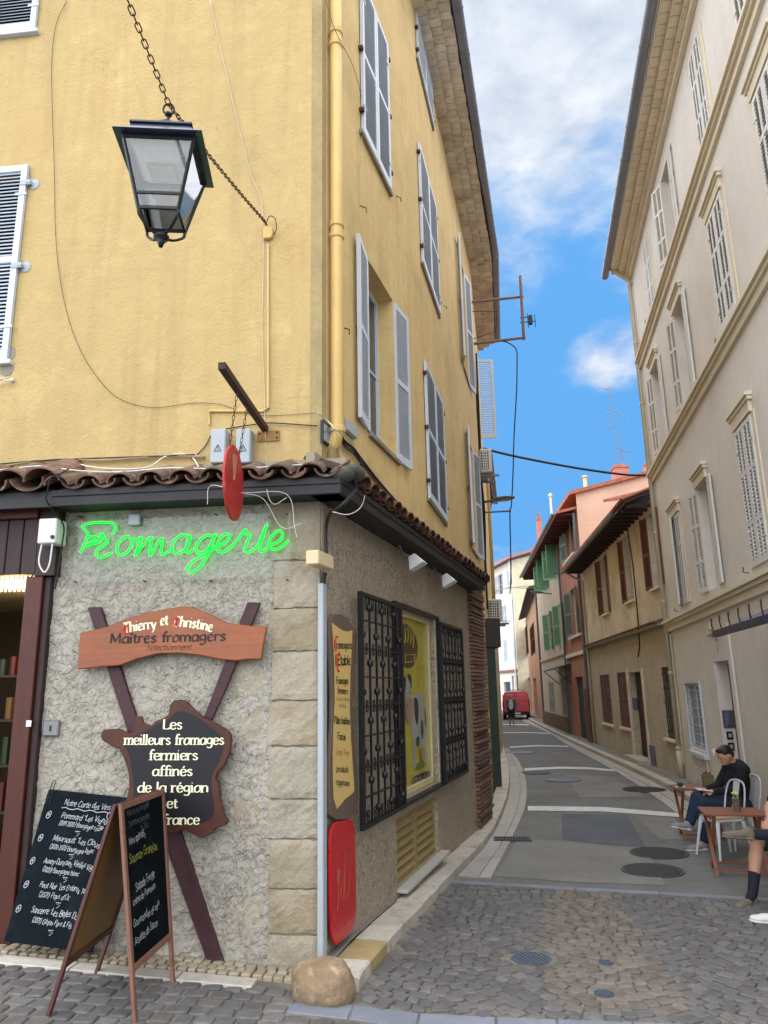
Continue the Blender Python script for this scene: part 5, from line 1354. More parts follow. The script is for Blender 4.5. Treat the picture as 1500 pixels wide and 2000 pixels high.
pl(q([(320, 560), (325, 700), (310, 930), (260, 1100), (262, 1210), (290, 1240), (305, 1150), (318, 950)])); pl(q([(330, 700), (312, 930), (350, 1100), (352, 1220), (325, 1235), (318, 1130), (316, 950)]))
pl(q([(230, 1030), (228, 1200), (215, 1400)])); pl(q([(165, 1400), (175, 1550), (200, 1640)])); pl(q([(435, 1500), (350, 1620), (290, 1680)])); pl(q([(400, 830), (390, 1000), (375, 1200)]), .0016)
ob('line_drawing', mb, M_SCR, M=FB.M, parent=RB, kind='stuff')
ob('brush_shape', MB().prism(P(FB, q([(210, 800), (250, 800), (250, 960), (240, 1020), (215, 1010), (205, 930)]), y5), y5 - .001, y5), M_SCR, M=FB.M, parent=RB)
line('La', 'thin', (650, 1653), (659, 1641), 8, FB, y5, RB, M_SCR); line('Conserve', 'thin', (652, 1684), (688, 1634), 8, FB, y5, RB, M_SCR); line('du', 'thin', (668, 1632), (682, 1612), 8, FB, y5, RB, M_SCR)

# ---------- iron window grilles ----------
def grille(F, xh, xf, z0, z1, y, ang, label):
    """leaf hinged at xh, reaching to xf when closed"""
    w_ = abs(xf - xh); h_ = z1 - z0
    t = thing('window_grille', label, 'window grille', F.m(xh, y, z0) @ RZ(ang))
    f = MB(); f.box(0, .045, -.035, 0, 0, h_).box(w_ - .045, w_, -.035, 0, 0, h_).box(.045, w_ - .045, -.034, -.001, 0, .035).box(.045, w_ - .045, -.034, -.001, h_ - .035, h_)
    ob('frame', f, M_IRON, parent=t)
    n_ = 6; pr = None
    for i in range(n_ + 1):
        x_ = .075 + (w_ - .15) * i / n_
        b = MB(); b.box(-.008, .008, -.026, -.010, .035, h_ - .035)
        if pr is None: pr = ob('bar', b, M_IRON, M=WM[t.name] @ T((x_, 0, 0)), parent=t)
        else: dupmesh(pr, WM[t.name] @ T((x_, 0, 0)), t)
    pr = None
    for k in range(1, 8):
        r_ = MB(); r_.box(.045, w_ - .045, -.03, -.006, -.006, .006)
        if pr is None: pr = ob('cross_bar', r_, M_IRON, M=WM[t.name] @ T((0, 0, h_ * k / 8)), parent=t)
        else: dupmesh(pr, WM[t.name] @ T((0, 0, h_ * k / 8)), t)
    kn = MB(); kn.lathe([(.006, -.035), (.024, -.02), (.027, 0), (.024, .02), (.006, .035)], 8); kn = kn.mesh('collar_knob'); kn.materials.append(M_IRON)
    for k in range(8):
        for i in range(n_ + 1):
            if (i + k) % 2: continue
            o = bpy.data.objects.new('collar_knob', kn); COL.objects.link(o); place(o, WM[t.name] @ T((.075 + (w_ - .15) * i / n_, -.018, h_ * (k + .5) / 8)), t)
    sc = MB()
    for s_ in (-1, 1):
        sc.tube([(s_ * (.05 - .004 * j) * math.cos(-1.4 + j * .42) * .62, 0, .03 + (.034 - .0026 * j) * math.sin(-1.4 + j * .42)) for j in range(10)], .0055, 4)
        sc.tube([(s_ * (.05 - .004 * j) * math.cos(-1.4 + j * .42) * .62, 0, -.03 - (.034 - .0026 * j) * math.sin(-1.4 + j * .42)) for j in range(10)], .0055, 4)
    sc = sc.mesh('scroll'); sc.materials.append(M_IRON)
    for k in (0, 2, 4, 6, 8):
        for i in range(n_):
            o = bpy.data.objects.new('scroll', sc); COL.objects.link(o); z_ = min(max(h_ * k / 8, .085), h_ - .085)
            place(o, WM[t.name] @ T((.075 + (w_ - .15) * (i + .5) / n_, -.018, z_)), t)
    return t
gz0, gz1 = FB.Z(710, 1620, -.08), FB.Z(706, 1157, -.08)
x_h = FB.X(781, 1400, -.06)
xl_ = FB.X(706, 1400, -.1)
grille(FB, xl_, x_h, gz0, gz1, -.075, 0, 'black wrought iron grille folded back left of the cow poster')
xr_h = FB.X(862, 1400, -.06); xr_e = FB.X(906, 1400, -.06)
grille(FB, xr_h, xr_e, FB.Z(880, 1527, -.08), FB.Z(862, 1215, -.08), -.06, 0, 'black wrought iron grille folded back right of the cow poster')
ob('grille_frame', MB().box(x_h, x_h + .05, -.045, .0, win[2] - .05, win[3] + .03).box(win[1] + .06, win[1] + .12, -.045, 0, win[2] - .05, win[3] + .03).box(x_h + .05, win[1] + .06, -.044, 0, win[3] - .01, win[3] + .03), M_IRON, M=FB.M, parent=YB)

# ---------- cow poster behind the shop window ----------
PO = thing('cow_poster', 'yellow poster with a black and white cow filling the shop window', 'poster', FB.m((win[0] + win[1]) / 2, .1, win[2]))
yp = .105
M_PY = mat('poster_yellow', (226, 208, 76), .9, rough=.35, var=.08, vs=1.5, bump=0, spec=.6)
M_PBR = mat('poster_brown', (104, 74, 66), .7, rough=.35, var=.05, bump=0, spec=.6)
M_PW = mat('poster_white', (214, 216, 216), .8, rough=.35, var=.05, bump=0, spec=.6)
M_PK = mat('poster_black', (44, 44, 50), .7, rough=.35, var=.05, bump=0, spec=.6)
M_PP = mat('poster_pink', (224, 176, 160), .8, rough=.35, var=.05, bump=0, spec=.6)
M_PG = mat('poster_green', (160, 170, 80), .7, rough=.35, var=.2, vs=8, bump=0, spec=.6)
M_PR = mat('poster_orange', (214, 140, 50), .7, rough=.35, var=.05, bump=0)
ob('sheet', MB().quad((win[0] + .07, yp, win[2] + .07), (win[1] - .07, yp, win[2] + .07), (win[1] - .07, yp, win[3] - .07), (win[0] + .07, yp, win[3] - .07)), M_PY, M=FB.M, parent=PO)
qp = lambda l: [(770 + a * .19, 1180 + b * .19) for a, b in l]
_pk = [0]
def shape(l, mt, nm):
    _pk[0] += 1; pts = [Vector(v) for v in P(FB, qp(l), yp)]
    pts = smooth2(pts + [pts[0]], 2)[:-1]
    mb = MB(); yy = yp - .0012 * _pk[0]; mb.add([(p.x, yy, p.y) for p in pts], [tuple(range(len(pts)))])
    ob(nm, mb, mt, M=FB.M, parent=PO)
shape([(60, 250), (90, 200), (130, 200), (190, 270), (235, 370), (242, 470), (225, 580), (190, 650), (130, 665), (80, 630), (62, 500)], M_PBR, 'brown_disc')
shape([(180, 1680), (260, 1620), (330, 1600), (330, 1660), (230, 1720)], M_PG, 'grass_patch')
shape([(160, 960), (215, 930), (260, 905), (295, 930), (310, 1050), (322, 1250), (328, 1640), (300, 1640), (296, 1430), (270, 1450), (250, 1440), (225, 1420), (215, 1560), (222, 1690), (180, 1700), (195, 1560), (190, 1400), (165, 1240), (150, 1100)], M_PW, 'cow_body')
shape([(200, 960), (235, 970), (248, 1080), (240, 1250), (215, 1220), (200, 1080)], M_PK, 'cow_patch')
shape([(280, 1170), (298, 1240), (292, 1400), (272, 1360), (268, 1250)], M_PK, 'cow_patch')
shape([(222, 1370), (255, 1350), (252, 1460), (218, 1460)], M_PK, 'cow_patch')
shape([(305, 1040), (322, 1160), (325, 1280), (310, 1240)], M_PK, 'cow_tail')
shape([(85, 760), (110, 740), (108, 900), (75, 890)], M_PK, 'cow_ear'); shape([(130, 720), (165, 720), (172, 800), (160, 890), (135, 850)], M_PK, 'cow_ear')
shape([(112, 730), (150, 800), (158, 900), (190, 1000), (180, 1200), (130, 1260), (105, 1100), (98, 950)], M_PW, 'cow_head')
shape([(115, 980), (150, 950), (185, 990), (190, 1120), (165, 1230), (130, 1250), (108, 1120)], M_PP, 'cow_muzzle')
shape([(255, 1480), (300, 1460), (305, 1600), (270, 1620)], M_PP, 'cow_udder')
shape([(112, 1040), (122, 1030), (126, 1060), (116, 1064)], M_PK, 'nostril'); shape([(142, 900), (152, 890), (154, 920), (144, 926)], M_PK, 'cow_eye')
shape([(175, 1800), (185, 1770), (370, 1700), (385, 1720), (380, 1790), (200, 1880), (178, 1870)], M_PBR, 'caption_plate')
line('07 85 85 40', 'bold', (807, 1535), (840, 1518), 8, FB, yp - .03, PO, M_PW)
for i, (a, b) in enumerate(((80, 250), (110, 240), (140, 260), (165, 300))):
    _pk[0] += 1; mb = MB(); pts = [Vector(v) for v in P(FB, qp([(a, b), (a + 6, b + 90), (a - 2, b + 150)]), yp)]; mb.tube([(p.x, yp - .03, p.y) for p in catmull(pts, 4)], .006, 4); ob('cutlery_mark', mb, M_PY, M=FB.M, parent=PO)
mb = MB(); pts = [Vector(v) for v in P(FB, qp([(85, 520), (85, 600), (180, 590), (185, 520), (85, 520)]), yp)]; mb.tube([(p.x, yp - .03, p.y) for p in pts], .005, 4); ob('cheese_mark', mb, M_PY, M=FB.M, parent=PO)
line('Saveurs', 'pen', (813, 1312), (831, 1305), 7, FB, yp - .03, PO, M_PR); line('ici', 'pen', (816, 1330), (826, 1327), 8, FB, yp - .03, PO, M_PR)
ob('window_pane', MB().quad((win[0] + .07, .065, win[2] + .07), (win[1] - .07, .065, win[2] + .07), (win[1] - .07, .065, win[3] - .07), (win[0] + .07, .065, win[3] - .07)), M_GLASS, M=FB.M, parent=YB)

# ---------- leaning slate with wine list ----------
def plane4(tl, tr, bl, z_bot_dist):
    pass
# board stands on the pale cubes and leans on the wall
p_bl = FA.xz(14, 1842, -.30); p_br = FA.xz(196, 1860, -.30); p_tl = FA.xz(88, 1538, -.06); p_tr = FA.xz(238, 1560, -.06)
BL = FA.p(p_bl[0], -.30, p_bl[1]); BR = FA.p(p_br[0], -.30, p_br[1]); TL = FA.p(p_tl[0], -.06, p_tl[1]); TR = FA.p(p_tr[0], -.06, p_tr[1])
ex = ((BR - BL) + (TR - TL)).normalized(); ez = ((TL - BL) + (TR - BR)); hB = ez.length / 2; ez.normalize(); ez = (ez - ex * ez.dot(ex)).normalized(); ey = ez.cross(ex)
wB = ((BR - BL).length + (TR - TL).length) / 2
MBd = Matrix.Identity(4)
oc = (BL + BR + TL + TR) / 4 - ex * wB / 2 - ez * hB / 2
for i in range(3): MBd[i][0], MBd[i][1], MBd[i][2], MBd[i][3] = ex[i], ey[i], ez[i], oc[i]
SL = thing('wine_blackboard', 'tall frameless blackboard with the chalked wine list leaning on the wall', 'blackboard', MBd)
ob('slate', MB().box(0, wB, 0, .022, 0, hB), M_SLATE, parent=SL, bev=.004)
for sx in (.03, wB - .03):
    mb = MB(); mb.tube([(sx - .012, -.006, hB - .1), (sx - .012, -.006, hB + .05), (sx, -.006, hB + .065), (sx + .012, -.006, hB + .05), (sx + .012, -.006, hB - .1)], .003, 5); mb.ball((sx, -.004, hB - .06), .006, 6); mb.ball((sx, -.004, hB - .02), .006, 6)
    ob('hanger', mb, M_IRON, parent=SL)
def chalk(s_, x, z, xh, par, M_, mt=None, sty='chalk', rot=0, y=-.002, cond=.95):
    text(s_, sty, xh, x, z, M_, par, mt or M_CHALK, y=y, align='l', jit=.5, rot=rot, cond=cond)
k_ = wB / .62; rows = (("Notre Carte des Vins", .145, .935, .026), ("@", .03, .835, .034), ('Pommard "Les Vignots"', .15, .845, .026), ("(2019.2020.) Bourgogne rouge", .15, .795, .021), ("@", .02, .675, .032), ('Meursault "Les Clous"', .135, .69, .026), ("(2020-2021) Bourgogne blanc", .13, .635, .021), ("@", .01, .525, .032), ('Auxey-Duresses Vieilles Vignes', .115, .54, .024), ("(2020) Bourgogne blanc", .125, .485, .021), ("@", .015, .37, .032), ('Pinot Noir "Les Enfants Terribles"', .135, .385, .023), ("(2021) Pays d'Oc", .15, .325, .022), ("@", .01, .215, .032), ('Sancerre "Les Belles Dames"', .125, .225, .026), ("(2021) Gitton Père & Fils", .155, .165, .022))
for s_, x_, z_, h_ in rows: chalk(s_, x_ * wB / .62 * .95 + .01, z_ * hB - .03, h_ * .95, SL, MBd, cond=.78 if len(s_) > 21 else .92, rot=-.02)
mb = MB()
for (xx, zz, ww) in ((.14, .912, .36),): mb.tube([(xx + ww * i / 12, -.003, zz * hB - .03 + .006 * math.sin(i * 1.9)) for i in range(13)], .0022, 4)
for zz in (.755, .6, .45, .29, .12): mb.tube([(.29, -.003, zz * hB - .02), (.325, -.003, zz * hB - .018), (.30, -.003, zz * hB - .03), (.325, -.003, zz * hB - .032), (.305, -.003, zz * hB - .05)], .0022, 4)
for i in range(7): a = i * .9; mb.tube([(.52 + .03 * math.cos(a + t_ * 1.0) , -.003, hB * .86 + .03 * math.sin(a + t_ * 1.0)) for t_ in (0, .4, .8)], .0022, 4)
ob('chalk_flourish', mb, M_CHALK, parent=SL, kind='stuff')

# ---------- A-frame board ----------
# feet on the ground, hinge line at the top
gp = lambda a, b: gnd(a, b)
f1 = gp(265, 2006); f2 = gp(338, 1926); f3 = gp(92, 1992); f4 = gp(186, 1908)
AT = thing('pavement_blackboard', 'folding wooden A-frame blackboard standing on the setts', 'A-frame board', T(((f1 + f2 + f3 + f4) / 4)))
# top corners: above the middle of each side
m1 = (f1 + f3) / 2; m2 = (f2 + f4) / 2
def above(m_, px, py):
    """point over m_ (vertical line) nearest to the pixel ray"""
    d = ray(px, py); t_ = (m_.x - CAM.x) * d.x + (m_.y - CAM.y) * d.y; t_ /= d.x ** 2 + d.y ** 2
    return Vector((m_.x, m_.y, CAM.z + d.z * t_))
def onplane(px, py, A, n_):
    d = ray(px, py); k = (A - CAM).dot(n_) / d.dot(n_); return CAM + d * k
# front leaf plane through f1,f2 and a hinge height
hz = 1.08
side = (f2 - f1).normalized()
t1 = onplane(238, 1570, f1, Vector((side.y, -side.x, 0)).normalized() ) if False else None
def topat(px, py, y): return at_y(px, py, y)
t1 = topat(236, 1570, (f1.y * .78 + f3.y * .22) + .12); nP = (f2 - f1).cross(t1 - f1).normalized(); t2 = onplane(317, 1541, f1, nP)
M_AF = mat('brown_frame_wood', (150, 104, 84), .6, rough=.6, var=.12, vs=5, bump=.25, bs=60, dirt=[((90, 56, 44), 9, .5, .7, .5)])
M_AFD = mat('dark_frame_wood', (104, 62, 50), .6, rough=.6, var=.12, vs=5, bump=.25, bs=60)
M_AFB = mat('ochre_hardboard_back', (160, 112, 38), .6, rough=.5, var=.08, vs=3, bump=.05)
def bar(a, b, w_, t_, ax, nm, mt, par):
    """square bar from a to b; ax: direction of its width"""
    d = (b - a).normalized(); ax = (ax - d * ax.dot(d)).normalized(); nn = d.cross(ax)
    M_ = Matrix.Identity(4)
    for i in range(3): M_[i][0], M_[i][1], M_[i][2], M_[i][3] = ax[i], nn[i], d[i], a[i]
    return ob(nm, MB().box(-w_ / 2, w_ / 2, -t_ / 2, t_ / 2, 0, (b - a).length), mt, M=M_, parent=par, bev=.003)
def leafA(a, b, ta, tb, mt, bmt, text_side, off):
    """a,b feet; ta,tb tops"""
    ax = (tb - ta).normalized(); bar(a, ta, .036, .022, ax, 'leg', mt, AT); bar(b, tb, .036, .022, ax, 'leg', mt, AT)
    fr_ = .24
    pa = a.lerp(ta, fr_); pb = b.lerp(tb, fr_)
    up_ = (ta - a).normalized()
    bar(ta - up_ * .02 + ax * .0, tb - (tb - b).normalized() * .02, .036, .0225, up_, 'rail', mt, AT)
    bar(pa, pb, .036, .0225, up_, 'rail', mt, AT)
    n_ = ax.cross(up_).normalized() * off
    mb = MB(); vs = [pa, pb, tb, ta]; th = n_.normalized() * .004
    mb.add([v + n_ for v in vs] + [v + n_ + th for v in vs], [(0, 1, 2, 3), (7, 6, 5, 4), (0, 4, 5, 1), (1, 5, 6, 2), (2, 6, 7, 3), (3, 7, 4, 0)])
    ob('panel', mb, bmt, M=M_id(), parent=AT, recalc=True)
    return pa, pb, ax, up_
pa, pb, axA, upA = leafA(f1, f2, t1, t2, M_AF, M_SLATE, 1, .0)
leafA(f3, f4, t1 + Vector((-.035, .01, -.005)), t2 + Vector((-.035, .01, -.005)), M_AFD, M_AFB, 0, .0)
# lettering frame on the front leaf
WA = (pb - pa).length; HA = (t1 - pa).length
ezA = (t1 - pa).normalized(); exA = (pb - pa).normalized(); nA = exA.cross(ezA).normalized()
MA = Matrix.Identity(4); eyA = ezA.cross(exA).normalized(); o_ = pa - eyA * .001
shA = (t1 - pa).dot(exA); ezA = (ezA - exA * ezA.dot(exA)).normalized(); eyA = ezA.cross(exA).normalized()
for i in range(3): MA[i][0], MA[i][1], MA[i][2], MA[i][3] = exA[i], eyA[i], ezA[i], o_[i]
for s_, z_, h_, mt, x_ in (("Plat du jour et salade", .90, .022, M_CHALKD, .10), ("Tarte fine courgette", .83, .022, M_CHALKD, .12), ("le Tout", .775, .022, M_CHALKD, .42), ("Vins apéritifs", .72, .026, M_CHALK, .1), ("Saumon Gravelax", .60, .034, M_CHALKY, .08), ("Salade Truffe", .42, .030, M_CHALK, .18), ("crème de Parmesan", .35, .024, M_CHALK, .1), ("Gourmandise au noix", .22, .026, M_CHALK, .08), ("Assiette de Saison", .12, .026, M_CHALK, .08)):
    Wt = sum(glyph(c)[0] for c in s_) * h_ / 4
    chalk(s_, x_ * WA + shA * z_, z_ * HA, h_, AT, MA, mt, y=-.006, cond=min(1, (.92 - x_) * WA / Wt), rot=.03)

# ---------- boulder ----------
c = gnd(627, 1950)
def rock(c, rx, ry, rz, label, seed, mt):
    mb = MB(); mb.ball((0, 0, 0), (rx, ry, rz), 64)
    mb.v = [tuple(Vector(v) * (1 + .16 * mnoise.noise(Vector(v) * 5.5 + Vector((seed, 0, 0))) + .07 * mnoise.noise(Vector(v) * 14) + .03 * mnoise.noise(Vector(v) * 40))) for v in mb.v]
    mb.v = [(x, y, min(z, rz * .74 + .04 * x)) for x, y, z in mb.v]
    return ob('boulder', mb, mt, M=T(c), smooth=True, label=label, cat='boulder')
M_ROCK = mat('tan_boulder', (176, 150, 118), .62, rough=.85, var=.2, vs=6, bump=.9, bs=28, bdist=.012, dirt=[((112, 90, 66), 9, .45, .65, .6), ((206, 190, 160), 12, .55, .75, .5)])
rock(Vector((c.x + .02, c.y - .02, c.z + .09)), .20, .17, .16, 'rounded tan boulder guarding the foot of the building corner', 3.3, M_ROCK)

# ---------- shop doorway at the left ----------
DW = thing('shop_doorway', 'dark red wooden shop doorway with carved fascia at the left edge', 'doorway', FA.m(FA.X(60, 1500), 0, -.1))
zb1, zb0 = FA.Z(40, 975, -.12), FA.Z(40, 1013, -.12)
xr0, xr1 = FA.X(76, 990, -.12), FA.X(108, 1010, -.1)
ob('top_beam', MB().box(xL, xr0, -.13, -.02, zb0, zb1), M_REDW, M=FA.M, parent=DW, bev=.006)
zp0, zp1 = FA.Z(40, 1122, -.08), zb0
x_ = xr0 - .0
while x_ > -5.6:
    ob('panel_board', MB().box(x_ - .125, x_ - .005, -.085 - random.uniform(0, .004), -.05, zp0, zp1), M_DARKW, M=FA.M, parent=DW, bev=.004); x_ -= .13
ob('corner_post', MB().box(xr0 + .002, FA.X(118, 1010, -.08), -.10, .0, zp0 - .02, zb1 + .1), M_DARKW, M=FA.M, parent=DW, bev=.005)
xp0, xp1, xp2 = FA.X(42, 1250, -.07), FA.X(76, 1250, -.07), FA.X(97, 1180, -.05)
ob('door_post', MB().box(xp0, xp1 - .002, -.09, .02, -.3, zp0 - .02), M_REDW, M=FA.M, parent=DW, bev=.005)
ob('door_post', MB().box(xp1, xp2, -.06, .02, -.3, zp0 - .021), M_DARKW, M=FA.M, parent=DW, bev=.005)
ob('door_jamb', MB().box(xp0 - .05, xp0, .0, .06, -.3, zp0), M_IRON, M=FA.M, parent=DW)
a, b = FA.xz(61, 1412, -.06); ob('sticker', MB().box(a - .02, a + .02, -.0935, -.0915, b - .025, b + .02), M_WHITE, M=FA.M, parent=DW)
# interior room
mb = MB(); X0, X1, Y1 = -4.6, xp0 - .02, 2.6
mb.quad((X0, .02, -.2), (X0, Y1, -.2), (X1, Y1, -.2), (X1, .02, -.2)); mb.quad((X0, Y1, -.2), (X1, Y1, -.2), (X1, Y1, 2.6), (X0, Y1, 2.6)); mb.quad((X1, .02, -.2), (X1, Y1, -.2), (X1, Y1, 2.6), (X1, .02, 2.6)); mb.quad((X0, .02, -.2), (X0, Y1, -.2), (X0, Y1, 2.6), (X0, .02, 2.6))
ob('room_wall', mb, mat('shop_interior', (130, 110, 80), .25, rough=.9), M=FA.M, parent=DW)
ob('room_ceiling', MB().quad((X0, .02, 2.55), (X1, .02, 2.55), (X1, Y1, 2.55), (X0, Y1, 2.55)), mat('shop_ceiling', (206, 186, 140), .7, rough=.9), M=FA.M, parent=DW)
rnd = random.Random(4)
sh_ = thing('shop_shelves', 'dark shelves of jars and bottles inside the shop doorway', 'shelves', FA.m(-2.9, 1.2, -.2))
MJ = [mat('jar_%s' % n_, c_, .3, rough=.4, bump=0) for n_, c_ in (('red', (140, 50, 30)), ('ochre', (180, 130, 60)), ('green', (70, 90, 50)), ('pale', (190, 180, 160)))]
for k in range(5):
    ob('shelf', MB().box(-4.4, X1 - .1, .9, 1.2, .25 + k * .38, .27 + k * .38), M_DARKW, M=FA.M, parent=sh_)
for mi in range(4):
    mb = MB()
    for k in range(5):
        x_ = -4.3
        while x_ < X1 - .2:
            if rnd.randrange(4) == mi: mb.cyl(.035, 0, rnd.uniform(.12, .24), 8, T((x_, .98, .272 + k * .38)))
            x_ += .1
    ob('jars', mb, MJ[mi], M=FA.M, parent=sh_, kind='stuff')
CH = thing('ceiling_lamp', 'lit beaded glass drum lamp in the shop doorway', 'lamp', FA.m(FA.X(30, 1140, -.3), .15, 2.3))
x_, z_ = FA.xz(20, 1140, -.02); z_t = FA.Z(20, 1127, -.02); z_b = FA.Z(20, 1152, -.02); rr_ = FA.X(77, 1140, -.02) - x_
mb = MB(); n_ = 40
for i in range(n_):
    a = 2 * math.pi * i / n_
    for k in range(4): mb.ball((x_ + rr_ * math.cos(a), .02 + rr_ * math.sin(a) * .35, z_b + (z_t - z_b) * (k + .5) / 4), .012, 6)
ob('glass_beads', mb, mat('lit_beads', (255, 236, 190), 1, bump=0, emis=((1, .78, .48), .55)), M=FA.M, parent=CH, kind='stuff')
ob('bulb', MB().ball((x_ - .02, .02, (z_t + z_b) / 2), .04, 10), mat('lit_bulb', (255, 220, 150), 1, bump=0, emis=((1, .75, .4), 3)), M=FA.M, parent=CH)
ld = bpy.data.lights.new('ceiling_lamp_light', 'POINT'); ld.energy = 3; ld.color = (1, .76, .45); ld.shadow_soft_size = .08
lo_ = bpy.data.objects.new('ceiling_lamp_light', ld); COL.objects.link(lo_); place(lo_, FA.m(x_ - .3, .6, z_b - .1), CH)
# higher piece of tiled roof over the doorway
DR = thing('doorway_canopy', 'higher strip of broad tiles over the shop doorway at the far left', 'canopy', FA.m(FA.X(30, 940, YF), -.2, zf1 + .1))
tb_ = tilemesh(.5, .15, .13).mesh('roof_tile'); tb_.materials.append(M_TILE); tb2 = tilemesh(.5, .14, .15, False).mesh('roof_tile'); tb2.materials.append(M_TILE)
xx = [FA.X(70, 930, YF - .05) - .30 * k for k in range(1, 12)]
for x_ in xx:
    for me, dx, dz in ((tb2, .15, .05), (tb_, 0, .02)):
        o = bpy.data.objects.new('roof_tile', me); COL.objects.link(o)
        place(o, FA.m(x_ + dx + .1, YF - .09, zf1 + .03 + dz) @ RX(R(26)) @ RY(random.uniform(-.06, .06)), DR)
o = bpy.data.objects.new('roof_tile', tb_); COL.objects.link(o); place(o, FA.m(FA.X(96, 930, YF), YF - .1, zf1 + .05) @ RX(R(28)), DR)
mb = MB(); mb.box(xL, xfl - .004, YF + .01, YF + .05, zf0 + .0, zf1 + .0); mb.box(xL, xfl - .004, YF + .051, .0, zf0 + .12, zf0 + .14); mb.quad((xL, YF, zf1), (xfl, YF, zf1), (xfl, 0, zf1 + .18), (xL, 0, zf1 + .18))
ob('fascia', mb, M_FASC, M=FA.M, parent=DR)
ob('shop_front_wall', MB().quad((xL, .01, zb1 - .05), (xpost, .01, zb1 - .05), (xpost, .01, zf1 + .1), (xL, .01, zf1 + .1)), M_ROUGH, M=FA.M, parent=YB)
# ---------------- hanging lantern on its chain ----------------
hook = FA.p(FA.X(519, 438), -.05, FA.Z(519, 438))
Lt = at_y(330, 205, 3.62)            # ring above the lantern
far = at_y(250, 2, 2.95)
dfar = (far - Lt).normalized()
end = Lt + dfar * 4.2
def linkmesh(L_, w_, r):
    mb = MB(); pts = []
    for i in range(12):
        a = 2 * math.pi * i / 12; x_ = math.cos(a) * w_ / 2; z_ = math.sin(a) * w_ / 2 + (1 if math.sin(a) > 0 else -1) * (L_ - w_) / 2
        pts.append((x_, 0, z_))
    mb.tube(pts, r, 5, closed=True); return mb
def chain(a, b, L_, w_, r, nm, label, sag=0.0, limit=300):
    t = thing(nm, label, 'chain', T(a))
    me = linkmesh(L_, w_, r).mesh('link'); me.materials.append(M_RUST)
    n_ = max(2, int((b - a).length / (L_ - 2.4 * r)))
    pts = [a.lerp(b, i / n_) + Vector((0, 0, -sag * 4 * (i / n_) * (1 - i / n_))) for i in range(n_ + 1)]
    for i in range(min(n_, limit)):
        d = (pts[i + 1] - pts[i]); m_ = (pts[i] + pts[i + 1]) / 2
        q = d.to_track_quat('Z', 'Y').to_matrix().to_4x4()
        o = bpy.data.objects.new('link', me); COL.objects.link(o); place(o, T(m_) @ q @ RZ(R(90) * (i % 2) + .4), t)
    return t
chain(Lt, hook, .048, .023, .0036, 'lantern_chain', 'rusty chain running from the lantern ring down to the wall hook', .015)
chain(Lt, end, .058, .026, .0038, 'lantern_chain', 'rusty chain rising from the lantern ring out of the top of the picture', .0)
LN = thing('street_lantern', 'black square lantern hanging on a rusty chain before the yellow wall', 'lantern', T(Lt) @ RZ(R(5)) @ Matrix.Diagonal((.88, .88, .76, 1)))
# lantern local: z down from the ring
zr = -.02
mb = MB(); mb.tube([(.035 * math.cos(i * math.pi / 8), 0, -.04 + .05 * math.sin(i * math.pi / 8)) for i in range(16)], .007, 6, closed=True); ob('ring', mb, M_IRON, parent=LN)
mb = MB(); mb.cyl(.011, -.2, -.07, 8).ball((0, 0, -.085), (.026, .026, .02), 10); ob('stem', mb, M_IRON, parent=LN, smooth=True)
mb = MB(); mb.lathe([(.014, -.17), (.055, -.182), (.085, -.215), (.095, -.26), (.095, -.33)], 20); ob('cap_dome', mb, M_IRON, parent=LN, smooth=True)
M_LB = mat('blue_black_enamel', (46, 56, 76), .7, rough=.3, var=.1, bump=.05, spec=.6, coat=.3)
def frus(mb, a, za, b, zb, cap=False):
    vs = [(-a, -a, za), (a, -a, za), (a, a, za), (-a, a, za), (-b, -b, zb), (b, -b, zb), (b, b, zb), (-b, b, zb)]
    fs = [(0, 1, 5, 4), (1, 2, 6, 5), (2, 3, 7, 6), (3, 0, 4, 7)] + ([(0, 3, 2, 1), (4, 5, 6, 7)] if cap else [])
    return mb.add(vs, fs)
mb = MB(); frus(mb, .192, -.348, .192, -.33, True); frus(mb, .225, -.46, .178, -.349, True); frus(mb, .27, -.478, .262, -.461, True)
ob('roof', mb, M_LB, parent=LN, bev=.003)
ta, tz, ba, bz = .215, -.48, .12, -1.0
mb = MB(); 
for sx in (-1, 1):
    for sy in (-1, 1): mb.tube([(sx * ta, sy * ta, tz), (sx * ba, sy * ba, bz)], .012, 4)
for k in range(4):
    M_ = RZ(k * math.pi / 2); mb.box(-ta, ta, -ta - .006, -ta + .012, tz - .03, tz, M_); mb.box(-ba, ba, -ba - .006, -ba + .010, bz, bz + .022, M_)
    zz = bz + (tz - bz) * .22; aa = ba + (ta - ba) * .22
    if k in (0,): mb.box(-aa, aa, -aa - .004, -aa + .006, zz - .01, zz + .01, M_)
ob('frame', mb, M_IRON, parent=LN)
for k in range(4):
    mb = MB(); mb.add([(-ta + .01, -ta + .003, tz - .03), (ta - .01, -ta + .003, tz - .03), (ba - .01, -ba + .003, bz + .02), (-ba + .01, -ba + .003, bz + .02)], [(3, 2, 1, 0)], RZ(k * math.pi / 2))
    ob('glass_pane', mb, M_LGLASS, parent=LN)
mb = MB(); frus(mb, .10, -.60, .195, -.485, True); ob('reflector', mb, mat('grey_reflector', (190, 194, 190), .75, rough=.5, bump=0), parent=LN)
mb = MB(); mb.box(-.07, .07, -.07, .07, -.612, -.602); ob('lamp_plate', mb, mat('led_lens_plate', (190, 190, 176), .7, rough=.25, bump=.6, bs=60, spec=.8, obj=True), parent=LN)
for k in range(4):
    mb = MB(); mb.tube(catmull([Vector((ba, ba, bz)), Vector((ba * .93, ba * .93, bz - .05)), Vector((ba * .55, ba * .55, bz - .11)), Vector((.03, .03, bz - .13))], 4), .010, 6, M=RZ(k * math.pi / 2)); ob('bracket', mb, M_IRON, parent=LN)
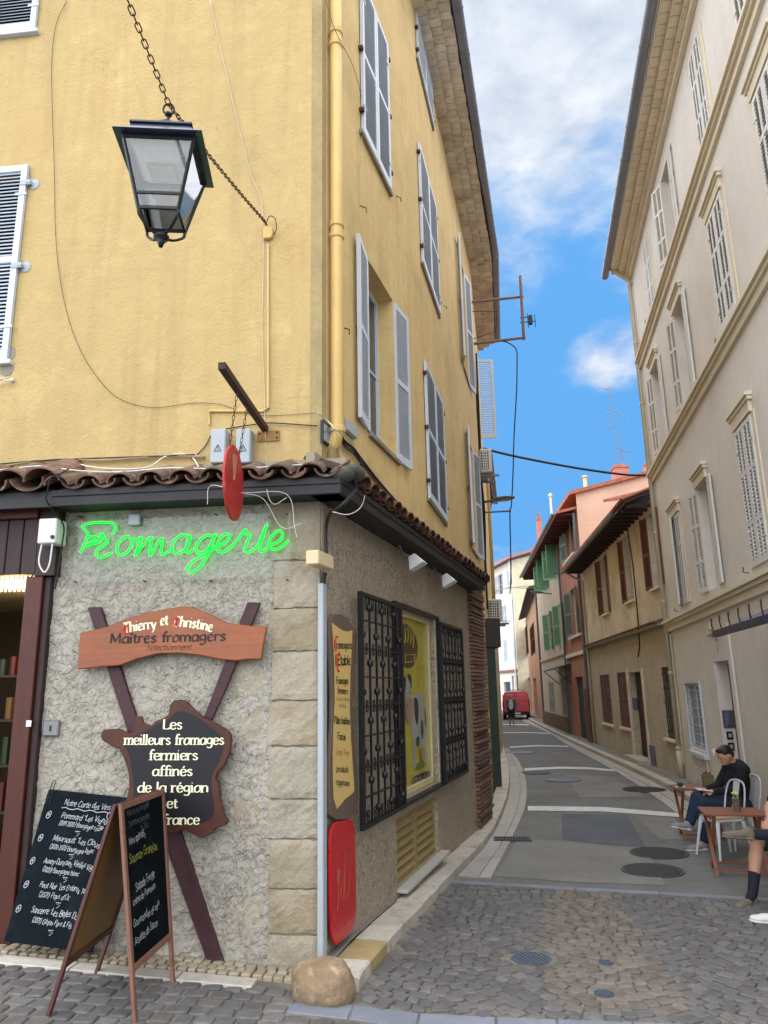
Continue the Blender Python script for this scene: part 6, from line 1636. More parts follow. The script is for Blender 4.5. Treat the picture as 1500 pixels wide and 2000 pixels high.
mb = MB(); mb.lathe([(.012, bz - .215), (.018, bz - .19), (.026, bz - .175), (.018, bz - .16), (.045, bz - .15), (.05, bz - .13), (.03, bz - .11)], 14); ob('finial', mb, M_IRON, parent=LN, smooth=True)
# hook, little junction block and thin conduit on the wall
wh = thing('wall_hook_box', 'yellow painted cable block and hook at the wall end of the lantern chain', 'wall hook', FA.m(FA.X(524, 455), 0, FA.Z(524, 470)))
a0, b0 = FA.xz(524, 470); a1, b1 = FA.xz(524, 450)
mb = MB(); mb.prism([(a0 - .035, b0), (a0 + .03, b0), (a0 + .045, b0 + .03), (a0 + .045, b0 + .09), (a0 + .02, b0 + .12), (a0 - .04, b0 + .12)], -.04, 0); ob('cable_block', mb, M_PIPE, M=FA.M, parent=wh, bev=.006)
mb = MB(); mb.tube(catmull([Vector((a0 - .01, -.05, b0 + .12)), Vector((a0 + .03, -.09, b0 + .17)), Vector((a0 + .08, -.09, b0 + .14)), Vector((a0 + .085, -.06, b0 + .06)), Vector((a0 + .05, -.03, b0 + .03))], 5), .004, 5); ob('wire_loop', mb, M_CABLE, M=FA.M, parent=wh)
h_ = FA.Mi @ hook; mb = MB(); mb.tube([(h_.x, h_.y, h_.z), (h_.x + .01, .01, h_.z - .01)], .008, 6); mb.ball((h_.x, h_.y, h_.z), .014, 8); ob('hook', mb, M_RUST, M=FA.M, parent=wh)
def wallcable(F, pts, r, nm, label, mt, y=-.012, cat='cable', n=5):
    P_ = []
    for q in pts:
        yy = q[2] if len(q) > 2 else y
        x_, z_ = F.xz(q[0], q[1], yy); P_.append(Vector((x_, yy, z_)))
    mb = MB(); mb.tube(catmull(P_, 4) if len(P_) > 2 else P_, r, n)
    return ob(nm, mb, mt, M=F.M, smooth=True, label=label, cat=cat, group='cables fixed to the walls')
P_ = [FA.xz(a, b, -.01) for a, b in ((524, 478), (524, 797), (514, 803), (410, 803), (409, 830))]
mb = MB(); mb.tube([(a, -.012, b) for a, b in P_], .011, 6); ob('thin_conduit', mb, M_PIPE, M=FA.M, label='thin yellow painted conduit dropping from the cable block to the grey boxes', cat='conduit')
wallcable(FA, [(410, 0), (430, 90), (462, 230), (490, 340), (512, 400), (514, 520), (512, 640), (516, 760), (518, 850), (520, 900), (522, 960, -.3), (535, 985, -.32), (560, 972, -.32)], .0035, 'cable', 'pale thin cable falling beside the lantern to the canopy', M_CABLEW)
wallcable(FA, [(130, 2), (112, 40), (103, 90), (101, 170), (106, 330), (110, 480), (128, 600), (160, 690), (205, 755), (242, 783), (300, 796), (380, 787), (430, 790), (462, 800), (520, 812), (620, 806)], .0022, 'cable', 'thin dark cable sagging across the yellow wall to the corner', M_CABLE)
wallcable(FA, [(440, 838), (490, 830), (530, 826), (620, 832)], .005, 'cable', 'dark cable from the grey boxes toward the corner plate', M_CABLE, y=-.02)
wallcable(FA, [(380, 893), (400, 872), (412, 850)], .0045, 'cable', 'short dark cable climbing to the left grey box', M_CABLE)
wallcable(FA, [(0, 912), (60, 902), (130, 896), (200, 899), (280, 893), (340, 890), (400, 893)], .014, 'cable', 'thick pale cable lying along the wall above the canopy', mat('dirty_cream_cable', (190, 168, 128), .65, bump=.2), y=-.03)
wallcable(FA, [(0, 906), (100, 898), (240, 893), (380, 888)], .005, 'cable', 'dark cable clipped above the thick pale one', M_CABLE, y=-.04)
wallcable(FA, [(0, 918, -.3), (80, 910, -.3), (140, 918, -.3), (230, 922, -.28), (330, 914, -.25), (430, 916, -.25), (520, 912, -.3), (615, 906, -.1)], .005, 'cable', 'white cable lying on the canopy tiles', mat('white_cable', (230, 226, 216), .85, bump=0))
wallcable(FA, [(150, 905), (180, 912, -.1), (240, 916, -.2), (290, 912, -.15), (320, 893, -.05), (350, 886), (375, 893), (388, 912, -.25)], .005, 'cable', 'white cable looping over the middle of the canopy', MATS['white_cable'])
wallcable(FA, [(135, 915, -.38), (118, 925, -.4), (100, 932, -.4), (93, 960, -.36), (90, 975, -.33), (105, 1000, -.2), (124, 1025, -.15), (122, 1060, -.13), (108, 1150, -.1)], .006, 'cable', 'dark cable dropping past the white box beside the doorway', M_CABLE)
mb = MB()
# ---------------- red oval sign on its bar ----------------
bw = FA.p(FA.X(518, 838), 0, FA.Z(518, 838)); bf = at_y(433, 714, 4.42)
RS = thing('sign_bracket', 'rusty square bar sticking out of the yellow wall above the canopy', 'bracket', T(bw))
bar(bw, bf, .05, .05, Vector((0, 0, 1)), 'bar', mat('dark_rusty_bar', (74, 46, 40), .7, rough=.7, var=.2, vs=8, bump=.3), RS)
x_, z_ = FA.xz(520, 852); ob('wall_plate', MB().box(x_ - .07, x_ + .11, -.012, 0, z_ - .045, z_ + .04), mat('rusted_plate', (170, 128, 76), .7, rough=.85, var=.2, dirt=[((110, 60, 36), 20, .5, .7, .8)]), M=FA.M, parent=RS)
mb = MB()
for dx, dz in ((-.05, .02), (.09, -.02), (.09, .025)): mb.ball((x_ + dx, -.016, z_ + dz), .008, 6)
ob('bolts', mb, M_RUST, M=FA.M, parent=RS, kind='stuff')
bd = (bf - bw)
q1 = bw + bd * .80; q2 = bw + bd * .35
dc = (q1 + q2) / 2; zd = at_y(456, 943, dc.y).z
dx_ = at_y(456, 943, dc.y).x
RO = thing('red_oval_sign', 'worn red oval sign seen nearly edge on, hanging from the rusty bar', 'hanging sign', T((dx_, dc.y, zd)))
ry_, rz_ = .255, .265
yv = Vector((0, 1, 0)); Ms = T((dx_, dc.y, zd)) @ RZ(R(-3))
mb = MB(); n_ = 36
vs = [(-.009, ry_ * math.cos(2 * math.pi * i / n_), rz_ * math.sin(2 * math.pi * i / n_)) for i in range(n_)] + [(.009, ry_ * math.cos(2 * math.pi * i / n_), rz_ * math.sin(2 * math.pi * i / n_)) for i in range(n_)]
mb.add(vs, [tuple(range(n_)), tuple(range(2 * n_ - 1, n_ - 1, -1))] + [(i, i + n_, (i + 1) % n_ + n_, (i + 1) % n_) for i in range(n_)])
ob('disc', mb, mat('worn_red_paint', (186, 46, 42), .8, rough=.5, var=.15, vs=6, bump=.1, dirt=[((210, 120, 100), 12, .55, .75, .5)]), M=Ms, parent=RO, recalc=True, bev=.003)
mb = MB()
for k in range(9): 
    a = .3 + k * .12; mb.tube([(.0105, -.03 + .02 * math.cos(k), .01), (.0105, .20 * math.cos(a + 1.1), .20 * math.sin(a + 1.1))], .0018, 3)
ob('scratched_lines', mb, mat('pale_scratch', (220, 160, 140), .7, bump=0), M=Ms, parent=RO, kind='stuff')
me = linkmesh(.04, .016, .0026).mesh('link'); me.materials.append(M_RUST)
for qq, yy in ((q1, -.13), (q2, .13)):
    top = Vector((dx_, dc.y - bd.normalized().y * 0 + yy, qq.z - .02)); bot = (Ms @ Vector((0, yy, rz_ * .86)))
    top = Vector((bw.x + bd.x * (top.y - bw.y) / bd.y, top.y, bw.z + bd.z * (top.y - bw.y) / bd.y - .02))
    n_ = max(2, int((top - bot).length / .033))
    for i in range(n_):
        p = bot.lerp(top, (i + .5) / n_); o = bpy.data.objects.new('chain_link', me); COL.objects.link(o)
        place(o, T(p) @ (top - bot).to_track_quat('Z', 'Y').to_matrix().to_4x4() @ RZ(R(90) * (i % 2)), RO)
# white strings from the lower right of the disc to the canopy
s0 = Ms @ Vector((.01, .2, -.02))
st = thing('sign_strings', 'loose white strings fanning from the red oval sign over the canopy', 'strings', T(s0))
for (pts) in ([(560, 965), (575, 1030), (580, 1050)], [(515, 975), (550, 1030), (590, 1022)], [(412, 948), (405, 985)]):
    P_ = [s0] + [at_y(a, b, 5.2) for a, b in pts]
    mb = MB(); mb.tube(catmull(P_, 5), .0022, 4); ob('string', mb, MATS['white_cable'], M=M_id(), parent=st)

# ---------------- cables on the side wall ----------------
bund = [(650, 800), (662, 835), (672, 860), (690, 875), (705, 895), (740, 940), (780, 985), (830, 1030), (870, 1060), (905, 1090), (925, 1110)]
for k, (dy, r_) in enumerate(((0, .012), (6, .008), (11, .006))):
    F_ = FB
    P_ = []
    for a, b in bund[1:]:
        x_, z_ = FB.xz(a, b + dy, -.03)
        p = FB.p(x_, -.03, z_)
        if x_ > SX:
            x2, z2 = FC.xz(a, b + dy, -.03); p = FC.p(x2, -.03, z2)
        P_.append(p)
    mb = MB(); mb.tube(catmull(P_, 4), r_, 6)
    ob('cable', mb, M_CABLE, M=M_id(), smooth=True, label=['thick black cable sloping along the side wall under the shutters', 'thinner black cable beside the thick one on the side wall', 'lowest thin cable of the sloping bundle on the side wall'][k], cat='cable', group='cables fixed to the walls')
wallcable(FB, [(705, 895), (706, 915), (710, 950)], .014, 'cable', 'short black cable dropping from the bundle behind the canopy', M_CABLE, y=-.04)
wallcable(FB, [(620, 806, -.03), (640, 822, -.06), (655, 838, -.14), (672, 850, -.14), (690, 868, -.05)], .006, 'cable', 'pale cable wrapped round the foot of the downpipe', M_CABLEW, y=-.05)
wallcable(FB, [(655, 840, -.14), (665, 880, -.1), (680, 925, -.15)], .003, 'cable', 'thin white cable dangling under the downpipe', M_CABLEW)
wallcable(FB, [(636, 0, -.02), (655, 60, -.15), (690, 130, -.03), (706, 190, -.03)], .003, 'cable', 'thin cable crossing the upper downpipe', M_CABLE)
wallcable(FB, [(708, 250, -.02), (704, 330, -.02), (702, 405, -.03)], .003, 'cable', 'pale thin cable hanging between the two shuttered windows', M_CABLEW)
wallcable(FB, [(650, 1000, -.3), (680, 1005, -.32), (705, 990, -.3), (712, 960, -.25), (700, 930, -.1)], .004, 'cable', 'white cable hooping under the canopy corner', MATS['white_cable'])
# spot lights under the canopy on the side
for i, (px, py, lab) in enumerate(((812, 1105, 'first small white spotlight under the side canopy, nearer the corner'), (876, 1143, 'second small white spotlight under the side canopy, farther along'))):
    x_, z_ = FB.xz(px - 10, py - 20, -.18)
    t = thing('spotlight', lab, 'spotlight', FB.m(x_, -.16, z_), group='spotlights under the side canopy')
    mb = MB(); mb.tube([(x_ - .06, -.08, zf0), (x_ - .02, -.1, z_ + .02), (x_, -.16, z_)], .012, 6); ob('arm', mb, M_ZINC, M=FB.M, parent=t)
    mb = MB(); frus(mb, .035, .03, .085, -.11, True); ob('lamp_head', mb, M_WHITE, M=FB.m(x_ + .03, -.2, z_ - .02) @ RX(R(-28)), parent=t, bev=.006)
# ---------------- cream building on the right ----------------
RBG = thing('cream_building', 'tall cream rendered building with string courses and grey shutters on the right', 'building', FR.m(0, 0, -.4))
M_CR = mat('cream_render', (222, 216, 208), .92, rough=.92, var=.05, vs=.5, bump=.3, bs=30, bdist=.005, spec=.15, dirt=[((176, 160, 136), .9, .5, .8, .3)], streak=.10)
M_CRT = mat('cream_trim', (224, 212, 188), .92, rough=.85, var=.05, vs=2, bump=.15, bs=40)
M_CREV = mat('cream_eaves', (220, 208, 184), 1.0, rough=.9, var=.08, bump=.3)
XN = 16.0      # how far the wall runs towards and past the camera
zc1_, zc2_, zc3_ = FR.Z(1318, 1207), FR.Z(1290, 897), FR.Z(1266, 655)
RE = FR.Z(1235, 520) ; RE = 11.72
def wx(tl, bl, tr, br):
    x0 = (FR.X(*tl) + FR.X(*bl)) / 2; x1 = (FR.X(*tr) + FR.X(*br)) / 2; z1 = (FR.Z(*tl) + FR.Z(*tr)) / 2; z0 = (FR.Z(*bl) + FR.Z(*br)) / 2
    return [x0, x1, z0, z1]
D4 = wx((1347, 125), (1373, 296), (1367, 52), (1391, 242)); D3 = wx((1386, 429), (1409, 646), (1410, 372), (1443, 607)); D2 = wx((1440, 844), (1473, 1111), (1472, 803), (1505, 1090))
C2 = wx((1363, 950), (1385, 1165), (1381, 924), (1405, 1146)); A2 = wx((1312, 1003), (1330, 1189), (1330, 988), (1345, 1182))
xs3 = {'D': (D3[0], D3[1])}
wD = (D3[1] - D3[0] + D2[1] - D2[0]) / 2
C3 = [FR.X(1317, 620), FR.X(1334, 560), FR.Z(1343, 790), FR.Z(1325, 560)]; C3[1] = C3[0] + wD * .92
B3 = [FR.X(1274, 730), 0, FR.Z(1292, 880), FR.Z(1280, 690)]; B3[1] = B3[0] + wD * .92
C4 = [FR.X(1290, 350), 0, FR.Z(1302, 510), FR.Z(1292, 300)]; C4[1] = C4[0] + wD * .92
A4 = [FR.X(1257, 470), FR.X(1267, 440), FR.Z(1268, 612), FR.Z(1260, 460)]; A4[1] = A4[0] + wD * .8
E3 = [FR.X(1482, 250), 0, D3[2], D3[3]]; E3[1] = E3[0] + wD
E4 = [E3[0] - .1, 0, D4[2], D4[3]]; E4[1] = E4[0] + wD
E2 = [D2[1] + 1.6, D2[1] + 1.6 + wD, D2[2], D2[3]]
zr2 = (D2[2], D2[3]); 
for q in (C2, A2): q[2] = zr2[0] + .02; q[3] = zr2[1] - .12
for q in (C3, B3): q[2], q[3] = D3[2], D3[3]
for q in (C4, A4): q[2], q[3] = D4[2], D4[3]
door = [FR.X(1401, 1350), FR.X(1434, 1350), -.5, FR.Z(1416, 1290)]
smw = [FR.X(1346, 1400), FR.X(1374, 1400), FR.Z(1362, 1462), FR.Z(1352, 1335)]
wins = [D4, D3, D2, C2, A2, C3, B3, C4, A4, E3, E4, E2]
ob('front_wall', wallmesh(0, XN, -.6, RE, [tuple(q) for q in wins] + [tuple(door), tuple(smw)], .25), M_CR, M=FR.M, parent=RBG)
for q, al, ar in ((D4, 0, 0), (D3, 0, 0), (D2, 0, 0), (C2, 164, 172), (A2, 12, 0), (C3, 165, 172), (B3, 166, 173), (C4, 160, 172), (A4, 0, 0), (E3, 0, 0), (E4, 0, 0), (E2, 0, 0)):
    window(RBG, FR, q[0], q[1], q[2], q[3], al=al, ar=ar, mt=M_SHUTR, rails=(.3, .66), mid=True, yoff=-.006, wmat=M_SHUTR, pitch=.05)
    # moulded surround and lintel
    if q not in (A4, C4, D4, E4):
        ob('lintel', MB().box(q[0] - .12, q[1] + .12, -.10, -.002, q[3] + .22, q[3] + .27).box(q[0] - .1, q[1] + .1, -.07, -.002, q[3] + .17, q[3] + .218).box(q[0] - .05, q[1] + .05, -.05, -.002, q[3] + .02, q[3] + .168), M_CRT, M=FR.M, parent=RBG)
    ob('window_surround', MB().box(q[0] - .12, q[0] - .005, -.018, -.001, q[2] + .0, q[3] + .02).box(q[1] + .005, q[1] + .12, -.018, -.001, q[2] + .0, q[3] + .02), M_CRT, M=FR.M, parent=RBG)
for zc_ in (zc1_, zc2_, zc3_):
    ob('string_course', MB().box(-.02, XN, -.13, -.002, zc_ - .06, zc_).box(-.01, XN, -.09, -.002, zc_ - .12, zc_ - .062).box(-.005, XN, -.05, -.002, zc_ - .24, zc_ - .122), M_CRT, M=FR.M, parent=RBG)
# eaves
rows_ = ((-.1, RE - .42, RE - .34), (-.17, RE - .34, RE - .27))
ob('eaves_moulding', MB().box(-.05, XN, -.08, -.002, RE - .40, RE - .30).box(-.05, XN, -.5, -.44, RE - .03, RE + .03), M_CRT, M=FR.M, parent=RBG)
for r_ in range(3):
    mb = MB(); x_ = -.1
    while x_ < XN: mb.box(x_ + .006, x_ + .20, -.15 * (r_ + 1), -.002, RE - .30 + .09 * r_, RE - .30 + .09 * r_ + .075); x_ += .21
    ob('eaves_tiles', mb, M_CREV, M=FR.M, parent=RBG, kind='stuff')
gutterpipe(FR, -.25, XN, -.58, RE - .06, .09, RBG)
mb = MB(); mb.add([(-.15, -.55, RE + .03), (XN, -.55, RE + .03), (XN, 4, RE + 1.6), (-.15, 4, RE + 1.6), (-.15, 4, RE), (XN, 4, RE), (-.15, 0, RE), (XN, 0, RE)], [(0, 1, 2, 3), (0, 3, 4, 6), (6, 7, 1, 0), (1, 7, 5, 2)]); ob('roof', mb, M_TILED, M=FR.M, parent=RBG)
mb = MB(); mb.quad((0, 0, -.6), (0, 8, -.6), (0, 8, RE), (0, 0, RE)); mb.quad((XN, 0, -.6), (XN, 8, -.6), (XN, 8, RE), (XN, 0, RE)); ob('end_wall', mb, M_CR, M=FR.M, parent=RBG)
# downpipe at the far corner
M_CPIPE = mat('cream_pipe', (208, 196, 170), .8, rough=.5, var=.08, bump=.08)
yp_ = -.07; mb = MB(); gz = GZ(*FR.p(.12, -.07, 0).to_2d()) + .1
mb.tube([(.12, -.5, RE), (.12, -.45, RE - .1), (.12, yp_, RE - .5), (.12, yp_, gz + .55)], .05, 10); mb.tube([(.12, yp_, gz + .55), (.12, yp_, gz)], .065, 10)
ob('downpipe', mb, M_CPIPE, M=FR.M, parent=RBG, smooth=True)
z_ = gz + .6
while z_ < RE - .5:
    ob('pipe_collar', MB().lathe([(.05, z_ - .03), (.064, z_ - .02), (.064, z_ + .02), (.05, z_ + .03)], 10, T((.12, yp_, 0))), M_CPIPE, M=FR.M, parent=RBG); z_ += 1.55
mb = MB(); xq_ = FR.X(1350, 1440); mb.tube([(.32, -.03, zc1_ - .3), (.32, -.03, 1.6), (.36, -.03, 1.0), (.30, -.03, gz + .3)], .022, 6); ob('thin_pipe', mb, M_CPIPE, M=FR.M, parent=RBG)
mb = MB(); mb.tube([(.25, -.02, zc1_ - .25), (.25, -.02, 1.9)], .012, 6); ob('black_cable', mb, M_CABLE, M=FR.M, parent=RBG)
# small window with bars, vent below
winframe(RBG, FR, *smw, .06, M_SHUT, bars=0)
mb = MB(); z_ = smw[2] + .12
while z_ < smw[3] - .05: mb.box(smw[0] + .02, smw[1] - .02, -.0, .012, z_ - .006, z_ + .006); z_ += .16
ob('window_bars', mb, M_SHUT, M=FR.M, parent=RBG, kind='stuff')
ob('window_surround', MB().box(smw[0] - .06, smw[0], -.03, .02, smw[2] - .06, smw[3] + .06).box(smw[1], smw[1] + .06, -.03, .02, smw[2] - .06, smw[3] + .06).box(smw[0], smw[1], -.03, .02, smw[3], smw[3] + .06).box(smw[0] - .1, smw[1] + .1, -.08, .02, smw[2] - .12, smw[2] - .06), M_SHUT, M=FR.M, parent=RBG)
vz = (FR.Z(1372, 1535), FR.Z(1366, 1478)); vx = (FR.X(1361, 1500), FR.X(1383, 1500))
ob('vent_frame', MB().box(vx[0] - .04, vx[0], -.03, 0, vz[0], vz[1]).box(vx[1], vx[1] + .04, -.03, 0, vz[0], vz[1]).box(vx[0], vx[1], -.03, 0, vz[1] - .04, vz[1]).quad((vx[0], -.004, vz[0]), (vx[1], -.004, vz[0]), (vx[1], -.004, vz[1]), (vx[0], -.004, vz[1])), M_SHUTR, M=FR.M, parent=RBG)
mb = MB(); z_ = vz[0] + .04
while z_ < vz[1] - .06: mb.box(vx[0], vx[1], -.012, .0, -.016, .016, T((0, -.012, z_)) @ RX(R(-40))); z_ += .055
ob('vent_slats', mb, M_SHUTR, M=FR.M, parent=RBG, kind='stuff')
# doorway with canopy, number, door, bell panel, key safes
dz1 = door[3]
ob('door_lintel', MB().box(door[0] - .14, door[1] + .16, -.035, -.002, dz1 + .45, dz1 + .56).box(door[0] + .1, door[0] + .28, -.06, -.036, dz1 + .52, dz1 + .64), M_CRT, M=FR.M, parent=RBG, bev=.008)
ob('door_pilaster', MB().box(door[1] + .02, door[1] + .22, -.04, -.002, -.5, dz1 + .45), M_CR, M=FR.M, parent=RBG, bev=.01)
ob('wooden_door', MB().box(door[0] + .02, door[1] - .02, .2, .24, -.4, dz1 - .02), mat('brown_door', (120, 70, 44), .7, rough=.5, wave=(20, 20, 2)), M=FR.M, parent=RBG)
ob('door_edge', MB().box(door[1] - .05, door[1] - .004, .0, .16, -.4, dz1 - .02), MATS['brown_door'], M=FR.M, parent=RBG)
text('7', 'bold', .15, (FR.X(1406, 1268)), FR.Z(1406, 1277), FR.M, RBG, M_INKK, y=-.04)
a, b = FR.xz(1427, 1408, -.05)
bp_ = thing('bell_panel', 'grey metal door bell panel beside the brown door', 'bell panel', FR.m(door[0] - .0, .1, b))
def onreveal(x0_, y0_, x1_, y1_, z0_, z1_, mt, nm, par): return ob(nm, MB().box(x0_, x1_, y0_, y1_, z0_, z1_), mt, M=FR.M, parent=par, bev=.004)
sx = FR.X(1427, 1408) 
pz = (FR.Z(1427, 1426), FR.Z(1427, 1390))
M_BELL = mat('bell_panel_metal', (120, 122, 128), .6, rough=.4, metal=.4, bump=0)
# the panel and key safes sit on the far reveal of the doorway
rx = door[0]
def rev(z0_, z1_, y0_, y1_, mt, nm, par, t_=.02): return ob(nm, MB().box(rx + .001, rx + t_, y0_, y1_, z0_, z1_), mt, M=FR.M, parent=par, bev=.003)
rev(pz[0], pz[1], .03, .2, M_BELL, 'panel', bp_)
mb = MB()
for k in range(5): mb.box(rx + .02, rx + .026, .06, .12, pz[1] - .07 - k * .04, pz[1] - .05 - k * .04)
ob('name_strips', mb, mat('blue_strip', (110, 130, 190), .8, bump=0), M=FR.M, parent=bp_, kind='stuff')
ob('camera_eye', MB().ball((rx + .022, .12, pz[0] + .04), .014, 8), M_IRON, M=FR.M, parent=bp_)
for k, (py, lab) in enumerate(((1441, 'upper black key safe under the bell panel'), (1463, 'lower black key safe under the bell panel'))):
    z_ = FR.Z(1430, py); t = thing('key_safe', lab, 'key safe', FR.m(rx, .1, z_ - .05), group='key safes beside the door')
    rev(z_ - .06, z_ + .06, .06, .15, M_IRON, 'case', t, .04); ob('dial_plate', MB().box(rx + .04, rx + .043, .08, .13, z_ - .03, z_ + .03), M_GREY, M=FR.M, parent=t)
# iron canopy with curls
cx0, cx1 = FR.X(1392, 1228, -.5), XN * .72
cz = FR.Z(1400, 1226, -.6)
CP = thing('iron_canopy', 'dark blue iron canopy with curled hooks above the doorway on the right', 'canopy', FR.m(cx0, -.4, cz))
M_CAN = mat('dark_blue_canopy', (42, 52, 76), .6, rough=.45, var=.15, bump=.1, metal=.2)
zc_ = FR.Z(1440, 1222, -.75); xa_ = FR.X(1395, 1228, -.75); 
mb = MB()
L_ = 6.5
mb.add([(xa_, -.75, zc_), (xa_ + L_, -.75, zc_), (xa_ + L_, -.02, zc_ + .28), (xa_, -.02, zc_ + .28), (xa_, -.75, zc_ + .02), (xa_ + L_, -.75, zc_ + .02), (xa_ + L_, -.02, zc_ + .3), (xa_, -.02, zc_ + .3)], [(0, 3, 2, 1), (4, 5, 6, 7), (0, 1, 5, 4), (2, 3, 7, 6), (0, 4, 7, 3), (1, 2, 6, 5)])
ob('canopy_sheet', mb, M_CAN, M=FR.M, parent=CP)
ob('canopy_beam', MB().box(xa_, xa_ + L_, -.78, -.73, zc_ - .06, zc_ + .02), M_CAN, M=FR.M, parent=CP, bev=.004)
cur = MB(); cur.tube([(0, .03, -.02), (0, 0, .0), (0, -.05, .03), (0, -.09, .08), (0, -.08, .13), (0, -.04, .14), (0, -.02, .11), (0, -.04, .09)], .008, 5); cur = cur.mesh('curl'); cur.materials.append(M_RUST)
for k in range(10):
    o = bpy.data.objects.new('curl', cur); COL.objects.link(o); place(o, FR.m(xa_ + .02 + k * .42, -.77, zc_ + .03) @ RZ(R(70)), CP)

# small cat-tail fixtures on string courses
mb = MB()
for (px, py, z_) in ((1440, 85, 0), (1262, 632, 0), (1400, 672, 0), (1320, 1195, 0), (1455, 1120, 0)):
    x_, z_ = FR.xz(px, py, -.06); mb.tube([(x_, -.01, z_), (x_, -.08, z_ + .02), (x_ + .03, -.08, z_ + .08)], .008, 5)
ob('shutter_stays', mb, M_IRON, M=FR.M, parent=RBG, kind='stuff')
# small shelf lamp near the head of the seated man
x_, z_ = FR.xz(1386, 1466, -.1)
t = thing('wall_light', 'small white wall light on a short arm behind the reading man', 'wall light', FR.m(x_, 0, z_))
mb = MB(); mb.box(x_ - .05, x_ + .02, -.06, 0, z_ - .05, z_ + .03); ob('base', mb, M_WHITE, M=FR.M, parent=t, bev=.004)
mb = MB(); mb.tube([(x_, -.05, z_), (x_ + .25, -.09, z_ - .06)], .012, 6); ob('arm', mb, M_WHITE, M=FR.M, parent=t)
# ---------------- houses further along the street, right side ----------------
M_TAN = relief('tan_roughcast', (204, 190, 166), .86, 14, .8, .012, amt=.35, fine=70)
M_TANU = mat('tan_upper_render', (220, 206, 182), .9, rough=.92, var=.14, vs=1.0, bump=.35, bs=30, spec=.1, dirt=[((112, 94, 76), 1.2, .5, .8, .6)], streak=.25)
M_BRSH = mat('brown_shutter_paint', (118, 68, 58), .75, rough=.6, var=.12, vs=5, bump=.15)
M_GRSH = mat('green_shutter_paint', (128, 182, 144), .85, rough=.6, var=.1, vs=5, bump=.15)
M_TLSH = mat('grey_green_shutter_paint', (138, 164, 152), .7, rough=.6, var=.1, vs=5, bump=.15)
M_REDR = mat('salmon_red_render', (192, 130, 108), .8, rough=.92, var=.1, vs=1.5, bump=.3, bs=30, dirt=[((140, 90, 76), 2, .5, .8, .4)], streak=.15)
M_BEI = mat('beige_old_render', (216, 202, 178), .85, rough=.92, var=.1, vs=1.2, bump=.3, bs=30, dirt=[((140, 124, 104), 1.2, .5, .8, .5)], streak=.25)
M_PINK = mat('pink_gable_render', (228, 190, 164), .85, rough=.92, var=.08, vs=.8, bump=.2, bs=20, dirt=[((180, 140, 116), .9, .5, .8, .4)])
M_ORG = mat('orange_old_render', (212, 164, 122), .78, rough=.92, var=.12, vs=1.2, bump=.3, dirt=[((160, 120, 100), 1.5, .5, .8, .5)], streak=.2)
M_WHT = mat('white_far_render', (228, 220, 206), .82, rough=.92, var=.06, vs=.8, bump=.2, dirt=[((180, 170, 160), .8, .5, .8, .4)])
M_OLDW = mat('dark_eaves_wood', (84, 62, 56), .6, rough=.8, var=.2, bump=.2)
M_TILEO = mat('orange_roof_tile', (190, 118, 88), .7, rough=.85, var=.25, vs=5, bump=.4, isl=.2)
M_ZP = mat('grey_drainpipe', (118, 124, 132), .6, rough=.5, var=.1, bump=.05, metal=.2)
def pw(F, l, r, t, b): return [F.X(*l), F.X(*r), F.Z(*b), F.Z(*t)]
F2 = Frame((7.28, 27.26), (6.24, 16.72))
L2 = F2.len
R2 = thing('tan_house', 'low tan roughcast house with brown shutters and a sagging tiled eave', 'house', F2.m(0, 0, -.45))
E2z = F2.Z(1118, 1108, -.5)
w1 = [F2.X(1176, 1150), F2.X(1185, 1145), F2.Z(1172, 1205), F2.Z(1170, 1096)]
w2 = [F2.X(1221, 1120), F2.X(1233, 1115), F2.Z(1215, 1190), F2.Z(1213, 1068)]
w3 = [F2.X(1270, 1090), F2.X(1284, 1080), F2.Z(1262, 1163), F2.Z(1258, 1025)]
for q in (w1, w2, w3): q[1] = max(q[1], q[0] + .75)
for q in (w2, w3): q[2], q[3] = w1[2], w1[3]
lw1 = pw(F2, (1174, 1360), (1193, 1360), (1180, 1318), (1185, 1412)); lw2 = pw(F2, (1208, 1360), (1229, 1360), (1216, 1313), (1220, 1420))
dr = pw(F2, (1235, 1400), (1262, 1400), (1245, 1312), (1250, 1490)); bw_ = pw(F2, (1296, 1370), (1322, 1370), (1305, 1302), (1312, 1443))
zl = F2.Z(1230, 1236)
ob('front_wall', wallmesh(-.02, L2, -.7, zl, [tuple(lw1), tuple(lw2), (dr[0], dr[1], -.6, dr[3]), tuple(bw_)], .22), M_TAN, M=F2.M, parent=R2)
ob('front_wall', wallmesh(-.02, L2, zl, E2z + .1, [tuple(w1), tuple(w2), tuple(w3)], .2), M_TANU, M=F2.M, parent=R2)
for q, al, ar in ((w1, 165, 172), (w2, 170, None), (w3, 168, 172)): window(R2, F2, *q, al=al, ar=ar, mt=M_BRSH, wmat=M_SHUT, rails=(.5,)); ob('window_sill', MB().box(q[0] - .1, q[1] + .1, -.08, .05, q[2] - .06, q[2] - .003), M_CRT, M=F2.M, parent=R2)
for q in (lw1, lw2): window(R2, F2, *q, al=0, ar=0, mt=M_BRSH, yoff=.05); ob('window_sill', MB().box(q[0] - .05, q[1] + .05, -.06, .05, q[2] - .07, q[2] - .003), M_CRT, M=F2.M, parent=R2)
ob('door', MB().box(dr[0], dr[1], .18, .22, -.6, dr[3]), M_OLDW, M=F2.M, parent=R2); ob('door_jamb', MB().box(dr[0] - .16, dr[0] - .002, -.04, .0, -.6, dr[3] + .1), M_TANU, M=F2.M, parent=R2); ob('door_jamb', MB().box(dr[1] + .002, dr[1] + .14, -.04, 0, -.6, dr[3] + .1), M_TANU, M=F2.M, parent=R2)
ob('door_step', MB().box(dr[0] - .1, dr[1] + .1, -.3, .1, -.5, -.22), M_KERB, M=F2.M, parent=R2)
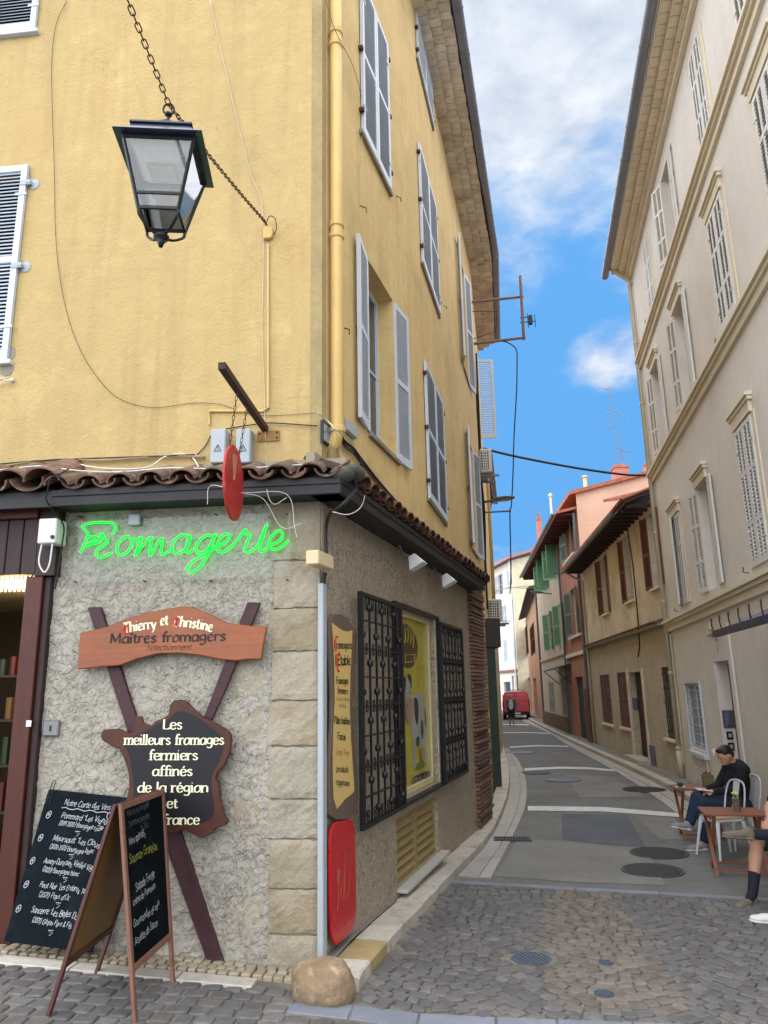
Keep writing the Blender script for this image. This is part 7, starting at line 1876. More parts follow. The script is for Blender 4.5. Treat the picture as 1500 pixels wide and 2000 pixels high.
a, b = F2.xz(1245, 1375); ob('letter_box', MB().box(dr[0] + .002, dr[0] + .1, .03, .16, b - .14, b + .14), M_ZINC, M=F2.M, parent=R2, bev=.01)
mt_ = pw(F2, (1267, 1475), (1281, 1475), (1272, 1455), (1274, 1498)); ob('meter_box', MB().box(mt_[0], mt_[1], -.03, .0, mt_[2], mt_[3]), M_ZINC, M=F2.M, parent=R2, bev=.008)
ob('dark_pane', MB().quad((bw_[0], .2, bw_[2]), (bw_[1], .2, bw_[2]), (bw_[1], .2, bw_[3]), (bw_[0], .2, bw_[3])), M_PANE, M=F2.M, parent=R2)
mb = MB()
n_ = 7
for i in range(n_): x_ = bw_[0] + (bw_[1] - bw_[0]) * (i + .5) / n_; mb.tube([(x_, .03, bw_[2]), (x_, .03, bw_[3])], .012, 5)
for i in range(5): z_ = bw_[2] + (bw_[3] - bw_[2]) * (i + .5) / 5; mb.box(bw_[0], bw_[1], .02, .04, z_ - .012, z_ + .012)
ob('window_bars', mb, M_OLDW, M=F2.M, parent=R2, kind='stuff'); ob('window_sill', MB().box(bw_[0] - .1, bw_[1] + .1, -.08, .05, bw_[2] - .06, bw_[2] - .003), M_CRT, M=F2.M, parent=R2)
# ledge of small tiles
mb = MB(); x_ = .1
lt = tilemesh(.22, .07, .06, True, .012, 5)
while x_ < L2 - .1:
    mb.add(lt.v, lt.f, T((x_, -.2, zl - .02)) @ RX(R(18))); x_ += .16
ob('ledge_tiles', mb, M_TILE, M=F2.M, parent=R2, kind='stuff'); ob('ledge', MB().box(0, L2, -.16, -.002, zl - .09, zl - .035), M_MORT, M=F2.M, parent=R2)
# eave: dark boards, round tiles, gutter
ov = .62
mb = MB(); mb.add([(-.1, -ov, E2z), (L2 - .0, -ov, E2z), (L2, 4.5, E2z + 1.9), (-.1, 4.5, E2z + 1.9), (-.1, -ov, E2z + .08), (L2, -ov, E2z + .08), (L2, 4.5, E2z + 1.98), (-.1, 4.5, E2z + 1.98)], [(0, 3, 2, 1), (4, 5, 6, 7), (0, 1, 5, 4), (1, 2, 6, 5), (2, 3, 7, 6), (3, 0, 4, 7)])
ob('roof', mb, M_OLDW, M=F2.M, parent=R2)
mb = MB(); x_ = .05; lt = tilemesh(5.2, .09, .085, True, .014, 5)
while x_ < L2 - .05: mb.add(lt.v, lt.f, T((x_, -ov - .06, E2z + .09)) @ RX(math.atan2(1.9, 4.5 + ov))); x_ += .2
ob('roof_tiles', mb, M_TILEO, M=F2.M, parent=R2, kind='stuff')
mb = MB(); x_ = .05
while x_ < L2: mb.box(x_, x_ + .07, -ov + .04, 0, E2z - .08, E2z - .002); x_ += .45
ob('rafters', mb, M_OLDW, M=F2.M, parent=R2, kind='stuff')
gutterpipe(F2, -.2, L2 - .9, -ov - .08, E2z + .02, .07, R2)
mb = MB(); mb.tube([(.1, -ov - .06, E2z), (.12, -.3, E2z - .25), (.14, -.06, E2z - .35), (.14, -.06, -.45)], .045, 8); ob('downpipe', mb, M_CPIPE, M=F2.M, parent=R2, smooth=True)
x_c, _ = F2.xz(1246, 1200); mb = MB(); mb.tube([(F2.X(1228, 1050), -.012, F2.Z(1228, 1030)), (F2.X(1237, 1100), -.012, F2.Z(1237, 1110)), (F2.X(1246, 1200), -.012, F2.Z(1246, 1215)), (F2.X(1250, 1260), -.012, F2.Z(1250, 1265)), (F2.X(1247, 1285), -.012, F2.Z(1247, 1283))], .018, 5); ob('wall_cable', mb, M_CABLE, M=F2.M, parent=R2)
mb = MB(); mb.quad((0, 0, -.7), (0, 7, -.7), (0, 7, E2z), (0, 0, E2z)); mb.quad((L2, 0, -.7), (L2, 7, -.7), (L2, 7, E2z + 1), (L2, 0, E2z)); ob('end_wall', mb, M_TANU, M=F2.M, parent=R2)

# red house and green shuttered house
F3 = Frame((8.9, 43.7), (7.28, 27.3))
xR = F3.X(1118, 1433); L3 = F3.len; E3z = F3.Z(1110, 985, -.5)
RH = thing('red_house', 'narrow salmon red house with grey green shutters beside the tan house', 'house', F3.m(xR, 0, -.45))
rdw = pw(F3, (1126, 1380), (1142, 1380), (1132, 1322), (1134, 1440))
rt = [F3.X(1108, 1060), F3.X(1118, 1060), F3.Z(1112, 1085), F3.Z(1112, 1010)]; rm = [F3.X(1118.5, 1200), F3.X(1121, 1200), F3.Z(1115, 1243), F3.Z(1113, 1158)]
rx0 = xR + (L3 - xR) * .42; rwid = (L3 - xR) * .24
rt = [rx0, rx0 + rwid, F3.Z(1112, 1090), F3.Z(1112, 1015)]; rm = [rx0, rx0 + rwid, F3.Z(1118, 1243), F3.Z(1116, 1152)]
ob('front_wall', wallmesh(xR, L3, -.7, E3z + .1, [tuple(rt), tuple(rm), (rdw[0], rdw[1], -.6, rdw[3])], .2), M_REDR, M=F3.M, parent=RH)
for q in (rt, rm): window(RH, F3, *q, al=165, ar=170, mt=M_TLSH, wmat=M_WHITE); ob('window_sill', MB().box(q[0] - rwid * .6, q[1] + rwid * .6, -.1, -.002, q[2] - .12, q[2] - .02), M_CRT, M=F3.M, parent=RH)
zb_ = F3.Z(1130, 1276); ob('string_course', MB().box(xR, L3, -.07, -.002, zb_ - .08, zb_ + .06), M_CRT, M=F3.M, parent=RH)
ob('door', MB().box(rdw[0], rdw[1], .12, .18, -.6, rdw[3]), mat('teal_door', (70, 96, 90), .5, bump=.1), M=F3.M, parent=RH)
dpx = F3.X(1160, 1400)
ob('dark_red_pier', MB().box(L3 - .9, L3 - .05, -.12, .0, -.6, F3.Z(1158, 1345)), mat('dark_red_paint', (120, 52, 40), .7, rough=.6), M=F3.M, parent=RH)
mb = MB(); mb.tube([(L3 - .12, -.1, E3z), (L3 - .12, -.1, -.4)], .06, 8); mb.tube([(xR + .1, -.08, E3z), (xR + .1, -.08, -.4)], .05, 8); ob('drainpipes', mb, M_ZP, M=F3.M, parent=RH, kind='stuff')
GH = thing('green_shuttered_house', 'beige three storey house with bright green open shutters', 'house', F3.m(0, 0, -.45))
gt = [(F3.X(1073, 1090), .9), (F3.X(1097, 1090), .9)]
gz_t = (F3.Z(1085, 1133), F3.Z(1085, 1042)); gz_m = (F3.Z(1085, 1266), F3.Z(1085, 1186))
g1x, g2x = F3.X(1070, 1200), F3.X(1093, 1200)
hh = []
for gx in (g1x, g2x - .2):
    for zz in (gz_t, gz_m): hh.append((gx, gx + 1.3, zz[0], zz[1]))
gl1 = pw(F3, (1073, 1360), (1083, 1360), (1078, 1332), (1078, 1390)); gl2 = pw(F3, (1098, 1360), (1108, 1360), (1103, 1323), (1103, 1398))
ob('front_wall', wallmesh(0, xR - .01, -.7, E3z + .1, hh + [tuple(gl1), tuple(gl2)], .2), M_BEI, M=F3.M, parent=GH)
for i, q in enumerate(hh): window(GH, F3, *q, al=(120 if i % 2 == 0 else 160), ar=(115 if i % 2 == 0 else 165), mt=M_GRSH, wmat=M_WHITE)
for q in (gl1, gl2): window(GH, F3, *q, al=0, ar=0, mt=mat('pale_grey_louvre', (186, 186, 176), .7, bump=.1), yoff=.03)
ob('plinth', MB().box(F3.X(1062, 1400), F3.X(1112, 1420), -.06, -.002, -.6, F3.Z(1090, 1396)), mat('brown_plinth', (140, 108, 84), .6, bump=.3, dirt=[((100, 80, 60), 2, .5, .7, .5)]), M=F3.M, parent=GH)
zb_ = F3.Z(1085, 1282); ob('string_course', MB().box(0, xR, -.06, -.002, zb_ - .05, zb_ + .05), M_BEI, M=F3.M, parent=GH)
aw = pw(F3, (1090, 1305), (1116, 1305), (1100, 1300), (1100, 1310)); mb = MB(); mb.add([(aw[0], -.7, aw[2]), (aw[1], -.7, aw[2]), (aw[1], 0, aw[3]), (aw[0], 0, aw[3]), (aw[0], -.7, aw[2] + .04), (aw[1], -.7, aw[2] + .04), (aw[1], 0, aw[3] + .04), (aw[0], 0, aw[3] + .04)], [(0, 3, 2, 1), (4, 5, 6, 7), (0, 1, 5, 4), (1, 2, 6, 5), (2, 3, 7, 6), (3, 0, 4, 7)])
mb.tube([(aw[0] + .1, -.66, aw[2]), (aw[0] + .1, 0, aw[2] - .6)], .02, 4); mb.tube([(aw[1] - .1, -.66, aw[2]), (aw[1] - .1, 0, aw[2] - .6)], .02, 4)
ob('door_canopy', mb, mat('dark_green_canopy', (40, 90, 74), .6, bump=0), M=F3.M, parent=GH)
# shared roof: overhang with dark rafters, tiles, gutter
for par, a, b in ((RH, xR, L3 - .05), (GH, -.4, xR - .01)):
    mb = MB(); mb.add([(a, -.75, E3z), (b, -.75, E3z), (b, 5, E3z + 1.2), (a, 5, E3z + 1.2), (a, -.75, E3z + .1), (b, -.75, E3z + .1), (b, 5, E3z + 1.3), (a, 5, E3z + 1.3)], [(0, 3, 2, 1), (4, 5, 6, 7), (0, 1, 5, 4), (1, 2, 6, 5), (2, 3, 7, 6), (3, 0, 4, 7)])
    ob('roof', mb, M_TILEO, M=F3.M, parent=par)
    mb = MB(); x_ = a + .1
    mb.box(a, b - .1, -.72, -.01, E3z - .04, E3z - .004)
    while x_ < b - .2: mb.box(x_, x_ + .1, -.7, -.01, E3z - .16, E3z - .041); x_ += .6
    ob('eaves_boards', mb, mat('red_brown_eaves', (104, 56, 50), .6, rough=.8), M=F3.M, parent=par, kind='stuff')
    gutterpipe(F3, a, b, -.85, E3z + .04, .08, par)
# pink gable wall facing down the street towards the camera
yg = 27.25
gx0 = F3.p(L3, 0, 0)
gp_ = [at_y(1110, 968, yg), at_y(1285, 922, yg)]
PG = thing('pink_gable', 'plain pink gable wall rising behind the tan house roof', 'gable wall', T((gx0.x, yg, 0)))
p0, p1 = gp_
mb = MB(); mb.add([(gx0.x, yg, -.6), (p1.x + 3, yg, -.6), (p1.x + 3, yg, p1.z + (p1.z - p0.z) / (p1.x - p0.x) * 3), (gx0.x, yg, p0.z + (p1.z - p0.z) / (p1.x - p0.x) * (gx0.x - p0.x))], [(0, 1, 2, 3)])
ob('wall', mb, M_PINK, M=M_id(), parent=PG)
sl_ = (p1.z - p0.z) / (p1.x - p0.x)
mb = MB(); mb.add([(p0.x, yg - .15, p0.z), (p1.x + 3, yg - .15, p1.z + sl_ * 3), (p1.x + 3, yg + 14, p1.z + sl_ * 3), (p0.x + 1.2, yg + 14, p0.z + sl_ * 1.2), (p0.x, yg - .15, p0.z + .14), (p1.x + 3, yg - .15, p1.z + sl_ * 3 + .14), (p1.x + 3, yg + 14, p1.z + sl_ * 3 + .14), (p0.x + 1.2, yg + 14, p0.z + sl_ * 1.2 + .14)], [(0, 3, 2, 1), (4, 5, 6, 7), (0, 1, 5, 4), (1, 2, 6, 5), (2, 3, 7, 6), (3, 0, 4, 7)])
ob('roof_edge', mb, M_TILEO, M=M_id(), parent=PG)
# orange house, white house
A4_ = gnd(1024, 1391); B4_ = gnd(1053, 1412)
F4 = Frame((11.4, 60), (9.1, 44.5)); L4 = F4.len; x4 = F4.X(1016, 1300)
E4z = F4.Z(1038, 1142, -.4)
OH = thing('orange_house', 'old peach orange house with brown shutters beyond the green shutters', 'house', F4.m(0, 0, -.5))
def px4(a, b, t, bt): return pw(F4, (a, (t + bt) / 2), (b, (t + bt) / 2), (a, t), (a, bt))
w4 = [px4(1027, 1035, 1168, 1194), px4(1023, 1032, 1232, 1288), px4(1036, 1045, 1225, 1285)]
d4 = [px4(1029, 1037, 1325, 1375), px4(1043, 1049, 1325, 1385)]
for q in w4: q[1] = min(q[1], L4 - .2)
ob('front_wall', wallmesh(-6, L4, -.7, E4z, [tuple(q) for q in w4] + [(q[0], q[1], -.6, q[3]) for q in d4], .2), M_ORG, M=F4.M, parent=OH)
for q in w4: window(OH, F4, *q, al=0, ar=0, mt=M_BRSH)
for q, mt in zip(d4, (M_BRSH, mat('pale_door', (150, 140, 120), .6, bump=0))): ob('door', MB().box(q[0], q[1], .14, .18, -.6, q[3]), mt, M=F4.M, parent=OH)
mb = MB(); mb.add([(-6, -.6, E4z), (L4, -.6, E4z), (L4, 3, E4z + 1.2), (-6, 3, E4z + 1.2), (-6, -.6, E4z + .1), (L4, -.6, E4z + .1), (L4, 3, E4z + 1.3), (-6, 3, E4z + 1.3)], [(0, 3, 2, 1), (4, 5, 6, 7), (0, 1, 5, 4), (1, 2, 6, 5), (2, 3, 7, 6), (3, 0, 4, 7)]); ob('roof', mb, M_OLDW, M=F4.M, parent=OH)
mb = MB(); mb.tube([(L4 - .3, -.08, E4z), (L4 - .3, -.08, -.4)], .06, 6); ob('drainpipe', mb, M_ZP, M=F4.M, parent=OH)
F5 = Frame((9.2, 84), (11.7, 68)); L5 = F5.len; E5z = F5.Z(1000, 1090, -.3)
WH = thing('white_house', 'tall white house closing the view at the bend of the street', 'house', F5.m(0, 0, -.5))
def px5(a, b, t, bt): return pw(F5, (a, (t + bt) / 2), (b, (t + bt) / 2), (a, t), (a, bt))
w5 = [px5(973, 982, 1124, 1163), px5(995, 1002, 1112, 1145), px5(980, 990, 1184, 1224), px5(999, 1010, 1172, 1212), px5(984, 991, 1250, 1294), px5(1002, 1011, 1246, 1290)]
for q in w5: q[1] = min(q[1], L5 - .1)
d5 = [px5(984, 997, 1332, 1350), px5(1000, 1004, 1320, 1352), px5(1006, 1014, 1318, 1355)]
for q in d5: q[1] = min(q[1], L5 - .05)
ob('front_wall', wallmesh(-3, L5, -.7, E5z, [tuple(q) for q in w5] + [(q[0], q[1], -.4, q[3]) for q in d5], .25), M_WHT, M=F5.M, parent=WH)
for i, q in enumerate(w5): window(WH, F5, *q, al=(0 if i > 1 else 160), ar=0 if i > 1 else None, mt=M_SHUT, wmat=M_SHUT)
for q in d5: ob('shop_window', MB().box(q[0], q[1], .2, .24, -.6, q[3]), M_PANE, M=F5.M, parent=WH)
zs5 = F5.Z(1000, 1309); ob('string_course', MB().box(-3, L5, -.12, -.002, zs5 - .2, zs5 + .05), mat('brown_course', (150, 104, 84), .7, bump=0), M=F5.M, parent=WH)
mb = MB(); mb.add([(-3, -.6, E5z), (L5 + .6, -.6, E5z), (L5 + .6, 6, E5z + 2), (-3, 6, E5z + 2), (-3, -.6, E5z + .25), (L5 + .6, -.6, E5z + .25), (L5 + .6, 6, E5z + 2.25), (-3, 6, E5z + 2.25)], [(0, 3, 2, 1), (4, 5, 6, 7), (0, 1, 5, 4), (1, 2, 6, 5), (2, 3, 7, 6), (3, 0, 4, 7)]); ob('roof', mb, mat('pinkish_roof_edge', (190, 140, 130), .7, bump=.1), M=F5.M, parent=WH)
q0 = F5.p(L5, 0, 0); mb = MB(); mb.add([(q0.x, q0.y, -.6), (q0.x + 6, q0.y + 1, -.6), (q0.x + 6, q0.y + 1, E5z + 1.5), (q0.x, q0.y, E5z)], [(0, 1, 2, 3)]); ob('side_wall', mb, mat('cream_side_render', (226, 214, 180), .8, bump=.1), M=M_id(), parent=WH)
mb = MB(); mb.tube([(L5 - .3, -.1, E5z), (L5 - .3, -.1, -.4)], .08, 6); ob('drainpipe', mb, M_WHITE, M=F5.M, parent=WH)
# chimneys and aerials
def chim(px, py0, py1, wpx, y, nm, label, mt, cap):
    p = at_y(px, py0, y); q = at_y(px, py1, y); w_ = wpx / 1491 * y / 2
    t = thing(nm, label, 'chimney', T(q))
    h_ = p.z - q.z
    if cap == 'brick':
        ob('stack', MB().box(-w_, w_, -w_, w_, -1.5, h_ * .7), mt, parent=t); ob('cap', MB().box(-w_ * 1.15, w_ * 1.15, -w_ * 1.15, w_ * 1.15, h_ * .7, h_ * .8), M_TILEO, parent=t)
        mb = MB()
        for k in (-.6, 0, .6): mb.lathe([(w_ * .28, h_ * .8), (w_ * .2, h_ * 1.05)], 8, T((k * w_, 0, 0)))
        ob('chimney_pots', mb, M_TILEO, parent=t, kind='stuff')
    else:
        ob('flue', MB().cyl(w_ * .6, -1.5, h_ * .85, 10), mt, parent=t); ob('cowl', MB().lathe([(w_ * .5, h_ * .84), (w_ * 1.2, h_ * .88), (w_ * .4, h_)], 10), mt, parent=t)
    return t
chim(1212, 908, 936, 28, 33, 'brick_chimney', 'red brick chimney with aerials above the pink gable', mat('red_brick_far', (200, 128, 110), .75, bump=.1), 'brick')
chim(1267, 905, 924, 16, 30, 'brick_chimney', 'small red chimney at the edge of the cream building', MATS['red_brick_far'], 'brick')
chim(1144, 929, 955, 14, 31, 'metal_flue', 'short cream flue with a flat cowl on the pink roof', M_CREAM, 'flue')
chim(1078, 963, 1012, 8, 40, 'metal_flue', 'tall thin pale flue above the green shuttered house', M_CREAM, 'flue')
chim(1054, 1006, 1045, 9, 44, 'brick_chimney', 'slim red chimney at the low end of the beige roof', MATS['red_brick_far'], 'brick')
def aerial(px, py0, py1, y, label, yagis, lean=0):
    a = at_y(px + lean, py1, y); b = at_y(px, py0, y); t = thing('tv_aerial', label, 'aerial', T(a), group='television aerials on the roofs')
    s_ = y / 1491
    mb = MB(); mb.tube([a, b], .022, 5); ob('mast', mb, M_ZINC, M=M_id(), parent=t)
    for f, ln, dz, n_ in yagis:
        p = a.lerp(b, f); mb = MB(); e = p + Vector((ln * s_, .3, dz * s_)); st_ = p - Vector((ln * s_ * .35, 0, dz * s_ * .35)); mb.tube([st_, e], .012, 4)
        for i in range(n_):
            c_ = st_.lerp(e, i / max(1, n_ - 1)); h_ = (.16 + .10 * (i == 0)) * (1 if n_ > 2 else 1.5); mb.tube([c_ + Vector((0, -h_ * .4, -h_)), c_ + Vector((0, h_ * .4, h_))], .006, 3)
        ob('antenna', mb, M_ZINC, M=M_id(), parent=t)
aerial(1190, 757, 905, 33, 'tallest television aerial with three antennas above the pink gable', ((.98, -18, 8, 4), (.70, 34, -14, 9), (.48, -24, 6, 5)), 16)
aerial(1212, 850, 905, 33.4, 'shorter aerial with a bunched antenna beside the tallest one', ((.5, 24, -5, 6), (.2, 14, 4, 7)), 2)
aerial(1050, 995, 1015, 44, 'small aerial over the slim red chimney', ((.9, 12, 0, 4),), 0)
aerial(1003, 1053, 1100, 70, 'distant aerial on the white house roof', ((.9, 14, -2, 5), (.5, 16, 2, 5)), 0)
# street lamp on the green shuttered house
def wall_lamp(p0, p1, hl, hw, label, M_, grp=None):
    t = thing('street_lamp', label, 'street lamp', T(p0))
    mb = MB(); mb.tube([p0, p1], .03, 6); ob('arm', mb, M_ZINC, M=M_id(), parent=t)
    d = (p1 - p0).normalized(); mb = MB(); mb.ball((0, 0, 0), (hl / 2, hw / 2, .055), 20)
    Mh = T(p1 + d * hl * .42) @ d.to_track_quat('X', 'Z').to_matrix().to_4x4()
    ob('lamp_head', mb, M_ZINC, M=Mh, parent=t, smooth=True)
    mb = MB(); mb.ball((hl * .06, 0, -.02), (hl * .34, hw * .36, .045), 16); ob('lens', mb, mat('lamp_lens', (200, 190, 170), .6, rough=.3, bump=0), M=Mh, parent=t, smooth=True)
    return t
wp = F3.p(F3.X(1077, 1160), 0, F3.Z(1077, 1160)); wall_lamp(wp, at_y(1060, 1158, wp.y - .3), .9, .35, 'dark street lamp on the wall of the green shuttered house', None)

# ---------------- left side beyond the shop ----------------
e0 = FD.p(LD, 0, 0)
FL = Frame((e0.x, e0.y), (4.0, 27)); LL = FL.len
LH = thing('left_house', 'narrow cream house beyond the yellow building on the left', 'house', FL.m(0, 0, -.45))
ELz = 8.3
ob('front_wall', wallmesh(0, LL, -.7, ELz, (), .2), mat('cream_yellow_render', (214, 190, 140), .78, rough=.9, var=.1, bump=.3, streak=.2), M=FL.M, parent=LH)
mb = MB(); mb.add([(-.0, -.12, ELz), (LL, -.12, ELz), (LL, 3, ELz + 1.1), (0, 3, ELz + 1.1), (-.0, -.12, ELz + .1), (LL, -.12, ELz + .1), (LL, 3, ELz + 1.2), (0, 3, ELz + 1.2)], [(0, 3, 2, 1), (4, 5, 6, 7), (0, 1, 5, 4), (1, 2, 6, 5), (2, 3, 7, 6), (3, 0, 4, 7)]); ob('roof', mb, M_TILED, M=FL.M, parent=LH)
gutterpipe(FL, 0, LL, -.2, ELz + .04, .07, LH)
mb = MB(); mb.tube([(.1, -.18, ELz), (.2, -.1, ELz - .3), (.3, -.08, ELz - .5), (.3, -.08, 3.0)], .05, 8); ob('downpipe', mb, M_PIPE, M=FL.M, parent=LH, smooth=True)
FL2 = Frame((4.0, 27), (5.7, 43)); LG = thing('grey_left_house', 'pale house farther along the left side of the street', 'house', FL2.m(0, 0, -.45))
ob('front_wall', wallmesh(0, FL2.len, -.7, 8.5), M_BEI, M=FL2.M, parent=LG); ob('end_wall', MB().quad((FL2.len, 0, -.7), (FL2.len, 6, -.7), (FL2.len, 6, 8.5), (FL2.len, 0, 8.5)), M_BEI, M=FL2.M, parent=LG); ob('roof', MB().box(0, FL2.len, -.08, 5, 8.5, 8.65), M_TILED, M=FL2.M, parent=LG)
FL3 = Frame((5.7, 43), (8.0, 66)); ob('front_wall', wallmesh(0, FL3.len, -.7, 7.5), M_WHT, M=FL3.M, parent=LG)
# dark green shop front box
gb0 = gnd(955, 1548); gb1 = gnd(972, 1548)
yb = gb0.y
GB = thing('green_shop_front', 'dark green projecting shop front with a pale board on its side', 'shop front', T((gb0.x, yb, GZ(gb0.x, yb))))
zt_ = at_y(955, 1212, yb).z; xa = at_y(955, 1540, yb).x; xb = at_y(981, 1540, yb).x
M_DGR = mat('dark_green_paint', (42, 70, 58), .6, rough=.5, var=.12, bump=.1)
ob('front_panel', MB().box(xa, xb, yb, yb + 1.8, -.45, zt_), M_DGR, M=M_id(), parent=GB, bev=.01)
ob('cornice', MB().box(xa - .05, xb + .12, yb - .08, yb + 1.9, zt_ - .55, zt_ + .04), mat('dark_brown_green', (58, 52, 44), .6, rough=.6), M=M_id(), parent=GB, bev=.01)
xw = at_y(940, 1450, yb - .1).x; zw = at_y(945, 1333, yb).z
ob('side_board', MB().box(xw, xa - .004, yb - .02, yb + .02, -.4, zw), mat('pale_blue_board', (196, 212, 216), .75, rough=.4, bump=0), M=M_id(), parent=GB)
ob('green_jamb', MB().box(at_y(935, 1450, yb).x, xa - .002, yb + .03, yb + .3, -.45, zt_), M_DGR, M=M_id(), parent=GB)
# cables by the green box
cbn = thing('cable_bundle', 'bundle of dark cables dropping down the wall beyond the yellow building', 'cables', T((e0.x, e0.y, 0)))
for (a, b, c_) in (((925, 700), (938, 900), (950, 1200)), ((930, 690), (942, 960), (952, 1190)), ((933, 880), (946, 1000), (948, 1150)), ((926, 740), (934, 820), (944, 1100))):
    yy = 16.0; mb = MB(); mb.tube(catmull([at_y(*a, yy), at_y(*b, yy), at_y(*c_, yy)], 5), .022, 5); ob('cable', mb, M_CABLE, M=M_id(), parent=cbn)
for (pts, yy) in (([(960, 1225), (962, 1260), (968, 1290), (962, 1330), (966, 1365)], yb + 1), ([(968, 1225), (966, 1270), (972, 1310), (970, 1360)], yb + 1.2)):
    mb = MB(); mb.tube(catmull([at_y(a, b, yy) for a, b in pts], 5), .018, 5); ob('cable', mb, M_CABLEW, M=M_id(), parent=cbn)
# air conditioners
def acunit(pl, pr, pt, pb, y, label):
    a = at_y(pl, (pt + pb) / 2, y); b = at_y(pr, (pt + pb) / 2, y); zt_ = at_y((pl + pr) / 2, pt, y).z; zb_ = at_y((pl + pr) / 2, pb, y).z
    t = thing('air_conditioner', label, 'air conditioner', T(((a.x + b.x) / 2, y, zb_)), group='air conditioners on the left walls')
    ob('casing', MB().box(a.x, b.x, y, y + .8, zb_, zt_), mat('ac_casing', (214, 206, 184), .8, rough=.5, bump=0), M=M_id(), parent=t, bev=.02)
    w_ = b.x - a.x; g0, g1 = a.x + w_ * .08, a.x + w_ * .72
    ob('fan_opening', MB().box(g0, g1, y - .008, y - .002, zb_ + .06, zt_ - .05), M_IRON, M=M_id(), parent=t)
    mb = MB()
    for i in range(3): x_ = g0 + (g1 - g0) * (i + 1) / 4; mb.box(x_ - .006, x_ + .006, y - .02, y - .009, zb_ + .06, zt_ - .05)
    for i in range(7): z_ = zb_ + .06 + (zt_ - zb_ - .11) * (i + .5) / 7; mb.box(g0, g1, y - .018, y - .010, z_ - .006, z_ + .006)
    ob('grid', mb, M_WHITE, M=M_id(), parent=t, kind='stuff')
    mb = MB(); mb.box(a.x - .2, b.x + .15, y + .1, y + .14, zb_ - .06, zb_ - .02).box(a.x - .2, b.x + .15, y + .6, y + .64, zb_ - .06, zb_ - .02); ob('brackets', mb, M_ZINC, M=M_id(), parent=t, kind='stuff')
acunit(955, 981, 1170, 1214, yb + .9, 'air conditioner above the dark green shop front')
acunit(938, 961, 876, 922, 15.0, 'air conditioner high on the wall beside the street lamp')
# open shutter standing out from the wall
a = at_y(966, 780, 16.9); b = at_y(930, 780, 16.9); zt_ = at_y(948, 703, 16.9).z; zb_ = at_y(948, 856, 16.9).z
SHO = thing('open_shutter', 'pale louvred shutter standing straight out from the left wall against the sky', 'shutter', T((b.x, 16.9, zb_)))
leaf(SHO, T((b.x, 16.9, zb_)), a.x - b.x, zt_ - zb_, False, M_SHUTR, False, rails=(), name='leaf', pitch=.045)
# street lamp, bar, aerial bracket
wall_lamp(at_y(938, 982, 16.5), at_y(966, 977, 16.2), .6, .3, 'grey oval street lamp reaching out from the left wall', None)
BR = thing('aerial_bracket', 'rusty pipe bracket with a small aerial sticking out from the left wall', 'aerial bracket', T(at_y(920, 620, 15.5)))
M_GALV = mat('weathered_pipe', (150, 120, 112), .6, rough=.6, var=.2, vs=8, metal=.2)
y_ = 15.5
def tb(l, r, mt, nm, par, y=y_):
    mb = MB(); mb.tube([at_y(a, b, y) for a, b in l], r, 6); ob(nm, mb, mt, M=M_id(), parent=par)
tb([(905, 592), (1022, 579)], .032, M_GALV, 'arm', BR); tb([(905, 674), (1026, 659)], .032, M_GALV, 'arm', BR); tb([(1016, 539), (1023, 663)], .035, M_GALV, 'post', BR)
tb([(1016, 621), (1038, 618)], .012, M_IRON, 'antenna', BR); tb([(1016, 630), (1046, 627)], .012, M_IRON, 'antenna', BR)
q = at_y(1036, 624, y_); mb = MB(); mb.box(q.x - .04, q.x + .04, y_ - .05, y_ + .05, q.z - .12, q.z + .10); ob('amplifier', mb, mat('green_box', (50, 90, 80), .6, bump=0), M=M_id(), parent=BR, bev=.01)
tb([(1030, 612), (1032, 640)], .008, M_IRON, 'antenna', BR); tb([(1044, 614), (1046, 638)], .008, M_IRON, 'antenna', BR)
tb([(920, 608), (971, 608), (968, 647), (925, 662)], .009, M_IRON, 'thin_frame', BR)
LB = thing('wire_bar', 'short horizontal bar holding the hanging wire under the street lamp', 'bar', T(at_y(945, 1000, 16.5)))
tb([(940, 1001), (998, 998)], .022, M_ZINC, 'bar', LB, 16.5)
def sky_cable(pts, r, label, y0, y1, mt=None):
    P_ = [at_y(a, b, y0 + (y1 - y0) * i / (len(pts) - 1)) for i, (a, b) in enumerate(pts)]
    mb = MB(); mb.tube(catmull(P_, 5), r, 5); ob('overhead_cable', mb, mt or M_CABLE, M=M_id(), label=label, cat='cable', group='cables strung over the street')
sky_cable([(943, 876), (1000, 890), (1080, 906), (1150, 918), (1230, 928), (1278, 927)], .032, 'thick black cable strung across the street from the left wall to the cream building', 17.2, 17.4)
sky_cable([(922, 672), (950, 666), (985, 667), (1005, 678), (1010, 690)], .014, 'black cable arching under the pipe bracket', 15.5, 15.5)
sky_cable([(1010, 690), (1009, 760), (1004, 850), (1002, 920), (999, 985), (996, 1000), (997, 1060), (998, 1110), (996, 1160)], .014, 'long dark wire hanging down against the sky from the pipe bracket', 15.5, 16.5)
sky_cable([(958, 1155), (985, 1150), (1015, 1146), (1042, 1144)], .02, 'pale cable strung low across the far end of the street', 38, 40, M_CABLEW)
sky_cable([(958, 1163), (990, 1148), (1020, 1149), (1043, 1148)], .02, 'second pale cable crossing the far end of the street', 39, 41, M_CABLEW)
sky_cable([(975, 1213), (998, 1213)], .02, 'short far cable above the distant lantern', 40, 40, M_ZINC)
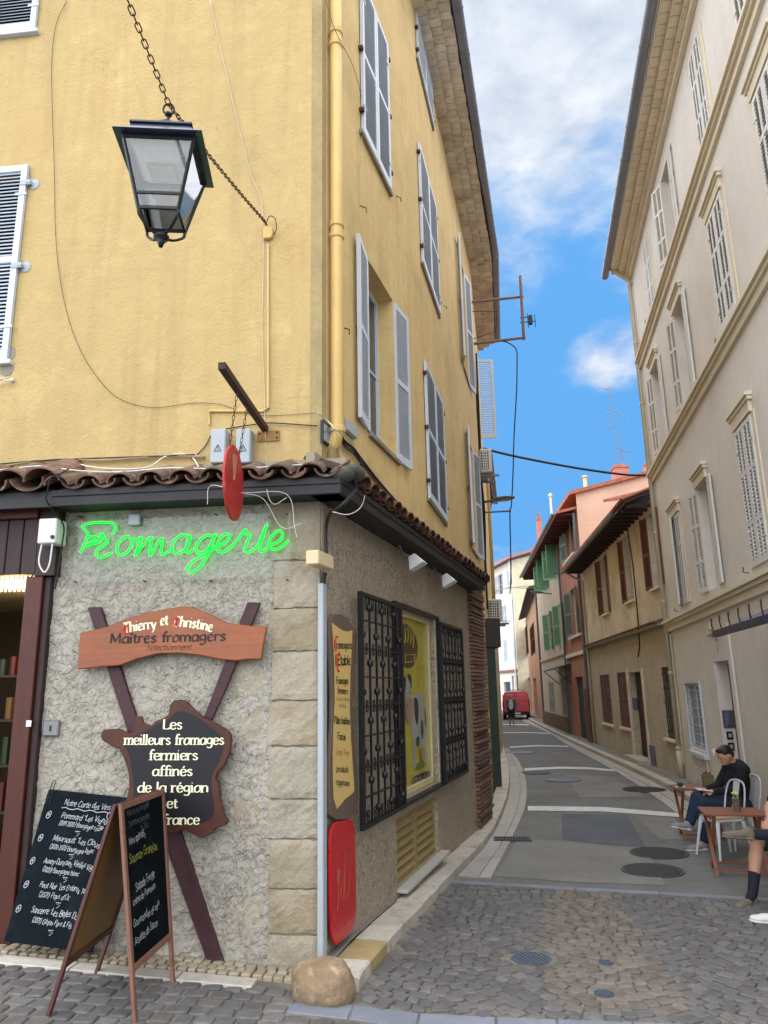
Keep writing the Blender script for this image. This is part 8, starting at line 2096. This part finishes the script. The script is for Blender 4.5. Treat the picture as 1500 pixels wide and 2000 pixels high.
# ---------------- people ----------------
M_SKIN = mat('skin', (206, 156, 128), .7, rough=.55, var=.06, vs=20, bump=.05, bs=300, spec=.35)
M_HAIR = mat('black_hair', (28, 24, 26), .7, rough=.5, var=.3, vs=40, bump=.5, bs=200)
M_HOOD = mat('black_hoodie', (30, 34, 40), .6, rough=.95, var=.15, vs=8, bump=.4, bs=90)
M_JEAN = mat('dark_blue_jeans', (44, 58, 84), .6, rough=.9, var=.15, vs=10, bump=.4, bs=120)
M_SNK = mat('grey_sneaker', (150, 154, 160), .7, rough=.8, var=.12, vs=30, bump=.3)
M_SOLE = mat('white_sole', (222, 222, 218), .85, rough=.6, var=.05, bump=.05)
M_SOCK = mat('dark_sock', (40, 42, 52), .6, rough=.95, bump=.3, bs=200)
M_CLOG = mat('taupe_clog', (132, 124, 106), .65, rough=.9, var=.1, vs=20, bump=.2)
def rem(parts, vox, name, sm=6, fac=.6):
    """parts: (p, q, r1, r2) tapered limbs or (centre, (rx,ry,rz), rotation) bodies -> one continuous surface"""
    mb = MB()
    for P_ in parts:
        if len(P_) == 4:
            p, q, r1, r2 = Vector(P_[0]), Vector(P_[1]), P_[2], P_[3]
            n_ = 6; pts = [p.lerp(q, i / n_) for i in range(n_ + 1)]; rr = [r1 + (r2 - r1) * i / n_ for i in range(n_ + 1)]
            mb.tube(pts, rr, 12); mb.ball(p, r1, 12); mb.ball(q, r2, 12)
        else:
            c_, r_, rot = P_; mb.ball((0, 0, 0), r_, 16, T(Vector(c_)) @ rot)
    me = mb.mesh(name); o = bpy.data.objects.new('tmp', me); COL.objects.link(o)
    m_ = o.modifiers.new('r', 'REMESH'); m_.mode = 'VOXEL'; m_.voxel_size = vox; m_.use_smooth_shade = True
    s_ = o.modifiers.new('s', 'SMOOTH'); s_.factor = fac; s_.iterations = sm
    dg = bpy.context.evaluated_depsgraph_get(); ev = o.evaluated_get(dg); out_ = bpy.data.meshes.new_from_object(ev)
    bpy.data.objects.remove(o); out_.name = name
    out_.polygons.foreach_set('use_smooth', [True] * len(out_.polygons)); out_.materials.clear()
    return out_
I4 = Matrix.Identity(4)
def head_parts(c, rot):
    """c: centre of the head; rot: head orientation, +x is where the face looks"""
    f = lambda x, y, z: Vector(c) + rot @ Vector((x, y, z))
    return [(c, (.095, .076, .108), rot.to_4x4()), (f(.03, 0, -.055), (.062, .056, .062), rot.to_4x4()), (f(.085, 0, -.075), (.022, .026, .022), rot.to_4x4()),
            (f(.088, 0, .012), f(.110, 0, -.018), .010, .015), (f(.09, -.03, .03), f(.09, .03, .03), .012, .012), (f(.092, -.016, -.048), f(.092, .016, -.048), .009, .009),
            (f(-.005, -.078, -.01), (.022, .009, .032), rot.to_4x4()), (f(-.005, .078, -.01), (.022, .009, .032), rot.to_4x4())]
def hand_parts(w_, d, up_, curl=.6):
    """hand from the wrist w_ pointing along d; up_ is the back of the hand"""
    d = Vector(d).normalized(); up_ = Vector(up_); up_ = (up_ - d * up_.dot(d)).normalized(); s_ = d.cross(up_)
    o = [(w_, Vector(w_) + d * .03, .026, .030), (Vector(w_) + d * .03 - s_ * .018, Vector(w_) + d * .085 - s_ * .028, .017, .014), (Vector(w_) + d * .03 + s_ * .018, Vector(w_) + d * .085 + s_ * .026, .017, .014), (Vector(w_) + d * .03, Vector(w_) + d * .085, .019, .015)]
    for k, (off, ln) in enumerate(((-.032, .062), (-.011, .075), (.011, .070), (.031, .052))):
        b0 = Vector(w_) + d * .085 + s_ * off; d1 = (d - up_ * curl * .5).normalized(); b1 = b0 + d1 * ln * .5; d2 = (d * (1 - curl) - up_ * curl).normalized(); b2 = b1 + d2 * ln * .5
        o += [(b0, b1, .0095, .0085), (b1, b2, .0085, .0075)]
    t0 = Vector(w_) + d * .03 - s_ * .03; t1 = t0 + (d * .6 - s_ * .6 - up_ * .3).normalized() * .035; t2 = t1 + (d - up_ * .4).normalized() * .03
    o += [(t0, t1, .012, .010), (t1, t2, .010, .009)]
    return o
def shoe(parent, heel, toe, M_, mt, solemt, h_=.07, nm='shoe'):
    heel = Vector(heel); toe = Vector(toe); d = (toe - heel); L_ = d.length; d.normalize()
    up_ = Vector((0, 0, 1)); up_ = (up_ - d * up_.dot(d)).normalized(); s_ = up_.cross(d)
    B = Matrix.Identity(4)
    for i in range(3): B[i][0], B[i][1], B[i][2], B[i][3] = d[i], s_[i], up_[i], heel[i]
    me = rem([((.045, 0, .045), (.05, .038, .042), I4), ((.06, 0, .07), (.05, .034, .04), I4), ((L_ * .5, 0, .038), (L_ * .32, .044, .036), I4), ((L_ * .76, .003, .03), (L_ * .23, .048, .028), I4)], .008, nm, 4)
    so = rem([((.05, 0, .012), (.055, .042, .018), I4), ((L_ * .5, 0, .010), (L_ * .36, .042, .015), I4), ((L_ * .76, .003, .012), (L_ * .255, .05, .017), I4)], .008, 'sole', 2)
    o = ob(nm, me, mt, M=M_ @ B, parent=parent); ob('sole', so, solemt, M=M_ @ B, parent=o); 
    return o
def heading(p, ang): return T(p) @ RZ(ang)
# -- reading man. local axes: +x where he faces, +y his left, z up from the ground
hipA = Vector((4.38, 10.0)); gA = GZ(*hipA)
MA_ = heading((hipA.x, hipA.y, gA), R(186))
PA = thing('person', 'dark haired man in black hoodie and jeans reading, one leg crossed over', 'person', MA_)
hl, hr = Vector((0, .09, .50)), Vector((0, -.09, .50))
kl, kr = Vector((.46, .06, .55)), Vector((.50, -.02, .60))     # left leg carries, right leg crosses over
al_, ar_ = Vector((.50, .06, .10)), Vector((.66, .02, .29))
ch_, nk = Vector((-.06, 0, .80)), Vector((-.02, 0, 1.00)); sl, sr = Vector((-.05, .17, .93)), Vector((-.05, -.17, .93))
hd = Vector((.07, 0, 1.10)); rotH = Matrix.Rotation(R(30), 3, 'Y')
el, er = Vector((.10, .21, .70)), Vector((.10, -.21, .70)); wl, wr = Vector((.33, .10, .68)), Vector((.33, -.10, .68))
body = [(hl, kl, .085, .06), (hr, kr, .085, .06), (kl, al_, .055, .038), (kr, ar_, .055, .038), (al_, al_ + Vector((.08, 0, -.05)), .036, .03), (ar_, ar_ + Vector((.08, 0, -.02)), .036, .03), (Vector((0, 0, .50)), ch_, .12, .125), (ch_, nk, .12, .06), (nk, hd, .052, .05), (sl, el, .05, .042), (sr, er, .05, .042), (el, wl, .04, .028), (er, wr, .04, .028)] + head_parts(hd, rotH) + hand_parts(wl, (.9, -.3, -.05), (0, .3, 1)) + hand_parts(wr, (.9, .3, -.05), (0, -.3, 1))
ob('body', rem(body, .0085, 'body', 3), M_SKIN, M=MA_, parent=PA)
hood = [(Vector((-.01, 0, .56)), ch_, .145, .15), (ch_, nk + Vector((0, 0, -.05)), .14, .085), (sl, sr, .085, .085), (sl, el, .072, .060), (sr, er, .072, .060), (el, wl - (wl - el) * .05, .058, .042), (er, wr - (wr - er) * .05, .058, .042), (Vector((-.10, 0, .99)), (.085, .11, .055), Matrix.Rotation(R(-25), 4, 'Y')), (Vector((-.15, 0, .95)), (.06, .09, .05), I4), (Vector((.05, 0, .52)), (.13, .15, .09), I4)]
ob('hoodie', rem(hood, .011, 'hoodie', 4), M_HOOD, M=MA_, parent=PA)
jean = [(hl, kl, .108, .082), (hr, kr, .108, .082), (hl + Vector((-.03, 0, 0)), hr + Vector((-.03, 0, 0)), .12, .12), (kl, kl.lerp(al_, .93), .078, .064), (kr, kr.lerp(ar_, .88), .078, .062)]
ob('jeans', rem(jean, .011, 'jeans', 3), M_JEAN, M=MA_, parent=PA)
hf = lambda x, y, z: hd + rotH @ Vector((x, y, z))
hair = [(hf(-.022, 0, .035), (.098, .084, .088), rotH.to_4x4()), (hf(.03, 0, .092), (.055, .060, .026), rotH.to_4x4()), (hf(-.06, 0, -.02), (.05, .068, .06), rotH.to_4x4())]
ob('hair', rem(hair, .009, 'hair', 2), M_HAIR, M=MA_, parent=PA, smooth=True)
mb = MB(); mb.ball(hf(.090, .030, .012), (.006, .010, .006), 6); mb.ball(hf(.090, -.030, .012), (.006, .010, .006), 6); ob('eyes', mb, M_HAIR, M=MA_, parent=PA, kind='stuff')
shoe(PA, (.47, .06, .0), (.76, .07, .0), MA_, M_SNK, M_SOLE); shoe(PA, (.64, .03, .22), (.92, .06, .275), MA_, M_SNK, M_SOLE)
mb = MB(); Mb = MA_ @ T((.40, 0, .665)) @ RY(R(-8))
bk = thing('book', 'open book lying on the lap of the reading man', 'book', Mb)
ob('pages', MB().box(-.075, .075, .003, .125, .006, .02, RX(R(6))).box(-.075, .075, -.125, -.003, .006, .02, RX(R(-6))), M_SOLE, parent=bk, bev=.003)
ob('cover', MB().box(-.08, .08, 0, .13, 0, .005, RX(R(6))).box(-.08, .08, -.13, 0, 0, .005, RX(R(-6))), mat('dark_book_cover', (70, 44, 44), .6, bump=0), parent=bk)

# -- man in shorts at the right edge, ankle on knee
hB = Vector((3.83, 7.42)); gB = GZ(*hB); MBm = heading((hB.x, hB.y, gB), R(205))
PB = thing('person', 'seated man in shorts with dark socks and taupe clogs at the right edge', 'person', MBm)
hl, hr = Vector((0, .10, .50)), Vector((0, -.10, .50))
kr = Vector((.46, -.12, .52)); ar_ = Vector((.62, -.10, .11))
kl = Vector((.34, .32, .62)); al_ = Vector((.58, -.02, .60))
ch_, nk = Vector((-.08, 0, .82)), Vector((-.08, 0, 1.04)); sl, sr = Vector((-.08, .18, .98)), Vector((-.08, -.18, .98)); hd = Vector((-.02, 0, 1.19)); rotH = Matrix.Rotation(R(8), 3, 'Y')
el, er = Vector((.10, .26, .78)), Vector((.10, -.25, .76)); wl, wr = Vector((.32, .10, .70)), Vector((.34, -.06, .70))
body = [(hl, kl, .09, .062), (hr, kr, .09, .062), (kl, kl.lerp(al_, .35), .060, .062), (kl.lerp(al_, .35), al_, .060, .038), (kr, kr.lerp(ar_, .35), .058, .062), (kr.lerp(ar_, .35), ar_, .062, .036), (ar_, ar_ + Vector((.07, 0, -.06)), .036, .03), (al_, al_ + Vector((.09, -.05, .02)), .036, .03), (Vector((0, 0, .5)), ch_, .13, .13), (ch_, nk, .12, .06), (nk, hd, .055, .05), (sl, el, .05, .042), (sr, er, .05, .042), (el, wl, .04, .03), (er, wr, .04, .03)] + head_parts(hd, rotH) + hand_parts(wl, (.8, -.4, -.3), (.2, .2, 1)) + hand_parts(wr, (.8, .2, -.3), (.2, -.2, 1))
ob('body', rem(body, .009, 'body', 3), M_SKIN, M=MBm, parent=PB)
ob('shorts', rem([(hl, hl.lerp(kl, .8), .115, .095), (hr, hr.lerp(kr, .8), .115, .095), (hl, hr, .13, .13)], .012, 'shorts', 3), mat('dark_shorts', (60, 58, 64), .6, rough=.9, bump=.3), M=MBm, parent=PB)
ob('shirt', rem([(Vector((0, 0, .55)), ch_, .15, .15), (ch_, nk, .14, .08), (sl, sr, .085, .085), (sl, sl.lerp(el, .7), .072, .062), (sr, sr.lerp(er, .7), .072, .062)], .012, 'shirt', 3), mat('navy_shirt', (52, 58, 78), .6, rough=.9, bump=.3), M=MBm, parent=PB)
ob('hair', rem([(hd + Vector((-.02, 0, .04)), (.098, .084, .085), I4)], .01, 'hair', 2), M_HAIR, M=MBm, parent=PB)
for k_, a_, n_ in ((kl, al_, 0), (kr, ar_, 1)): ob('sock', rem([(k_.lerp(a_, .62), a_, .052, .044), (a_, a_ + (Vector((.07, -.04, .01)) if n_ == 0 else Vector((.06, 0, -.06))), .044, .038)], .009, 'sock', 2), M_SOCK, M=MBm, parent=PB)
shoe(PB, (.58, -.10, .0), (.87, -.09, .0), MBm, M_CLOG, M_CLOG, nm='clog'); shoe(PB, (.60, -.02, .555), (.87, -.15, .585), MBm, M_CLOG, M_CLOG, nm='clog')

# -- third sitter: mostly outside the frame, white shoe forward
hC = Vector((3.76, 6.42)); gC = GZ(*hC); MCm = heading((hC.x, hC.y, gC), R(172))
PC = thing('person', 'sitter outside the right edge whose white sneaker reaches into view', 'person', MCm)
hl, hr = Vector((0, .10, .50)), Vector((0, -.10, .50)); kl, kr = Vector((.44, .14, .52)), Vector((.46, -.10, .52)); al_, ar_ = Vector((.40, .14, .09)), Vector((.62, -.12, .10))
ch_, nk, hd = Vector((-.06, 0, .84)), Vector((-.06, 0, 1.05)), Vector((-.02, 0, 1.2)); sl, sr = Vector((-.08, .17, .98)), Vector((-.08, -.17, .98)); el, er = Vector((.06, .24, .74)), Vector((.06, -.24, .74)); wl, wr = Vector((.30, .14, .62)), Vector((.30, -.14, .62))
body = [(hl, kl, .085, .06), (hr, kr, .085, .06), (kl, al_, .056, .036), (kr, ar_, .056, .036), (al_, al_ + Vector((.07, 0, -.05)), .034, .03), (ar_, ar_ + Vector((.07, 0, -.05)), .034, .03), (Vector((0, 0, .5)), ch_, .12, .12), (ch_, nk, .11, .055), (nk, hd, .05, .05), (sl, el, .045, .04), (sr, er, .045, .04), (el, wl, .038, .028), (er, wr, .038, .028)] + head_parts(hd, Matrix.Identity(3)) + hand_parts(wl, (1, 0, -.2), (0, 0, 1)) + hand_parts(wr, (1, 0, -.2), (0, 0, 1))
ob('body', rem(body, .011, 'body', 3), M_SKIN, M=MCm, parent=PC)
ob('trousers', rem([(hl, kl, .105, .08), (hr, kr, .105, .08), (hl, hr, .125, .125), (kl, kl.lerp(al_, .75), .075, .07), (kr, kr.lerp(ar_, .75), .075, .07)], .012, 'trousers', 3), M_JEAN, M=MCm, parent=PC)
ob('top', rem([(Vector((0, 0, .55)), ch_, .14, .14), (ch_, nk, .13, .07), (sl, sr, .08, .08), (sl, el, .066, .056), (sr, er, .066, .056)], .012, 'top', 3), mat('grey_top', (150, 150, 150), .7, rough=.9, bump=.3), M=MCm, parent=PC)
ob('hair', rem([(hd + Vector((-.03, 0, .03)), (.1, .088, .095), I4)], .012, 'hair', 2), M_HAIR, M=MCm, parent=PC)
shoe(PC, (.58, -.12, .0), (.88, -.13, .02), MCm, M_SOLE, M_SOLE, nm='sneaker'); shoe(PC, (.36, .14, 0), (.65, .15, 0), MCm, M_SOLE, M_SOLE, nm='sneaker')

# -- man walking towards us far down the street
pD = gnd(1000, 1417); MDm = heading((pD.x, pD.y, pD.z), R(-97))
PD = thing('person', 'man in cap, open dark jacket and shorts walking before the red van', 'person', MDm)
hl, hr = Vector((0, .09, .92)), Vector((0, -.09, .92)); kl, kr = Vector((.06, .10, .50)), Vector((-.02, -.10, .50)); al_, ar_ = Vector((.05, .10, .08)), Vector((-.12, -.10, .10))
ch_, nk, hd = Vector((.02, 0, 1.28)), Vector((.05, 0, 1.48)), Vector((.12, 0, 1.60)); sl, sr = Vector((.02, .20, 1.40)), Vector((.02, -.20, 1.40)); el, er = Vector((-.02, .30, 1.14)), Vector((-.02, -.30, 1.14)); wl, wr = Vector((.06, .27, .90)), Vector((.06, -.27, .90)); rotH = Matrix.Rotation(R(30), 3, 'Y')
body = [(hl, kl, .09, .062), (hr, kr, .09, .062), (kl, al_, .06, .04), (kr, ar_, .06, .04), (Vector((0, 0, .92)), ch_, .14, .14), (ch_, nk, .12, .06), (nk, hd, .055, .05), (sl, el, .05, .045), (sr, er, .05, .045), (el, wl, .042, .03), (er, wr, .042, .03)] + head_parts(hd, rotH) + hand_parts(wl, (0, 0, -1), (0, 1, 0)) + hand_parts(wr, (0, 0, -1), (0, -1, 0))
ob('body', rem(body, .013, 'body', 2), M_SKIN, M=MDm, parent=PD)
ob('jacket', rem([(Vector((-.07, .12, .88)), ch_ + Vector((-.05, .12, 0)), .10, .11), (Vector((-.07, -.12, .88)), ch_ + Vector((-.05, -.12, 0)), .10, .11), (sl, sr, .095, .095), (sl, el, .08, .066), (sr, er, .08, .066), (el, wl, .064, .052), (er, wr, .064, .052)], .016, 'jacket', 3), mat('dark_jacket', (116, 104, 96), .9, rough=.9, bump=.3), M=MDm, parent=PD)
ob('shirt', rem([(Vector((.06, 0, .96)), ch_ + Vector((.06, 0, .06)), .13, .11)], .016, 'shirt', 2), mat('white_tshirt', (214, 214, 220), .8, rough=.9, bump=.1), M=MDm, parent=PD)
ob('shorts', rem([(hl, hl.lerp(kl, 1.05), .12, .10), (hr, hr.lerp(kr, 1.05), .12, .10), (hl, hr, .14, .14)], .016, 'shorts', 2), mat('dark_shorts_far', (44, 52, 60), .6, rough=.9, bump=.2), M=MDm, parent=PD)
ob('cap', rem([(hd + rotH @ Vector((-.01, 0, .05)), (.105, .09, .075), rotH.to_4x4()), (hd + rotH @ Vector((.11, 0, .045)), (.06, .06, .012), rotH.to_4x4())], .012, 'cap', 2), mat('pale_cap', (214, 150, 130), .7, bump=.1), M=MDm, parent=PD)
shoe(PD, (.0, .10, .0), (.28, .11, .0), MDm, M_SNK, M_SOLE); shoe(PD, (-.17, -.10, .03), (.10, -.10, .0), MDm, M_SNK, M_SOLE)

# ---------------- chairs and tables ----------------
M_CHW = mat('white_painted_steel', (216, 220, 224), .8, rough=.35, var=.05, bump=.03, metal=.1, spec=.5)
M_SEAT = mat('light_wood_seat', (206, 168, 128), .75, rough=.5, var=.1, bump=.1, wave=(3, 25, 25), obj=True)
M_TBL = mat('orange_folding_wood', (160, 96, 66), .7, rough=.45, var=.12, vs=4, bump=.15, wave=(3, 25, 25), obj=True, coat=.15)
def chair(label, M_, wood=True, mt=None, grp='metal cafe chairs'):
    mt = mt or M_CHW
    t = thing('cafe_chair', label, 'chair', M_, group=grp)
    s_ = .18; z_ = .44
    mb = MB(); mb.slab([(-s_, -s_ * .9), (s_, -s_), (s_, s_), (-s_, s_ * .9)], z_ - .035, z_ - .001); ob('seat_frame', mb, mt, parent=t, bev=.008)
    mb = MB(); mb.slab([(-s_ + .01, -s_ * .88), (s_ - .005, -s_ * .97), (s_ - .005, s_ * .97), (-s_ + .01, s_ * .88)], z_, z_ + .018); ob('seat', mb, M_SEAT if wood else mt, parent=t, bev=.006)
    for sx in (-1, 1):
        for sy in (-1, 1):
            a = Vector((sx * s_ * .92, sy * s_ * .9, z_ - .03)); b = Vector((sx * (s_ + .05), sy * (s_ + .045), .015))
            mb = MB(); mb.tube([a, a.lerp(b, .5), b], [.028, .02, .014], 4); mb.tube([b, b - Vector((0, 0, .015))], .015, 6); ob('leg', mb, mt, parent=t)
        mb = MB(); mb.tube(catmull([Vector((s_ * .9 * sx, -s_ * .85, z_ - .06)), Vector((s_ * .9 * sx, 0, z_ - .03)), Vector((s_ * .9 * sx, s_ * .85, z_ - .06))], 4), .010, 5); ob('stretcher', mb, mt, parent=t)
    bk_ = catmull([Vector((-s_ * .9, -s_ * .95, z_ - .02)), Vector((-s_ - .03, -s_ * .98, z_ + .20)), Vector((-s_ - .07, -s_ * .8, z_ + .36)), Vector((-s_ - .08, -s_ * .3, z_ + .405)), Vector((-s_ - .08, s_ * .3, z_ + .405)), Vector((-s_ - .07, s_ * .8, z_ + .36)), Vector((-s_ - .03, s_ * .98, z_ + .20)), Vector((-s_ * .9, s_ * .95, z_ - .02))], 4)
    mb = MB(); mb.tube(bk_, .011, 7); ob('back_hoop', mb, mt, parent=t, smooth=True)
    mb = MB(); mb.add([(-s_ * .95, -.05, z_), (-s_ * .95, .05, z_), (-s_ - .08, .055, z_ + .40), (-s_ - .08, -.055, z_ + .40), (-s_ * .95 - .004, -.05, z_), (-s_ * .95 - .004, .05, z_), (-s_ - .084, .055, z_ + .40), (-s_ - .084, -.055, z_ + .40)], [(0, 1, 2, 3), (7, 6, 5, 4), (0, 4, 5, 1), (1, 5, 6, 2), (3, 2, 6, 7), (0, 3, 7, 4)]); ob('back_slat', mb, mt, parent=t)
    return t
def at_g(x, y, ang): return T((x, y, GZ(x, y))) @ RZ(ang)
chair('white metal cafe chair with wooden seat standing empty before the reading man', at_g(3.93, 9.42, R(192)))
chair('pale metal chair the reading man sits on', at_g(4.40, 10.0, R(186)), False)
chair('white metal chair under the man in clogs', at_g(3.86, 7.44, R(205)), False)
chair('white metal chair under the sitter with the white sneaker', at_g(3.80, 6.42, R(172)), False)
def ftable(label, x, y, ang, w_, d_, h_):
    M_ = at_g(x, y, ang); t = thing('folding_table', label, 'table', M_, group='wooden folding tables')
    n_ = 7; pr = None
    for i in range(n_):
        yy = -d_ / 2 + d_ * (i + .5) / n_; mb = MB(); mb.box(-w_ / 2, w_ / 2, -d_ / n_ / 2 + .0012, d_ / n_ / 2 - .0012, h_ - .02, h_)
        if pr is None: pr = ob('plank', mb, M_TBL, M=M_ @ T((0, yy, 0)), parent=t, bev=.002)
        else: dupmesh(pr, M_ @ T((0, yy, 0)), t)
    for s_ in (-1, 1):
        ob('rail', MB().box(s_ * (w_ / 2 - .07), s_ * (w_ / 2 - .045), -d_ / 2 + .02, d_ / 2 - .02, h_ - .06, h_ - .021), M_TBL, parent=t)
        for k, (a, b) in enumerate((((-.24), .24), (.24, -.24))):
            mb = MB(); xx = s_ * (w_ / 2 - .06 - .03 * k)
            p0_, p1_ = Vector((xx, a * d_ / .55, .0)), Vector((xx, b * d_ / .55, h_ - .03)); d = (p1_ - p0_); L_ = d.length
            mb.box(-.011, .011, -.017, .017, 0, L_, T(p0_) @ d.to_track_quat('Z', 'X').to_matrix().to_4x4()); ob('leg', mb, M_TBL, parent=t)
    for a in (-.19, .19): ob('cross_rail', MB().box(-w_ / 2 + .05, w_ / 2 - .05, a * d_ / .55 - .015, a * d_ / .55 + .015, .05, .07), M_TBL, parent=t)
    return t, M_
T2, MT2 = ftable('nearer orange wooden folding table with a potted flower on it', 3.70, 8.58, R(-14), .62, .52, .62)
T1, MT1 = ftable('farther wooden folding table behind the reading man with a cup', 4.17, 10.72, R(-10), .60, .52, .64)
def potfl(M_):
    t = thing('flower_pot', 'small grey pot of yellow flowers on the nearer table', 'flower pot', M_)
    mb = MB(); mb.lathe([(.036, 0), (.044, .11), (.047, .115), (.040, .115), (.038, .10)], 14); ob('pot', mb, mat('brown_grey_pot', (124, 104, 96), .6, bump=.2, obj=True), parent=t)
    mb = MB(); rn = random.Random(2)
    for i in range(60):
        a = rn.uniform(0, 6.28); r_ = rn.uniform(.0, .055); z_ = rn.uniform(.10, .17); c_ = Vector((math.cos(a) * r_, math.sin(a) * r_, z_)); q_ = Matrix.Rotation(rn.uniform(0, 6), 4, Vector((rn.random(), rn.random(), rn.random())).normalized())
        mb.add([(-.004, 0, 0), (.0, -.007, .008), (.0, 0, .022), (.0, .007, .008)], [(0, 1, 2, 3)], T(c_) @ q_)
    ob('leaves', mb, mat('leaf_green', (66, 110, 44), .6, rough=.6, bump=0), parent=t, kind='stuff')
    for i in range(5):
        a = rn.uniform(0, 6.28); c_ = Vector((math.cos(a) * .03, math.sin(a) * .03, .17 + rn.uniform(0, .03))); ob('flower', MB().ball(c_, (.016, .016, .009), 7), mat('yellow_petal', (236, 220, 90), .9, bump=0), parent=t)
potfl(MT2 @ T((.05, -.02, .62)))
t = thing('cup', 'dark cup on a white saucer at the left of the farther table', 'cup', MT1 @ T((-.22, -.12, .64)))
ob('saucer', MB().lathe([(.03, 0), (.07, .012), (.068, .015), (.03, .006)], 18), M_SOLE, parent=t); ob('bowl', MB().lathe([(.025, .008), (.042, .06), (.038, .06), (.022, .014)], 16), mat('dark_cup', (60, 64, 70), .6, rough=.3, bump=0), parent=t)
t = thing('menu_holder', 'olive cardboard menu holder standing on the farther table', 'menu holder', MT1 @ T((.14, -.14, .64)))
ob('box', MB().box(-.07, .07, -.04, .04, 0, .17), mat('olive_card', (120, 112, 72), .65, bump=.05), parent=t, bev=.003)
mb = MB(); 
for i in range(5): mb.box(-.05 + .02 * i, -.04 + .02 * i, -.02, .02, .17, .20 + .01 * (i % 3))
ob('sachets', mb, mat('red_sachets', (170, 80, 60), .7, bump=0), parent=t, kind='stuff')

# ---------------- red van ----------------
vp = gnd(1000, 1405); vx_, vy_ = 8.62, 51.5
MV = T((vx_, vy_, GZ(vx_, vy_))) @ RZ(R(-9))
VN = thing('van', 'red panel van parked across the far end of the street, seen from behind', 'van', MV)
M_VR = mat('van_red_paint', (196, 24, 40), 1.0, rough=.3, var=.06, bump=0, coat=.6, spec=.5)
prof = [(-.90, .42), (-.93, .9), (-.90, 1.25), (-.82, 1.62), (-.70, 1.80), (-.4, 1.86), (.4, 1.86), (.70, 1.80), (.82, 1.62), (.90, 1.25), (.93, .9), (.90, .42)]
mb = MB(); mb.prism(prof, 0, 3.3); ob('body', mb, M_VR, parent=VN, bev=.05)
mb = MB(); mb.add([(-.88, 3.28, .42), (.88, 3.28, .42), (.86, 4.3, .42), (-.86, 4.3, .42), (-.88, 3.28, 1.1), (.88, 3.28, 1.1), (.86, 4.3, .92), (-.86, 4.3, .92)], [(0, 3, 2, 1), (4, 5, 6, 7), (0, 1, 5, 4), (1, 2, 6, 5), (2, 3, 7, 6), (3, 0, 4, 7)]); ob('bonnet', mb, M_VR, parent=VN, bev=.05)
ob('bumper', MB().box(-.88, .88, -.09, .06, .30, .52), mat('black_bumper', (36, 36, 40), .6, rough=.6, bump=0), parent=VN, bev=.03)
for s_ in (-1, 1):
    ob('tail_light', MB().box(s_ * .80, s_ * .90, -.03, .06, .85, 1.25), mat('tail_light_red', (170, 30, 30), .9, rough=.2, bump=0), parent=VN, bev=.01)
    ob('rear_window', MB().box(s_ * .08, s_ * .68, -.015, .02, 1.18, 1.62), M_VR if s_ < 0 else M_VR, parent=VN, bev=.02)
    for yy in (.75, 3.5):
        w_ = ob('wheel', MB().cyl(.31, -.1, .1, 20, T((s_ * .80, yy, .31)) @ RY(R(90))), mat('tyre', (24, 24, 24), .8, rough=.9, bump=0), parent=VN); ob('rim', MB().cyl(.18, -.105, .105, 14, T((s_ * .80, yy, .31)) @ RY(R(90))), M_ZINC, parent=w_)
ob('door_gap', MB().box(-.006, .006, -.014, .0, .55, 1.75), M_IRON, parent=VN); ob('number_plate', MB().box(-.26, .26, -.10, -.092, .36, .46), M_WHITE, parent=VN); ob('roof_rail', MB().box(-.6, .6, .3, .36, 1.90, 1.94).box(-.6, -.55, .3, .36, 1.86, 1.9).box(.55, .6, .3, .36, 1.86, 1.9), M_IRON, parent=VN)
ob('side_window', MB().box(-.905, -.85, 2.5, 3.2, 1.15, 1.6).box(.85, .905, 2.5, 3.2, 1.15, 1.6), M_PANE, parent=VN, kind='stuff')
ob('door_handle', MB().box(.04, .2, -.03, -.005, 1.0, 1.04), M_IRON, parent=VN)

# small plants and litter on the ground
mb = MB(); rn = random.Random(5)
for i in range(120):
    p = W1 + wd * rn.uniform(1.2, 1.6) + wn_ * rn.gauss(.21, .02); a = rn.uniform(0, 6.28); h_ = rn.uniform(.01, .03)
    mb.add([(-.003, 0, 0), (.003, 0, 0), (rn.uniform(-.01, .01), rn.uniform(-.01, .01), h_)], [(0, 1, 2)], T((p.x, p.y, GZ(p.x, p.y) + .015)) @ RZ(a))
ob('weeds', mb, mat('weed_green', (90, 120, 50), .5, bump=0), M=M_id(), kind='stuff')
